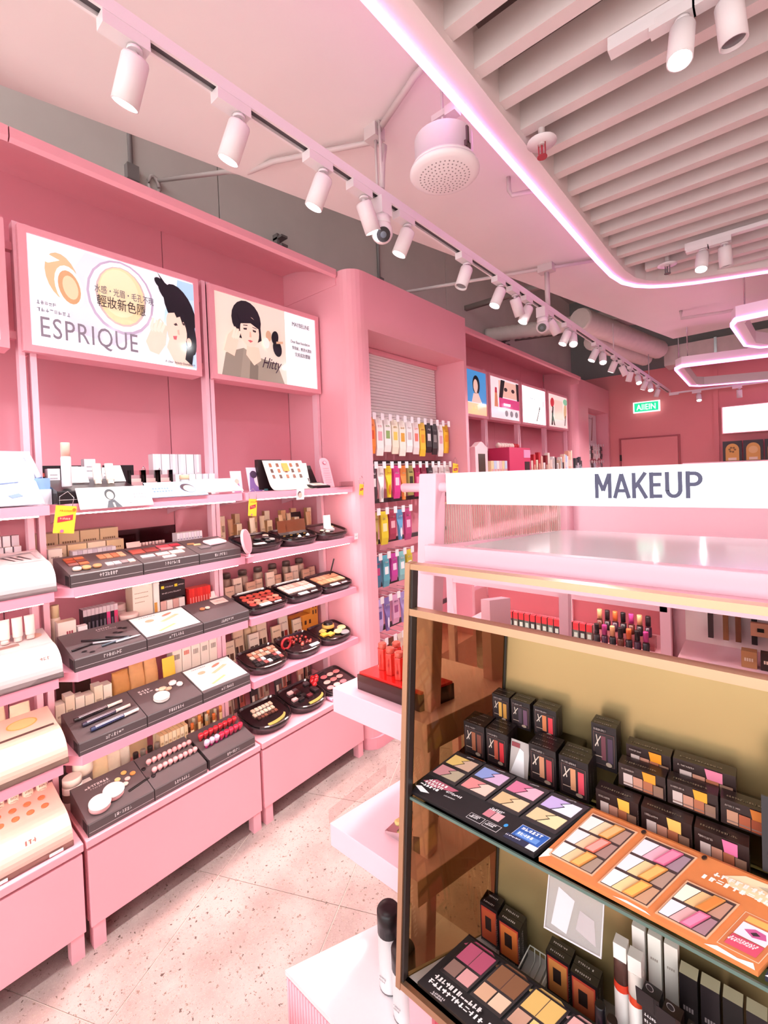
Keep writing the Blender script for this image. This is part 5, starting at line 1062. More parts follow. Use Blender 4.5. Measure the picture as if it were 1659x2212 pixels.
card('display_board', 'white shade card with a dark base right of the curved display', 'display', W(1.66, .12, S1), LW, .1, .15, 'fbf6ee', -14, Print().rect(-.02, .04, .045, .06, '3c2c2a').rect(-.03, .01, .0, .035, 'a8683e').rect(.01, .01, .04, .035, '8a4c30'))
pt = thing('flip_palette', 'open black palette tester on the top shelf near the pink tag card', 'palette', W(1.715, .03, S1), LW)
obj('base', MB().prism([(0, 0), (0, .012), (.1, .034), (.1, 0)], -.07, .06, 'x'), BLACK, pt); obj('lid', MB().prism([(.1, .03), (.105, .03), (.16, .13), (.155, .132)], -.06, .05, 'x'), BLACK, pt)
for i in range(3): obj('pan', MB().box(-.052 + i * .036, -.02 + i * .036, .02, .075, 0, .003), mat(('f4e6dc', 'eed8c6', 'faf2ea')[i], .5), pt, (0, 0, .0105), (R(12.4), 0, 0))
q = Print(); [q.rect(-.024, .03 + .014 * k, .024, .032 + .014 * k, 'c98a98') for k in range(7)]; q.ell(0, .15, .014, .011, 'e0708c'); q.ell(0, .15, .01, .008, 'f0b8c2')
card('tag_card', 'tall pink rounded tag card at the right end of the top shelf', 'card', W(1.80, .06, S1), LW, .075, .18, 'eeaeba', -16, q, .004, r=.03)
tag(obj('acrylic_tray', MB().box(-.06, .05, 0, .1, 0, .004).box(-.06, .05, 0, .003, 0, .03).box(.047, .05, 0, .1, 0, .03), ACRYL, None, W(1.87, -.01, S1), (0, 0, LW)), 'empty clear acrylic tray at the pillar end of the top shelf', 'tray')
# ---- second shelf
t = oval_tray('black rounded tray with a white card, first on the second shelf by the mirror', 1.33, S2)
obj('name_card', MB().box(-.06, .0, .01, .045, 0, .003), mat('f7efea', .4), t, **{'loc': OT()['o'], 'rot': OT()['rot']})
for i, (u, v, r_, c) in enumerate(((.03, .05, .014, '55504f'), (.06, .06, .016, '8d8a88'), (.0, .1, .02, '2f2a2b'), (.05, .1, .018, '3c3536'), (-.05, .12, .02, '272122'), (.07, .13, .016, 'b9a294'))):
    tag(obj('round_pan', MB().lathe([(r_, 0), (r_, .006), (r_ * .8, .008)], 14), mat(c, .25, coat=.4), None, ot_xf(1.33, S2, u, v, .002), (math.atan(.19), 0, LW)), '%s small round compact on the first black tray' % nth(i, 6), 'compact', 'round compacts on the first black tray')
t = oval_tray('black rounded tray of open brown compacts in the middle of the second shelf', 1.565, S2)
for i in range(4):
    b_ = thing('open_compact', '%s open black compact with a brown lid standing on the second shelf' % nth(i, 4), 'compact', ot_xf(1.565, S2, -.075 + .045 * i, .1, .001), 0, 'open brown compacts', rot=(R(8), 0, LW + R(-25)))
    obj('case', MB().box(-.022, .022, -.035, .02, 0, .01), BLACK, b_); obj('lid', MB().box(-.022, .022, .018, .024, .008, .075, T=Matrix.Translation((0, .02, .008)) @ Matrix.Rotation(R(-28), 4, 'X') @ Matrix.Translation((0, -.02, -.008))), mat('6d3d28', .15, coat=.6), b_); obj('clasp', MB().box(-.006, .006, -.037, -.034, .002, .008), mat('d9a860', .3, metal=.6), b_)
for i, (u, v) in enumerate(((-.02, .03), (.04, .035))): tag(obj('powder_heap', MB().lathe([(.012, 0), (.009, .006), (.003, .013)], 10), mat('f3ece8', .6), None, ot_xf(1.565, S2, u, v, .003), (0, 0, 0)), '%s white powder cone on the brown compact tray' % ('left', 'right')[i], 'powder')
t = oval_tray('black rounded tray with a white flip case at the pillar end of the second shelf', 1.80, S2, c='33211f')
b_ = thing('flip_case', 'white ribbed flip case standing on the last black tray', 'compact', ot_xf(1.80, S2, .0, .08, .001), 0, rot=(R(8), 0, LW + R(-20))); obj('base', MB().box(-.025, .025, -.03, .02, 0, .012), mat('d9d2d2', .3), b_); obj('lid', MB().box(-.022, .022, .012, .02, .01, .085, T=Matrix.Rotation(R(-14), 4, 'X')), mat('fbf6f4', .3), b_)
for i in range(3): tag(obj('powder_chip', MB().lathe([(.011, 0), (.01, .005), (.004, .008)], 8, sx=1.4), mat(('e6d3ae', 'efe0c8', 'dcc4a0')[i], .6), None, ot_xf(1.80, S2, (-.06, -.045, .05)[i], (.07, .04, .11)[i], .003), (0, 0, .5 * i)), '%s cream sponge piece on the last black tray' % nth(i, 3), 'sponge', 'sponge pieces')
rp.seed(5)
for i in range(20):
    y = 1.245 + .033 * i; c = ('e9d2ac', 'f0dfc2', 'dcb98c', 'c99f74', 'efd9b6')[i % 5]; back = i % 2
    if i % 3 == 0: sq_tube('tube', '%s item along the second shelf by the pillar, a cream tube' % nth(i), 'tube', W(y, .29 + .06 * back, S2), LW, .032, .15, c, 'f6ead6', -6, 'cream goods behind the black trays', twist=rp.uniform(-15, 15), marks='8d7358')
    else: carton('carton', '%s item along the second shelf by the pillar, a cream carton' % nth(i), 'carton', W(y, .27 + .07 * (i % 3), S2), LW, .034, .03, .12 + .05 * back, c, (('m', .15, .5, .7, .2, 5, '8d6f50'), (.1, .1, .9, .3, 'd8b48a')), 'f6ead4', 'b98f62', 'cream goods behind the black trays', 0, rp.uniform(-18, 18))
card('sample_card', 'dark leaning palette box at the back of the second shelf near the pillar', 'card', W(1.78, .36, S2), LW, .12, .15, '2e2020', -10)
# ---- third shelf
rnd2 = random.Random(9)
for k, (yc, lb, cols, shape) in enumerate(((1.335, 'black rounded tray of coral heart powders, first on the third shelf', ['c95848', 'b84a3c', 'd97862', 'a83c34'], 'heart'), (1.575, 'black rounded tray of pale peach powders in the middle of the third shelf', ['f0cfc2', 'f6ddd0', 'e6b8a8', 'f3d3c6'], 'sq'), (1.805, 'black rounded tray of tan powders at the pillar end of the third shelf', ['dca27c', 'e8b48e', 'd0906c', 'f0c4a0'], 'sq'))):
    t = oval_tray(lb, yc, S3, e=.35, flat=1., c='171214', d=.205)
    if shape == 'heart':
        for r_ in range(4):
            for i in range(5): obj('pan', MB().lathe([(.017, 0), (.018, .003), (.014, .005)], 9, sx=1.05, sy=.95), mat(rnd2.choice(cols), .5), t, (-.075 + .037 * i + .008 * (r_ % 2), .055 + r_ * .034 * .97, .035 + .19 * (.055 + r_ * .034) - .002), OT()['rot'])
    else: pans(t, [(-.08 + .032 * i, .085 + r_ * .055, .028, .048, rnd2.choice(cols)) for r_ in range(2) for i in range(6)], .006, **OT(), rough=.5)
    obj('label_strip', MB().box(-.05, .01, .012, .04, 0, .004).box(.03, .07, .018, .028, 0, .004), mat('e9e4e6', .3), t, OT()['o'], OT()['rot'])
tag(obj('pencil', MB().cyl((0, 0, 0), (.02, .02, .1), .004, seg=8), mat('2b2022', .4), None, ot_xf(1.86, S3, 0, .15, .0), (0, 0, 0)), 'dark pencil sticking up from the last tray of the third shelf', 'pencil')
def acryl_pack(name, label, loc, w, h, cols, lean=0., group=None, d=.03):
    b_ = thing(name, label, 'package', loc, 0, group, rot=(R(lean), 0, LW))
    obj('insert', MB().box(-w / 2 + .002, w / 2 - .002, .012, d - .004, 0.001, h * .97), mat(cols[0], .45), b_)
    obj('shell', MB().box(-w / 2, w / 2, 0, d, 0, h), ACRYL, b_)
    q = Print(); n = len(cols) - 1
    for i in range(n): q.rect(-w * .4 + i * w * .8 / n, h * .12, -w * .4 + (i + .8) * w * .8 / n, h * .42, cols[i + 1])
    q.marks(-w * .35, h * .7, w * .7, h * .06, 6, '8d7a70', rp); q.build('insert_print', b_, (0, .0114, 0), FY)
for i in range(10):
    acryl_pack('blister_pack', '%s clear blister pack of face powder on the third shelf by the pillar' % nth(i, 10), W(1.265 + .064 * i, .26 + .025 * (i % 2), S3), .056, .11 + .03 * (i % 3 == 1), [('eec9ae', 'f2dcc8', 'e6b89c')[i % 3], '6d4438', 'a8745a'] + (['e072b8'] if i == 4 else []), -4, 'blister packs on the third shelf')
for i in range(6): bottle('glass_jar', '%s small glass jar at the back of the third shelf by the pillar' % nth(i, 6), 'jar', W(1.3 + .1 * i, .37, S3), [(.026, 0), (.028, .004), (.028, .12), (.02, .13), (.024, .133), (.024, .155), (.02, .16)], 'b9a08c', '5a4a44', .131, 14, 'glass jars on the third shelf')
# ---- fourth shelf
t = oval_tray('black rounded tray of slim nude tints, first on the fourth shelf', 1.34, S4, e=.75, c='2a1c1c')
for r_ in range(4):
    pans(t, [(-.07 + .023 * i + .006 * r_, .05 + r_ * .034, .019, .026, (('e9c6b0', 'd9a88c', 'f0d3c0', 'c88a70') if r_ > 1 else ('1d1719', '2b2224', '8d4a48', 'd9d2d2'))[(i + r_) % 4]) for i in range(7)], .006, **OT())
t = oval_tray('black rounded tray heaped with glossy red brown gems on the fourth shelf', 1.575, S4, e=.8, c='2a1c1e')
for i in range(22):
    u, v = rnd2.uniform(-.05, .07), rnd2.uniform(.06, .16)
    obj('gem', MB().sphere((0, 0, .006), rnd2.uniform(.007, .011), 8, 6), mat(('8a2420', '6d1c1c', 'b03a2c', 'd0685a', 'c0281f')[i % 5], .1, coat=.8), t, (u, v, .035 + .19 * v), (0, 0, 0))
obj('clear_edge', MB().box(.02, .08, .025, .05, 0, .004), mat('d9dbe0', .15), t, OT()['o'], OT()['rot'])
tag(obj('red_ring', MB().loft([[((.028 + .007 * math.cos(b * math.pi / 4)) * math.cos(a * math.pi / 9), .007 * math.sin(b * math.pi / 4), .035 + (.028 + .007 * math.cos(b * math.pi / 4)) * math.sin(a * math.pi / 9)) for b in range(8)] for a in range(19)], cap=False, sm=True), mat('b82026', .15, coat=.6), None, W(1.475, .1, S4 + .045), (0, 0, LW)), 'glossy red ring standing between the fourth shelf trays', 'ring')
t = oval_tray('black rounded tray of yellow and beige sponges at the pillar end of the fourth shelf', 1.805, S4, e=.75, c='241a1b')
for i, (u, v, c) in enumerate(((-.075, .075, 'f0b43c'), (-.04, .06, 'f2be4e'), (-.055, .11, 'f4cc72'))): tag(obj('sponge', MB().box(-.019, .019, -.016, .016, 0, .01), mat(c, .7), None, ot_xf(1.805, S4, u, v, .003), (math.atan(.19), 0, LW + .2 * i)), '%s square yellow sponge on the fourth shelf' % nth(i, 3), 'sponge', 'yellow sponges')
for i, (u, v) in enumerate(((.02, .06), (.07, .085), (.045, .03))): tag(obj('puff', MB().lathe([(.022, 0), (.024, .004), (.021, .009)], 18, sx=1.25), mat(('f0cf96', 'f2d5a2', '9a9698')[i], .7), None, ot_xf(1.805, S4, u, v, .003), (math.atan(.19), 0, LW)), '%s oval powder puff on the fourth shelf' % nth(i, 3), 'powder puff', 'oval puffs')
b_ = bottle('powder_pot', 'low jar with a black lid and amber band on the fourth shelf', 'pot', ot_xf(1.805, S4, .01, .135, .002), [(.034, 0), (.037, .003), (.036, .02), (.03, .021), (.027, .022), (.027, .034), (.024, .036)], 'e8b860', '1a1516', .021)
for i in range(7): acryl_pack('blister_pack', '%s cream carded pack on the fourth shelf by the pillar' % nth(i, 7), W(1.26 + .075 * i, .28 + .03 * (i % 2), S4), .066, .12 + .03 * (i % 2), [('f0dcc2', 'e9cfb0', 'f6e8d6')[i % 3], '4a3630', 'a0342c' if i > 4 else '6d5040'], -5, 'cream carded packs')
for i in range(3): bottle('glass_jar', '%s round glass jar at the back of the fourth shelf' % nth(i, 3), 'jar', W(1.40 + .05 * i, .36, S4), [(.024, 0), (.027, .004), (.027, .12), (.02, .14), (.023, .143), (.023, .165), (.02, .17)], 'c9b08c', 'a88a5c', .141, 14, 'round jars on the fourth shelf')
ob = thing('open_carton', 'orange display carton with dark windows at the back of the fourth shelf', 'carton', W(1.80, .33, S4), LW)
obj('body', MB().box(-.1, .1, 0, .07, 0, .11).box(.04, .1, 0, .07, .11, .19), mat('e0983c', .45), ob); q = Print(); [q.rect(-.08 + .035 * i, .05, -.065 + .035 * i, .075, '4a2c20') for i in range(4)]; [q.rect(.055 + .022 * i, .1 + .04 * j, .065 + .022 * i, .125 + .04 * j, '4a2c20') for i in range(2) for j in range(2)]; q.build('window_print', ob, (0, -.0006, 0), FY)
# ---- counter
t = oval_tray('black oval tray of cream tints with a gold crescent on the counter', 1.345, S5, w=.235, d=.22, e=.85, c='1b1516', d0=.0)
pans(t, [(-.06 + .021 * i + .01 * r_, .13 + .034 * r_, .016, .024, 'f3dcc8' if i % 5 else 'e9c9b0') for r_ in range(2) for i in range(6)], .006, **OT())
pans(t, [(-.055 + .02 * i, .1, .015, .018, ('5d3a30', '7a4a3c', '8d5846')[i % 3]) for i in range(6)], .006, **OT())
obj('gold_crescent', MB().prism([(-.02 + .09 * math.sin(R(a)), .06 - .045 * math.cos(R(a))) for a in range(-20, 81, 10)] + [(-.02 + .085 * math.sin(R(a)), .066 - .032 * math.cos(R(a))) for a in range(80, -21, -10)], .0, .006), mat('d8bf6a', .3, metal=.5), t, OT()['o'], OT()['rot'])
t = oval_tray('black oval tray of dark lip compacts with a gold crescent on the counter', 1.585, S5, w=.235, d=.22, e=.85, c='1b1516', d0=.0)
obj('gold_crescent', MB().prism([(-.0 + .09 * math.sin(R(a)), .06 - .045 * math.cos(R(a))) for a in range(-20, 81, 10)] + [(-.0 + .085 * math.sin(R(a)), .066 - .032 * math.cos(R(a))) for a in range(80, -21, -10)], .0, .006), mat('d8bf6a', .3, metal=.5), t, OT()['o'], OT()['rot'])
pans(t, [(rnd2.uniform(-.08, .08), rnd2.uniform(.08, .18), .03, .022, ('241c1e', '3a2c30', '5d4a50', '6d2a30', 'e6b8b8')[i % 5]) for i in range(12)], .01, **OT())
t = oval_tray('black tray of pink blush powders at the pillar end of the counter', 1.815, S5, w=.225, d=.22, e=.4, c='2a2022', d0=.0)
for i in range(9): obj('pan', MB().lathe([(.019, 0), (.02, .003), (.016, .005)], 14, sx=1.2, sy=.85), mat(('e08a8a', 'f0b4ae', 'd87a80', 'f3c6bc')[i % 4], .5), t, (-.075 + .05 * (i % 3) + .02 * (i // 3), .06 + .05 * (i // 3), .036 + .19 * (.06 + .05 * (i // 3))), OT()['rot'])
for i, (u, v) in enumerate(((-.13, .12), (-.11, .13), (-.12, .15), (-.09, .15), (-.1, .17))): tag(obj('red_ball', MB().sphere((0, 0, .016), .016, 12, 8), mat('c8242a', .15, coat=.6), None, ot_xf(1.80, S5, u + .01, v, .0 + .012 * (i % 2)), (0, 0, 0)), '%s glossy red ball gloss between the counter trays' % nth(i, 5), 'lip gloss', 'red ball glosses')
for i in range(3): tag(obj('lip_gloss', MB().cyl((0, 0, .01), (0, .05, .01), .009, seg=10), mat(('f0a8c4', 'e9d6e2', 'd86a9c')[i], .15, coat=.5), None, W(1.70 + .022 * i, -.002, S5), (0, 0, LW)), '%s clear pink gloss lying at the counter edge' % nth(i, 3), 'lip gloss', 'pink glosses at the counter edge')
rs_ = thing('shelf_sign', 'small red lettered sign strip behind the red balls', 'sign', W(1.73, .27, S5 + .0), LW)
obj('strip', MB().box(-.07, .07, 0, .004, .16, .2), mat('d23a44', .4), rs_); obj('stand', MB().box(-.004, .004, .004, .008, 0, .16), BLACK, rs_); Print().marks(-.055, .17, .11, .02, 9, 'f6d2c8', rp).build('sign_print', rs_, (0, -.0006, 0), FY)
for i in range(12):
    y = 1.25 + .054 * i
    acryl_pack('blister_pack', '%s hanging lash pack at the back of the counter by the pillar' % nth(i, 12), W(y, .30 + .03 * (i % 3), S5), .048, .15 + .03 * (i % 3), [('c9b49a', '3a3032', '54484a', 'd9a08c', 'e07a6a')[(i * 2) % 5], 'e8dccb', '8d5a50'], -6, 'lash packs on the counter')

# ================================================================== goods hanging in the near niche
_sa = {}
def sachet(label, loc, w, h, c, accent, group, kind=0, rz=LW):
    t = thing('hanging_sachet', label, 'sachet', loc, rz, group)
    key = (w, h, c, accent, kind)
    if key not in _sa:
        if kind == 0: b = MB().loft([[(-w / 2, 0, -h), (w / 2, 0, -h), (w / 2, .003, -h), (-w / 2, .003, -h)], [(-w / 2, -.009, -h * .8), (w / 2, -.009, -h * .8), (w / 2, .012, -h * .8), (-w / 2, .012, -h * .8)], [(-w / 2, -.009, -h * .25), (w / 2, -.009, -h * .25), (w / 2, .012, -h * .25), (-w / 2, .012, -h * .25)], [(-w / 2, 0, 0), (w / 2, 0, 0), (w / 2, .003, 0), (-w / 2, .003, 0)]])
        else: b = MB().loft([[(-w * .2, -.005, -h), (w * .2, -.005, -h), (w * .2, .008, -h), (-w * .2, .008, -h)], [(-w * .28, -.008, -h * .55), (w * .28, -.008, -h * .55), (w * .28, .01, -h * .55), (-w * .28, .01, -h * .55)], [(-w / 2, 0, -h * .3), (w / 2, 0, -h * .3), (w / 2, .003, -h * .3), (-w / 2, .003, -h * .3)], [(-w / 2, 0, 0), (w / 2, 0, 0), (w / 2, .003, 0), (-w / 2, .003, 0)]])
        q = Print(); q.rect(-w * .3, -h * .6, w * .3, -h * .36, accent) if kind == 0 else q.ell(0, -h * .75, w * .15, h * .16, accent); q.marks(-w * .3, -h * .25, w * .6, h * .06, 4, accent, rp)
        _sa[key] = (b.mesh('packet', mat(c, .35, coat=.2)), q.mb.mesh('packet_print', [mat(k, .4) for k in q.cols]))
    a, p = _sa[key]; link('packet', a, t); link('packet_print', p, t, (0, -.0098, 0), FY); return t
HK = MB().cyl((0, .14, .0), (0, -.012, .0), .0022, seg=6).box(-.017, .017, -.016, -.013, -.03, .016).mesh('peg', [mat('f3eef0', .3)])
def peg_row(where, n, y0, y1, x, z, w, h, cols, accents, kind=0, nm='niche', rz=LW, skip=()):
    for i in range(n):
        if i in skip: continue
        y = y0 + (y1 - y0) * (i + .5) / n; k = kind if isinstance(kind, int) else kind[i % len(kind)]
        tag(link('peg_hook', HK, None, (x, y, z), (0, 0, rz)), '%s white peg hook of the %s' % (nth(i, n), where), 'hook', 'peg hooks in the ' + nm)
        sachet('%s hanging packet in the %s' % (nth(i, n), where), (x - .02, y, z - .012), w, h * (1 + .06 * ((i * 7) % 3)), cols[i % len(cols)], accents[i % len(accents)], 'hanging packets in the ' + nm, k)
NX = -1.965
peg_row('top row inside the near niche', 13, 2.1, 3.16, NX, 2.045, .068, .225, ['3a4a8c', 'f08a3c', 'fbf4ee', 'f9f2ec', 'f6ead2', 'fbf3e4', 'fdfaf6', 'f6e6e2', 'f2c43c', '2a2628', '2f2b2d', 'f3ece8', 'f0c02c'], ['e8e0d0', 'd9501e', 'e6a8b0', '8fb06a', 'f0d060', 'e0a83c', 'd0c0c0', 'e87a6a', 'e89a2c', 'd9d4d0', '8d8886', 'e0a8b4', 'e89a1e'])
peg_row('second row inside the near niche', 13, 2.1, 3.16, NX, 1.725, .066, .215, ['efe8e6', '4a4043', 'fbf6f2', 'f0d838', 'd8408c', 'f0904a', 'a8a05a', 'b02a5a', '8a2038', '3a3638', 'f3eeee', 'f6f0f0', 'f3f0ee'], ['8d8084', 'e6e0e0', 'b0a8a8', 'e07a3c', 'f2d0e0', 'f6d8a0', '3a3a2a', 'e87a9c', 'd87088', 'b9b4b4', 'd0a8b0', 'c9b8b8', 'd9c8c8'], kind=[0, 0, 1, 1, 0, 1, 0, 0])
peg_row('third row inside the near niche', 6, 2.1, 2.62, NX, 1.42, .07, .2, ['e8a03c', 'b8a05a', 'e6d03c', 'a84058', '6aa8d0', 'c04a80'], ['b03a20', '6d5a2c', 'f6e8b0', 'e8b0b8', 'f0f4f8', 'f0c0d8'], kind=[0, 1, 0, 0, 1, 0])
peg_row('fourth row inside the near niche', 6, 2.1, 2.62, NX, 1.125, .062, .19, ['5a8aa8', '4a7a98', '62b0c0', 'c84aa0', '8ac8c8', 'd8c84a'], ['e6f0f4', 'c0487a', 'f0f6f8', 'f6d8ec', 'f8fafa', 'f0f0d8'])
peg_row('fifth row inside the near niche', 6, 2.1, 2.62, NX, .84, .066, .2, ['a08ad0', 'c8b0e0', '8a7ab8', 'e0a8c8', 'b0a0d8', 'd0c0e0'], ['f0e8f8', '6a5a98', 'e8e0f4', 'a05a88', 'f4f0fa', '7a6aa0'], kind=[1, 0])
peg_row('lowest row inside the near niche', 5, 2.12, 2.58, NX, .56, .06, .15, ['8a4a2c', 'd0b0a0', '6a3a2a', 'e0c8b8', '9a5a3c'], ['e8d0b8'])
for i, z in enumerate((1.74, 1.475, 1.195, .9, .6)):
    tag(obj('peg_rail', MB().box(-.012, .012, 2.09, 3.19, -.014, .014), mat('4a4244', .4), None, (-2.06 if i else -2.1, 0, z)), 'dark peg rail in the near niche, %s from the top' % nth(i), 'rail', 'peg rails in the near niche')
yellow_tag('yellow price tag hanging among the second row in the niche', (-1.9, 3.12, 1.72), .08, .1, 8)
# goods in the far pillar niche
pw = thing('niche_poster', 'white poster with three brushes in the far pillar niche', 'poster', (-2.205, 7.08, 2.0), LW)
obj('sheet', MB().box(0, 1.02, 0, .004, 0, .5), mat('ece4e8', .4), pw); q = Print(); [q.poly([(a, .08), (a + .05, .08), (a + .12, .3 + .08 * k), (a + .09, .3 + .08 * k)], c) for k, (a, c) in enumerate(((.15, '4a3a40'), (.42, '5a4a50'), (.72, '8a4a40')))]; q.marks(.2, .42, .6, .03, 8, 'a8a0a8', rp); q.build('poster_print', pw, (0, -.0006, 0), FY)
peg_row('upper row of the far pillar niche', 8, 7.08, 8.1, -2.1, 2.0, .08, .2, ['f2ecec', '2f2a2d', 'f6f0ee', '3a3436', 'f0d8d8', 'f8f4f2'], ['8d8488', 'e0a0a8'], nm='far pillar niche')
peg_row('lower row of the far pillar niche', 8, 7.08, 8.1, -2.1, 1.74, .08, .2, ['e0a8b8', '8d8088', 'f3e0e4', '5a5054', 'c9d0e0', 'e6b0c0'], ['f6f0f0', '4a4448'], nm='far pillar niche')
# ================================================================== far shelving: goods on the top shelf
fk = thing('counter_stand', 'pink arched counter stand with a dark screen on the far shelf', 'display', W(3.55, .02, S1), LW)
obj('panel', MB().prism([(-.11, 0), (.11, 0), (.11, .27)] + [(.11 - .22 * i / 12, .27 + .045 * math.sin(math.pi * i / 12) ** 2) for i in range(13)] + [(-.11, .27)], 0, .05, 'y'), mat('f6cdd0', .4), fk); obj('screen', MB().box(-.06, .06, -.003, 0, .0, .21), mat('4a3c34', .2), fk)
cub = thing('cabinet_box', 'magenta display box with white flowers on top of the far shelf', 'box', W(4.35, .02, S1), LW); obj('carcass', MB().box(-.25, .25, 0, .22, 0, .28), mat('d8406c', .4), cub); obj('front_window', MB().box(.1, .22, -.003, 0, 0, .14), mat('3a2c30', .3), cub); obj('header', MB().box(.08, .24, -.004, 0, .18, .26), mat('e8a0c8', .4), cub)
for i in range(8): tag(obj('flower', MB().sphere((0, 0, .025), .03, 8, 6), mat(('f3e3d6', 'e0a8a0', 'c9303c')[0 if i < 6 else 2], .6), None, W(4.14 + .06 * i, .15, S1 + .28), (0, 0, 0)), '%s rose on top of the magenta display box' % nth(i, 8), 'flower', 'roses on the magenta box')
row('carton', 'carton', 'pale carton', 'before the magenta box on the far shelf', 6, 3.72, 4.05, .02, S1, .05, .05, .15, ['f0d8a8', 'c9d8f0', 'f6f0f0', 'f2c8cc'], ((.1, .2, .9, .5, 'e6a8a0'),))
rp.seed(21)
row('carton', 'carton', 'upright brush pack', 'on the far shelf beside the magenta box', 9, 4.68, 5.3, .05, S1, .05, .04, .2, ['f3d8cc', 'd8404a', 'f0e0c8', 'c8303c', 'e8b8a8', 'f6f0ea', '8a2a30', 'f2e6d8'], ((.2, .1, .8, .5, 'e6c0a8'),), jit=.7)
row('carton', 'carton', 'striped brush pack', 'on the far shelf at the third poster', 6, 5.32, 5.7, .05, S1, .05, .04, .16, ['f6f2ee', '4a3a3c', 'f0e8e2', 'd9b8a0'], ((.1, .3, .4, .9, '2f2a2c'),), jit=.5)
row('carton', 'carton', 'peach skincare carton', 'on the far shelf by the far pillar', 7, 5.74, 6.1, .08, S1, .045, .05, .24, ['f3b8a0', 'f8dcc8', 'b8c8f0', 'f8f0ea', 'e8a890'], ((.2, .3, .8, .6, 'fbeae0'),), jit=.4)
row('carton', 'carton', 'dark pencil pack', 'at the end of the far shelf', 6, 6.12, 6.4, .05, S1, .04, .03, .16, ['2f3a40', '4a4448', 'd8c8d0', '3a3f48'], ((.2, .2, .8, .5, 'c8d0d8'),), jit=.6)
# ================================================================== testers and boxes in the display case
class Board:
    """sloping tester board with a sheared outline; P(u,v,n) is a point on it"""
    def __init__(s, name, label, FL, FR, BL, c, cat='tester board', foot=None):
        s.o = Vector(FL); s.U = Vector(FR) - s.o; s.V = Vector(BL) - s.o; s.N = s.U.cross(s.V).normalized()
        s.t = thing(name, label, cat, FL)
        mb = MB(); q = [s.P(0, 0), s.P(1, 0), s.P(1, 1), s.P(0, 1)]; zf = -.008
        mb.loft([[p + Vector((0, 0, zf)) for p in q], q])
        bb = [s.P(0, 1), s.P(1, 1)]; d = Vector((0, .004, 0)); dz = Vector((0, 0, -(s.V.z) - .004))
        mb.loft([[bb[0], bb[1], bb[1] + d, bb[0] + d], [bb[0] + dz, bb[1] + dz, bb[1] + d + dz, bb[0] + d + dz]])
        s.b = obj('board', mb, c, s.t)
    def P(s, u, v, n=0.): return s.U * u + s.V * v + s.N * n
    def quad(s, pts, n, th, c, name, parent=None, rough=.5, **k):
        mb = MB(); mb.loft([[s.P(u, v, n) for u, v in pts], [s.P(u, v, n + th) for u, v in pts]])
        return obj(name, mb, mat(c, rough, **k), parent or s.t)
    def prints(s, shapes, name='board_print', n=.0006):
        cols = []; mb = MB()
        for pts, c in shapes:
            if c not in cols: cols.append(c)
            mb.poly([s.P(u, v, n) for u, v in pts], cols.index(c)); n += .0003
        return obj(name, mb, [mat(c, .4) for c in cols], s.t)
    def marks(s, u, v, du, dv, n, c, rows=1):
        out = []; st = du / n
        for r_ in range(rows):
            for i in range(n):
                a = u + i * st; b = v - r_ * dv * 1.5
                for _ in range(3):
                    if rp.random() < .5: x = a + rp.random() * st * .5; out.append(([(x, b), (x + st * .25, b), (x + st * .25, b + dv), (x, b + dv)], c))
                    else: y = b + rp.random() * dv * .8; out.append(([(a, y), (a + st * .8, y), (a + st * .8, y + dv * .2), (a, y + dv * .2)], c))
        return out
def rc(u0, v0, u1, v1): return [(u0, v0), (u1, v0), (u1, v1), (u0, v1)]
B = Board('tester_board', 'black tester board with four pastel eyeshadow palettes on the glass shelf', (-.688, .852, .886), (-.372, .852, .886), (-.602, .946, .962), mat('1d181b', .3))
PC = [('d8b56a', 'c9a690', 'c4858a', 'b3a28a'), ('8d9bd4', 'd6b0d2', 'e08c8c', 'f0c9ba'), ('d8789a', 'f0b2c4', 'd9b88a', 'edc9a2'), ('c9b2e4', 'ebe9fa', 'e2ca9c', 'f2deac')]
for k in range(4):
    u0 = .015 + k * .247; u1 = u0 + .235
    f_ = B.quad(rc(u0, .40, u1, .985), 0, .006, '2a2427', 'palette_frame', rough=.25, coat=.5)
    m = (u0 + u1) / 2; g = .006
    for r_ in range(2):
        v0 = .46 + r_ * .26; v1 = v0 + .2; cl, cr_ = PC[k][(1 - r_) * 2], PC[k][(1 - r_) * 2 + 1]
        z = [(m + .03, v1), (m - .012, v0 + .13), (m + .018, v0 + .11), (m - .03, v0)]
        B.quad([(u0 + .02, v0), (z[3][0] - g, v0), (z[2][0] - g, z[2][1]), (z[1][0] - g, z[1][1]), (z[0][0] - g, v1), (u0 + .02, v1)], .006, .002, cl, 'pan', f_)
        B.quad([(z[3][0] + g, v0), (u1 - .02, v0), (u1 - .02, v1), (z[0][0] + g, v1), (z[1][0] + g, z[1][1]), (z[2][0] + g, z[2][1])], .006, .002, cr_, 'pan', f_)
    B.prints(B.marks(u0 + .1, .955, .07, .015, 8, 'b9b0b2'), 'frame_print', .0066)
sh = [([(.03, .26), (.1, .38), (.3, .36), (.27, .3), (.12, .22)], 'c4647a'), ([(.02, .12), (.1, .06), (.16, .1), (.06, .16)], 'f3eef0')]
for q_ in sh: B.prints([q_], 'swash')
sh = B.marks(.06, .3, .17, .045, 6, 'fbf6f6', 3) + B.marks(.27, .22, .14, .04, 8, 'e9e2e4') + B.marks(.3, .14, .1, .02, 9, 'c9c0c2')
B.prints(sh); sh = B.marks(.57, .34, .1, .025, 7, 'f3eef0', 2); B.prints([(rc(.56, .19, .615, .32), 'd0808c')], 'mini_pan'); B.prints([(rc(.62, .19, .68, .32), 'e8aab0')], 'mini_pan')
for a in (.5, .62): B.prints([(rc(a, .03, a + .11, .14), 'e0dadc'), (rc(a + .003, .036, a + .107, .134), '1d181b')] + B.marks(a + .02, .095, .07, .025, 6, 'f3eef0', 2), 'label_box')
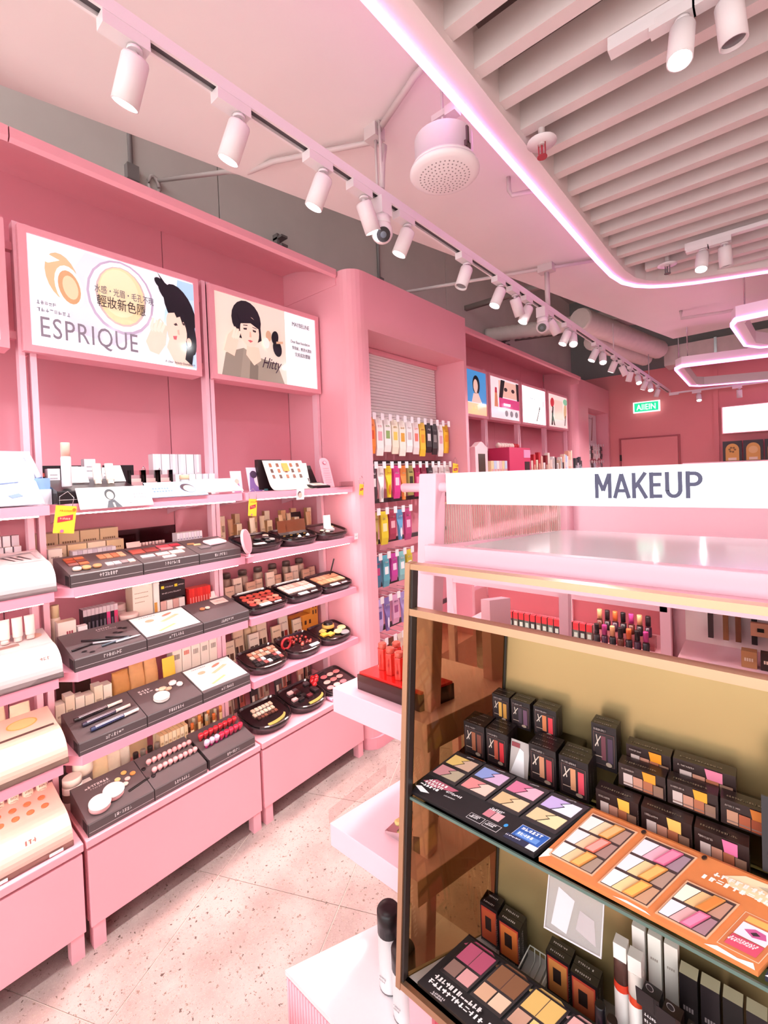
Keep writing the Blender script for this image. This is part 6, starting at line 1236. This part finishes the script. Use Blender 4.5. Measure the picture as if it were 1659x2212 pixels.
B.prints(sh); sh = [(rc(.8, .05, .985, .33), 'dfe4f4'), (rc(.803, .056, .982, .324), '2f62b8'), (rc(.82, .14, .96, .22), '6f9ce0'), (rc(.78, .03, .93, .12), '2a2c4a'), (rc(.93, .03, .99, .11), 'f3f0f4')] + B.marks(.82, .25, .14, .05, 6, 'fbfaff') + B.marks(.83, .155, .11, .045, 5, 'f0f6ff') + B.marks(.795, .06, .11, .02, 9, 'f6f4fa') + [([(.765 + .012 * math.cos(a * .7), .17 + .03 * math.sin(a * .7)) for a in range(9)], '3a9ae0')]
B.prints(sh, 'sticker')
for u in (.25, .75): B.quad([(u + .014 * math.cos(a * .785), .985 + .03 * math.sin(a * .785)) for a in range(8)], 0, .008, '1a1517', 'knob', rough=.2)
B = Board('tester_board', 'orange tester board with bronze eyeshadow palettes on the glass shelf', (-.362, .852, .886), (-.028, .852, .886), (-.288, .946, .962), mat('d9824a', .35, noise=.12, nscale=30))
OC = [('f4e9e4', 'f0d2ac', 'eab678', 'b08a7c'), ('f3e6e8', 'f0c6a0', 'e8a49a', 'a8847c'), ('f6ece8', 'eccb9c', 'f0b866', 'a89080'), ('f3e4ea', 'eeb0c0', 'e48aa8', 'a08490'), ('f2e6ea', 'f2d09a', 'f0b868', 'b09080'), ('f8f0ea', 'f4d49a', 'f2bc5c', 'c89a7a'), ('f6ead8', 'f0c088', 'e8843c', 'c0907c'), ('f3e4ee', 'e8b0b0', 'ec8cae', 'a87f88')]
def ppal(u0, v0, u1, v1, rows_, k0):
    f_ = B.quad(rc(u0, v0, u1, v1), 0, .004, 'e8b48e', 'palette_frame', rough=.25, coat=.4)
    B.quad(rc(u0 + .008, v0 + .02, u1 - .008, v1 - .02), .004, .0008, '4a3230', 'palette_tray', f_)
    h = (v1 - v0 - .05) / rows_; w_ = (u1 - u0 - .02)
    for r_ in range(rows_):
        cs_ = OC[k0 + rows_ - 1 - r_]; y0 = v0 + .03 + r_ * h; cuts = [0, .29, .53, .78, 1.]
        for i in range(4):
            a, b = u0 + .01 + w_ * cuts[i], u0 + .01 + w_ * cuts[i + 1] - .004; s_ = .012
            if i == 2: B.quad([(a - s_, y0), (b - s_, y0), (b + s_, y0 + h * .92), (a + s_, y0 + h * .92)], .0048, .006, {'e48aa8': 'd8688e', 'ec8cae': 'd8688e', 'e8a49a': 'd8705c'}.get(cs_[2], 'd8924a'), 'raised_frame', f_); B.quad([(a - s_ + .006, y0 + .012), (b - s_ - .006, y0 + .012), (b + s_ - .006, y0 + h * .85), (a + s_ + .006, y0 + h * .85)], .0108, .0006, cs_[2], 'pan', f_)
            else: B.quad([(a - s_ * (i > 0), y0), (b - s_ * (i < 3), y0), (b + s_ * (i < 3), y0 + h * .86), (a + s_ * (i > 0), y0 + h * .86)], .0048, .0015, cs_[i], 'pan', f_)
ppal(.03, .1, .27, .93, 3, 0); ppal(.31, .06, .55, .93, 3, 3); ppal(.585, .05, .80, .60, 2, 6)
sh = [([(.74, .96), (.68, .86), (.72, .76), (.84, .74), (.99, .66), (.99, .99)], 'f6dcb4'), ([(.8, .9), (.95, .8), (.98, .86), (.86, .95)], 'fbeed6'), ([(0, .0), (.04, .1), (.02, .2), (0, .18)], 'f8efe6'), ([(.4, 0), (.46, .03), (.55, .02), (.58, 0)], 'faf2ea'), ([(.8, 0), (.84, .05), (.92, .03), (.97, .06), (.99, 0)], 'fbf4ec')]
for q_ in sh: B.prints([q_], 'powder_graphic')
sh = B.marks(.645, .80, .26, .055, 9, 'fbf3ea') + B.marks(.62, .70, .3, .055, 10, 'fbf3ea')
B.prints(sh); sh = [(rc(.83, .08, .985, .56), 'f0c8a8'), (rc(.833, .088, .982, .552), 'd07848'), (rc(.85, .46, .965, .53), 'f2b460'), (rc(.85, .27, .965, .44), 'eee6f0'), ([(.87, .36), (.9, .41), (.94, .4), (.955, .34), (.91, .31)], 'c85a90'), ([(.895, .35), (.91, .38), (.93, .36), (.91, .33)], '3a2a30'), (rc(.85, .12, .965, .26), 'd8506c')] + B.marks(.855, .215, .1, .02, 9, 'fbe6ea', 3)
B.prints(sh, 'sticker')
for u in (.29, .57): B.quad([(u + .01 * math.cos(a * .785), .965 + .03 * math.sin(a * .785)) for a in range(8)], 0, .006, '2a1c18', 'knob', rough=.2)
B = Board('tester_board', 'navy tester board with white powder flecks right of the orange one', (-.02, .852, .886), (.30, .852, .886), (.03, .946, .962), mat('2a2a3c', .3))
B.prints([([(0, 0), (.12, .3), (.3, .2), (.5, .28), (.7, 0)], 'f4f0f0')], 'powder_graphic'); ppal2 = B.quad(rc(.3, .45, .7, .9), 0, .005, '17151c', 'palette_frame')
for i in range(4): B.quad(rc(.33 + .09 * i, .5, .41 + .09 * i, .85), .005, .002, ('e8d8c8', 'd0a890', 'b88878', 'f0e0d8')[i], 'pan', ppal2)
# tall black boxes on clear steps
tag(obj('acrylic_step', MB().box(-.62, -.295, .98, 1.044, .877, .9385).box(-.58, -.34, 1.046, 1.096, .877, 1.012), clear_mat('e6e2dc', .15)), 'clear acrylic steps under the tall black boxes', 'riser')
tag(obj('acrylic_step', MB().box(-.29, .05, .972, 1.008, .877, .932).box(-.262, .05, 1.01, 1.046, .877, .99).box(-.25, .05, 1.048, 1.094, .877, 1.012), clear_mat('e6e2dc', .15)), 'clear acrylic steps under the wide palette boxes', 'riser')
def tall_box(label, x0, x1, y, z0, z1, cl, cr_, deep=3, group='tall black eye palette boxes'):
    t = thing('palette_box', label, 'box', ((x0 + x1) / 2, y, z0), 0, group); w, h = x1 - x0, z1 - z0; d = .019
    obj('carton', MB().box(-w / 2, w / 2, 0, d, 0, h), mat('231a1c', .3), t)
    q = Print(); q.rect(-w * .42, h * .1, w * .42, h * .82, '6d4c48'); q.rect(-w * .4, h * .11, w * .4, h * .81, '2e2224'); q.rect(-w * .1, h * .22, w * .08, h * .76, cl); q.rect(w * .16, h * .2, w * .36, h * .74, cr_); q.poly([(-w * .36, h * .5), (-w * .12, h * .76), (-w * .1, h * .74), (-w * .33, h * .48)], 'd9c6b8'); q.poly([(-w * .3, h * .76), (-w * .27, h * .77), (-w * .2, h * .52), (-w * .23, h * .5)], 'd9c6b8'); q.rect(-w * .36, h * .28, -w * .06, h * .3, 'b59a8c'); q.ell(w * .2, h * .16, w * .12, h * .05, 'a8907f'); q.marks(-w * .38, h * .87, w * .5, h * .05, 9, 'b9a8a4', rp); q.build('front_print', t, (0, -.0006, 0), FY)
    q = Print(); q.marks(-w * .4, .004, w * .7, .004, 9, 'b9b0a8', rp); q.build('top_print', t, (0, 0, h + .0002), (0, 0, 0))
    for k in range(1, deep):
        b_ = thing('palette_box', label.replace(' box', ' spare box %s' % ('directly behind', 'two behind')[k - 1], 1) if True else label, 'box', ((x0 + x1) / 2, y + k * (d + .0008), z0), 0, group)
        obj('carton', MB().box(-w / 2, w / 2, 0, d, 0, h), mat('231a1c', .3), b_); q = Print(); q.marks(-w * .4, .004, w * .7, .004, 9, '9a928c', rp); q.build('top_print', b_, (0, 0, h + .0002), (0, 0, 0))
        q = Print(); q.marks(.01, .006, h * .6, .004, 14, '8d8580', rp); q.build('side_print', b_, (w / 2 + .0005, 0, 0), (R(90), R(-90), R(90)))
tall_box('tall black box with amber shades, left of the back step', -.556, -.510, 1.05, 1.0125, 1.080, 'd9a24e', 'c88c40', 2)
tall_box('tall black box with violet shades, middle of the back step', -.505, -.456, 1.05, 1.0125, 1.080, '4a3a44', '6d4a60', 2)
tall_box('tall black box with red shades, right of the back step', -.447, -.393, 1.05, 1.0125, 1.081, 'd07a4e', 'd8404a', 2)
tall_box('tall black box with brown shades, left of the front step', -.603, -.546, .984, .939, 1.023, '9a5a40', '7a4438', 3)
tall_box('tall black box with crimson shades, second on the front step', -.541, -.487, .984, .939, 1.024, 'b0503c', 'c83038', 3)
tall_box('tall black box with pink streak, third on the front step', -.433, -.372, .984, .939, 1.026, 'c88a6a', 'b04048', 3)
tall_box('tall black box with rose shades, right of the front step', -.365, -.304, .984, .939, 1.025, 'd0906a', 'd84a5a', 3)
tall_box('tall black box with a violet window standing alone on a step', -.3125, -.262, 1.042, .9905, 1.088, '6d3a44', '4a3448', 2, 'black palette boxes')
card('foil_card', 'crumpled silver foil card leaning between the front black boxes', 'card', (-.46, .982, .939), 0, .045, .075, 'b9aca8', -14, Print().poly([(-.02, 0), (.0, .06), (.01, .055), (.015, 0)], 'f3eef0').rect(-.02, .06, .0, .07, '8a3038'), .002)
def wide_box(label, x0, x1, y, z0, z1, tagc):
    t = thing('palette_box', label, 'box', ((x0 + x1) / 2, y, z0), 0, 'wide brown palette boxes'); w, h = x1 - x0, z1 - z0
    obj('carton', MB().box(-w / 2, w / 2, 0, .033, 0, h), mat('33211f', .3), t)
    q = Print(); cs_ = ('cdb6b0', 'c48a74', 'b0684a', '8d6a58') if tagc != 'd8782c' else ('c08a70', 'b0583a', 'a0482a', '7a4a38')
    for i in range(4): q.rect(-w * .39 + i * w * .215, h * .1, -w * .39 + i * w * .215 + w * .2, h * .62 - .02 * h * i, cs_[i]); q.rect(-w * .39 + i * w * .215, h * .18 , -w * .39 + i * w * .215 + w * .2, h * .23, '8d6a60')
    q.marks(-w * .42, h * .8, w * .28, h * .07, 10, 'b9a49c', rp); q.build('window_print', t, (0, -.0006, 0), FY)
    q = Print(); q.marks(-w * .4, .01, w * .7, .005, 14, 'b0a488', rp); q.build('top_print', t, (0, 0, h + .0002), (0, 0, 0))
    q = Print(); q.marks(.006, .006, h * .8, .006, 9, '9a8f8a', rp); q.build('side_print', t, (w / 2 + .0005, 0, 0), (R(90), R(-90), R(90)))
    obj('shade_tag', MB().loft([[(w * .06, -.0022, h * .56), (w * .3, -.0022, h * .56), (w * .3, -.0016, h * .56), (w * .06, -.0016, h * .56)], [(w * .02, -.0022, h * .96), (w * .3, -.0022, h * .96), (w * .3, -.0016, h * .96), (w * .02, -.0016, h * .96)]]), mat(tagc, .4), t)
for lb, a in (('front left wide palette box with a yellow tag', (-.287, -.209, .974, .9325, .988, 'eeb44a')), ('front middle wide palette box with a pale yellow tag', (-.204, -.122, .974, .9325, .988, 'efb860')), ('front right wide palette box with a pink tag', (-.118, -.040, .974, .9325, .988, 'e0709c')), ('middle row wide palette box with an orange tag, left', (-.252, -.168, 1.012, .9905, 1.036, 'e8962c')), ('middle row wide palette box with an amber tag, centre', (-.180 + .015, -.085, 1.012, .9905, 1.036, 'e6a030')), ('middle row wide palette box with a deep orange tag, right', (-.081, -.0, 1.012, .9905, 1.036, 'd8782c')), ('back row wide palette box with an orange tag', (-.245, -.164, 1.05, 1.0125, 1.06, 'e8921f')), ('back row wide palette box with a pink tag', (-.160, -.060, 1.05, 1.0125, 1.062, 'e07c98'))): wide_box(lb + ' in the case', *a)
q = Print(); [q.rect(-.03 + .016 * i, .075, -.017 + .016 * i, .098, 'e0885c') for i in range(4)]; q.marks(-.025, .055, .05, .008, 5, 'f3eae6', rp); q.marks(-.025, .042, .05, .008, 5, 'f3eae6', rp); q.ell(-.027, .028, .008, .008, 'd8783c'); q.rect(-.02, .005, .035, .03, 'efc8bc'); q.poly([(-.01, .015), (.005, .022), (.02, .018), (.005, .01)], '4a3432')
card('counter_card', 'tall dark card with orange shades and an eye at the right of the glass shelf', 'card', (.02, .966, .964), 0, .085, .12, '2b2326', -8, q)
# ---- floor of the case
B = Board('tester_board', 'black tester board with large marbled powders on the case floor', (-.678, .85, .414), (-.25, .85, .414), (-.605, .972, .478), mat('1b1719', .3))
LC = [('b8506e', '8d6a60', 'e0a0a0'), ('8a5a3c', 'e0b090', 'f0cdb0'), ('ecc070', 'd8a890', 'f3d98c'), ('eeb4b0', '9a7c84', 'd8a0ac'), ('d8b090', 'c0a8b8', 'e8d0c0')]
for k in range(5):
    u0 = .04 + .193 * k
    B.quad([(u0 - .02, .86), (u0 + .02, .985), (u0 + .12, .99), (u0 + .17, .93), (u0 + .15, .8)], .0002, .0012, LC[k][0], 'powder_smear')
    f_ = B.quad(rc(u0, .32, u0 + .18, .95), .001, .005, '241e20', 'palette_frame', rough=.2, coat=.5)
    B.quad(rc(u0 + .012, .62, u0 + .168, .92), .006, .0025, LC[k][0], 'pan', f_, rough=.6); B.quad(rc(u0 + .09 - .0015, .62, u0 + .09 + .0015, .92), .0085, .0004, '5a3a38', 'pan_crease', f_)
    B.quad(rc(u0 + .012, .37, u0 + .085, .58), .006, .0025, LC[k][1], 'pan', f_, rough=.6); B.quad(rc(u0 + .095, .37, u0 + .168, .58), .006, .0025, LC[k][2], 'pan', f_, rough=.6)
B.prints(B.marks(.04, .2, .3, .07, 12, 'f6f0f0') + B.marks(.05, .09, .34, .07, 12, 'f6f0f0') + B.marks(.12, .01, .08, .025, 7, 'd9d0d2', 2) + [(rc(.42, .02, .48, .17), 'f3f0f4'), (rc(.5, .04, .56, .2), 'e0904a'), (rc(.58, .03, .64, .17), '6a7088')] + B.marks(.43, .07, .04, .06, 2, '4a4450') + B.marks(.5, .24, .2, .02, 16, 'd9d0d2', 3))
def cube_box(label, x0, x1, y, z0, z1, c, deep=2):
    w, h = x1 - x0, z1 - z0
    for k in range(deep):
        t = thing('blush_box', label if k == 0 else label.replace(' box', ' spare box behind', 1), 'box', ((x0 + x1) / 2, y + k * .022, z0), 0, 'black framed blush boxes'); obj('carton', MB().box(-w / 2, w / 2, 0, .021, 0, h), mat('1f1719', .28), t)
        q = Print(); q.marks(-w * .35, .006, w * .6, .005, 8, 'd9d0cc', rp); q.build('top_print', t, (0, 0, h + .0002), (0, 0, 0)); q = Print(); q.marks(.008, .004, h * .8, .004, 14, 'c9c0bc', rp); q.marks(.008, .011, h * .8, .004, 14, 'a8a09c', rp); q.build('side_print', t, (w / 2 + .0005, 0, 0), (R(90), R(-90), R(90)))
        if k == 0: q = Print(); q.rect(-w * .43, h * .1, w * .43, h * .93, 'a83a2c'); q.rect(-w * .38, h * .1, w * .38, h * .88, c); q.rect(-w * .2, h * .38, w * .14, h * .72, '2a1c1a'); q.marks(-w * .42, h * .03, w * .8, h * .03, 14, 'c9c0bc', rp); q.build('front_print', t, (0, -.0006, 0), FY)
cube_box('black framed box with a deep red face, leftmost on the case floor', -.612, -.562, 1.048, .402, .505, 'b04a2c')
cube_box('black framed box with an orange face, second on the case floor', -.556, -.498, 1.04, .402, .503, 'c86a34')
cube_box('black framed box with a leaf, third on the case floor', -.43, -.375, 1.035, .402, .502, 'c07a40')
cube_box('black framed box with a rust face, fourth on the case floor', -.37, -.312, 1.025, .402, .502, 'b8603c')
wk = thing('wire_tray', 'small white wire tray between the blush boxes on the case floor', 'tray', (-.49, 1.0, .402)); mbw = MB()
for i in range(4): mbw.tube([(.012 + .014 * i, 0, .035), (.012 + .014 * i, 0, .002), (.012 + .014 * i, .08, .002), (.012 + .014 * i, .08, .035)], .0012, 5)
obj('wires', mbw, mat('e0dccf', .4), wk); obj('rim', MB().tube([(0, 0, .035), (.058, 0, .035), (.058, .08, .035), (0, .08, .035), (0, 0, .035)], .0018, 5), mat('e6e2d6', .4), wk)
for i, (x, lb) in enumerate(((-.292, 'black mascara tube with a magenta blob on the case floor'), (-.266, 'black mascara tube with a brown cap on the case floor'))):
    t = bottle('mascara_tube', lb, 'mascara', (x, .975 - .012 * i, .402), cylprof(.0105, .125, .045, .0105), '241a20', '2a1a18' if i else '17131a', .08, 14)
    obj('label_band', MB().lathe([(.0108, .055), (.0108, .068)], 14, cap=False), mat('e9dfe4', .4), t)
    if i == 0: obj('blob', MB().sphere((.006, -.008, .07), .007, 8, 6, sz=2.), mat('e0489a', .3), t)
for i, (x, y, c, cap, b2) in enumerate(((-.262, 1.03, 'd9d0cc', '5a3c36', 'd8422c'), (-.232, 1.02, 'f3e9e4', 'f0e6de', 'd8482c'))):
    t = thing('marker_tube', ('white tube with brown shoulder and red band' if i == 0 else 'white tube with red streaks') + ' on the case floor', 'tube', (x, y, .402))
    obj('body', MB().lathe([(.014, 0), (.015, .004), (.0155, .15)], 16), mat(c, .3), t); obj('band', MB().lathe([(.0157, .135), (.0157, .152)], 16, cap=False), mat(b2, .3), t); obj('neck', MB().lathe([(.0155, .152), (.015, .2), (.0145, .202)], 16), mat(cap, .3), t); obj('cap', MB().box(-.0125, .0125, -.0125, .0125, .202, .235), mat('fbf4ee', .3), t)
row('carton', 'carton', 'tall white carton', 'at the back of the case floor', 3, -.25, -.16, 0, 0, .024, .024, .255, ['f6efe8', 'faf4ea', 'efe6dc'], (('m', .2, .8, .6, .02, 4, 'b9a89c'),), 'fdfaf4', rz=0, f=lambda u: (u, 1.06, .402))
for i, x in enumerate((-.2, -.163, -.124)):
    t = thing('hook_carton', '%s tall black carton with a hanging flap on the case floor' % nth(i, 3), 'carton', (x, .985 - .012 * i, .402), R(-6), 'black hanging cartons in the case')
    obj('box', MB().box(-.0155, .0155, 0, .026, 0, .2), mat('2a2326' if i != 1 else '3a2624', .3), t); obj('flap', MB().box(-.0155, .0155, .0, .0012, .2, .238, T=Matrix.Rotation(R(8), 4, 'X')), mat('2a2326', .3), t)
    q = Print(); q.ell(0, .218, .007, .007, 'b9b0b2'); q.ell(0, .218, .0058, .0058, '2a2326'); q.marks(-.011, .155, .022, .006, 5, 'e6dfe0', rp); q.marks(-.011, .143, .022, .006, 5, 'e6dfe0', rp); q.rect(-.001, .05, .0005, .13, 'b9b0b2'); q.marks(-.012, .09, .01, .006, 3, 'd0c8ca', rp); q.build('front_print', t, (0, -.0012, 0), FY)
row('carton', 'carton', 'black hanging carton', 'behind the tall flapped ones', 4, -.16, -.02, 0, 0, .03, .028, .235, ['1d1719', '251d20'], (('m', .2, .7, .6, .04, 4, '8d8284'),), 'c9c2a4', rz=0, f=lambda u: (u, 1.035, .402))
for r_ in range(2): row('carton', 'carton', 'small black gold-topped carton', 'in the %s of the case floor' % ('near row', 'second row')[r_], 3, -.088, -.002, 0, 0, .026, .026, .135 + .012 * r_, '2a2321', (('m', .2, .6, .6, .05, 4, 'a89870'),), 'b0a468', rz=0, f=lambda u, r_=r_: (u, .94 + .032 * r_, .402))
row('carton', 'carton', 'white carton', 'at the right edge of the case floor', 3, .0, .11, 0, 0, .034, .034, .165, ['f6eee8', 'fbf6f0'], (('m', .2, .6, .6, .04, 4, 'c9b4a8'),), 'fdf9f4', rz=0, f=lambda u: (u, .93, .402))
hp = thing('price_holder', 'clear hanging price holder under the glass shelf', 'price holder', (-.345, .86, .866), 0, rot=(R(-28), 0, R(4)))
obj('sleeve', MB().box(0, .1, 0, .003, -.09, 0), mat('d9d4d6', .12, alpha=.3), hp); obj('border', MB().box(0, .1, -.001, .004, -.0915, -.089).box(0, .002, -.001, .004, -.09, 0).box(.098, .1, -.001, .004, -.09, 0), mat('cfc8ca', .2), hp)
q = Print(); q.poly([(.012, -.08), (.04, -.084), (.05, -.03), (.02, -.02)], 'e6e0e4').poly([(.055, -.07), (.09, -.08), (.085, -.045), (.06, -.04)], 'b8a8a8'); q.build('price_slip', hp, (0, .0015, 0), FY)
# ================================================================== goods on the stepped stand
ld = thing('lip_display', 'dark wedge base with a glossy red top on the upper slab', 'display', (-.975, .985, 1.0))
obj('base', MB().prism([(0, 0), (.235, 0), (.27, .12), (.02, .12)], 0, .045), mat('3a1a18', .2, coat=.5), ld); obj('red_top', MB().prism([(.004, .006), (.235, .006), (.268, .116), (.024, .116)], .0452, .052), mat('e0201c', .15, coat=.6), ld)
for i, (x, y) in enumerate(((-.925, 1.05), (-.882, 1.035), (-.84, 1.025), (-.80, 1.025), (-.895, 1.082), (-.85, 1.075), (-.81, 1.07))):
    t = thing('lip_tube', '%s translucent red tube standing on the red topped display' % nth(i, 7), 'lip tint', (x, y, 1.0525), .3, 'red tubes on the upper slab')
    obj('tube', MB().lathe([(.016, 0), (.0165, .002), (.0165, .062), (.015, .064)], 6, sm=False), mat('f03c30', .2, coat=.3, trans=.15), t); obj('cap', MB().lathe([(.012, .064), (.013, .066), (.013, .078), (.011, .08)], 12), mat('f06a58', .15, trans=.3), t)
    Print().marks(-.003, .01, .006, .04, 1, 'c01c18', rp).build('tube_print', t, (0, -.0168, 0), FY)
at = thing('acrylic_wedge', 'clear wedge tray of loose samples on the lower slab', 'tray', (-.9, 1.0, .58)); obj('wedge', MB().prism([(0, 0), (.13, 0), (.13, .05), (.0, .006)], 0, .1, 'y'), clear_mat('f0eaea', .3), at)
for i, (x, y, c) in enumerate(((.03, .03, 'e0c07a'), (.07, .05, 'd8a08a'), (.1, .03, 'f0e2c8'), (.06, .08, '3a2a2c'))): obj('sample', MB().lathe([(.012, 0), (.013, .006), (.008, .01)], 10), mat(c, .4), at, (x, y, .012 + .4 * x))
carton('carton', 'small black carton with a red top on the lower slab', 'carton', (-.845, 1.13, .58), 0, .035, .03, .1, '1d1517', ((.1, .1, .9, .3, '6d2a24'),), 'd8421e')
for i, (x, y, h_, lb) in enumerate(((-.85, .945, .225, 'taller white spray can with a black cap on the plinth'), (-.775, .915, .185, 'shorter white spray can with a black cap on the plinth'))):
    t = bottle('spray_can', lb, 'spray can', (x, y, .2), [(.03, 0), (.032, .004), (.032, h_ * .7), (.0325, h_ * .702), (.0325, h_ - .006), (.028, h_), (.01, h_ + .001)], 'efe9ea', '1f1517', h_ * .702, 22)
    obj('base_ring', MB().lathe([(.0324, .002), (.0324, .006)], 22, cap=False), mat('6d6466', .3), t); Print().marks(-.012, .045, .024, .005, 6, '8d8488', rp).marks(-.012, .036, .02, .005, 5, '8d8488', rp).build('can_print', t, (0, -.0328, 0), FY)
# ================================================================== goods on the island behind
row('carton', 'carton', 'red and green nail polish carton', 'on the island behind', 16, -1.05, -.60, 0, 0, .024, .024, .068, ['3a4a40', '5a6a60', '2f2a2c', '6a6458'], ((0, .55, 1, 1, 'c83038'), (.2, .1, .8, .4, 'b9d0c0')), 'd8404a', rz=0, f=lambda u: (u, 2.06, .8955))
for i in range(14):
    x = -.58 + .031 * (i % 7); b2 = i // 7
    t = bottle('nail_polish', '%s dark nail polish bottle in the %s row on the island behind' % (nth(i % 7, 7), ('front', 'raised back')[b2]), 'nail polish', (x, 2.05 + .05 * b2, .8955 + .05 * b2), cylprof(.0125, .085, .04, .01), ('2a2024', '3a1a30', '1d1a20', '5a2a20')[i % 4], ('1a1618', 'b03a80', 'e0a87a', '241c20', 'd86a3c')[i % 5], .045, 12, 'nail polishes on the island behind')
tag(obj('acrylic_step', MB().box(-.60, -.37, 2.08, 2.13, .8955, .9455), clear_mat('e8d8d8', .15)), 'clear step under the dark nail polishes on the island behind', 'riser')
row('palette', 'palette', 'open white palette', 'on the top shelf of the island behind', 3, -1.15, -.6, 0, 0, .16, .14, .012, ['fbf6f2', 'f3ece8'], (), 'efe6e2', rz=0, f=lambda u: (u, 2.03, 1.126))
carton('palette', 'flat black palette on the top shelf of the island behind', 'palette', (-.52, 2.05, 1.126), 0, .22, .12, .012, '1f1a1c', (), '2a2426')
for i, (x, c) in enumerate(((-.2, '3a2c2c'), (-.15, '8a5a38'), (-.11, '7a4a30'), (-.06, '2a2628'), (.0, '8a3024'), (.04, 'd08a3c'), (.08, '6a2a20'))):
    t = thing('comb_pack', '%s long brush hanging on the white panel of the island behind' % nth(i, 7), 'brush', (x, 2.27, .93), 0, 'brushes on the white panel'); obj('handle', MB().box(-.009, .009, 0, .016, 0, .13), mat(c, .4), t); obj('head', MB().box(-.014, .014, -.004, .02, .13, .2), mat(c, .5), t)
rk = thing('brush_rack', 'small wooden rack on the white panel of the island behind', 'rack', (-.02, 2.22, .98)); obj('plate', MB().box(-.05, .09, 0, .02, 0, .05), mat('d8a080', .5), rk); [obj('slot', MB().box(-.03 + .035 * i, -.01 + .035 * i, -.002, 0, .018, .032), BLACK, rk) for i in range(3)]
row('carton', 'carton', 'brown comb box', 'on the right shelf of the island behind', 4, -.1, .12, 0, 0, .045, .04, .06, ['c09060', '3a2c28', 'a87848'], (('m', .2, .4, .6, .2, 4, 'f0e0c8'),), rz=0, f=lambda u: (u, 2.1, .896))
finish_texts()
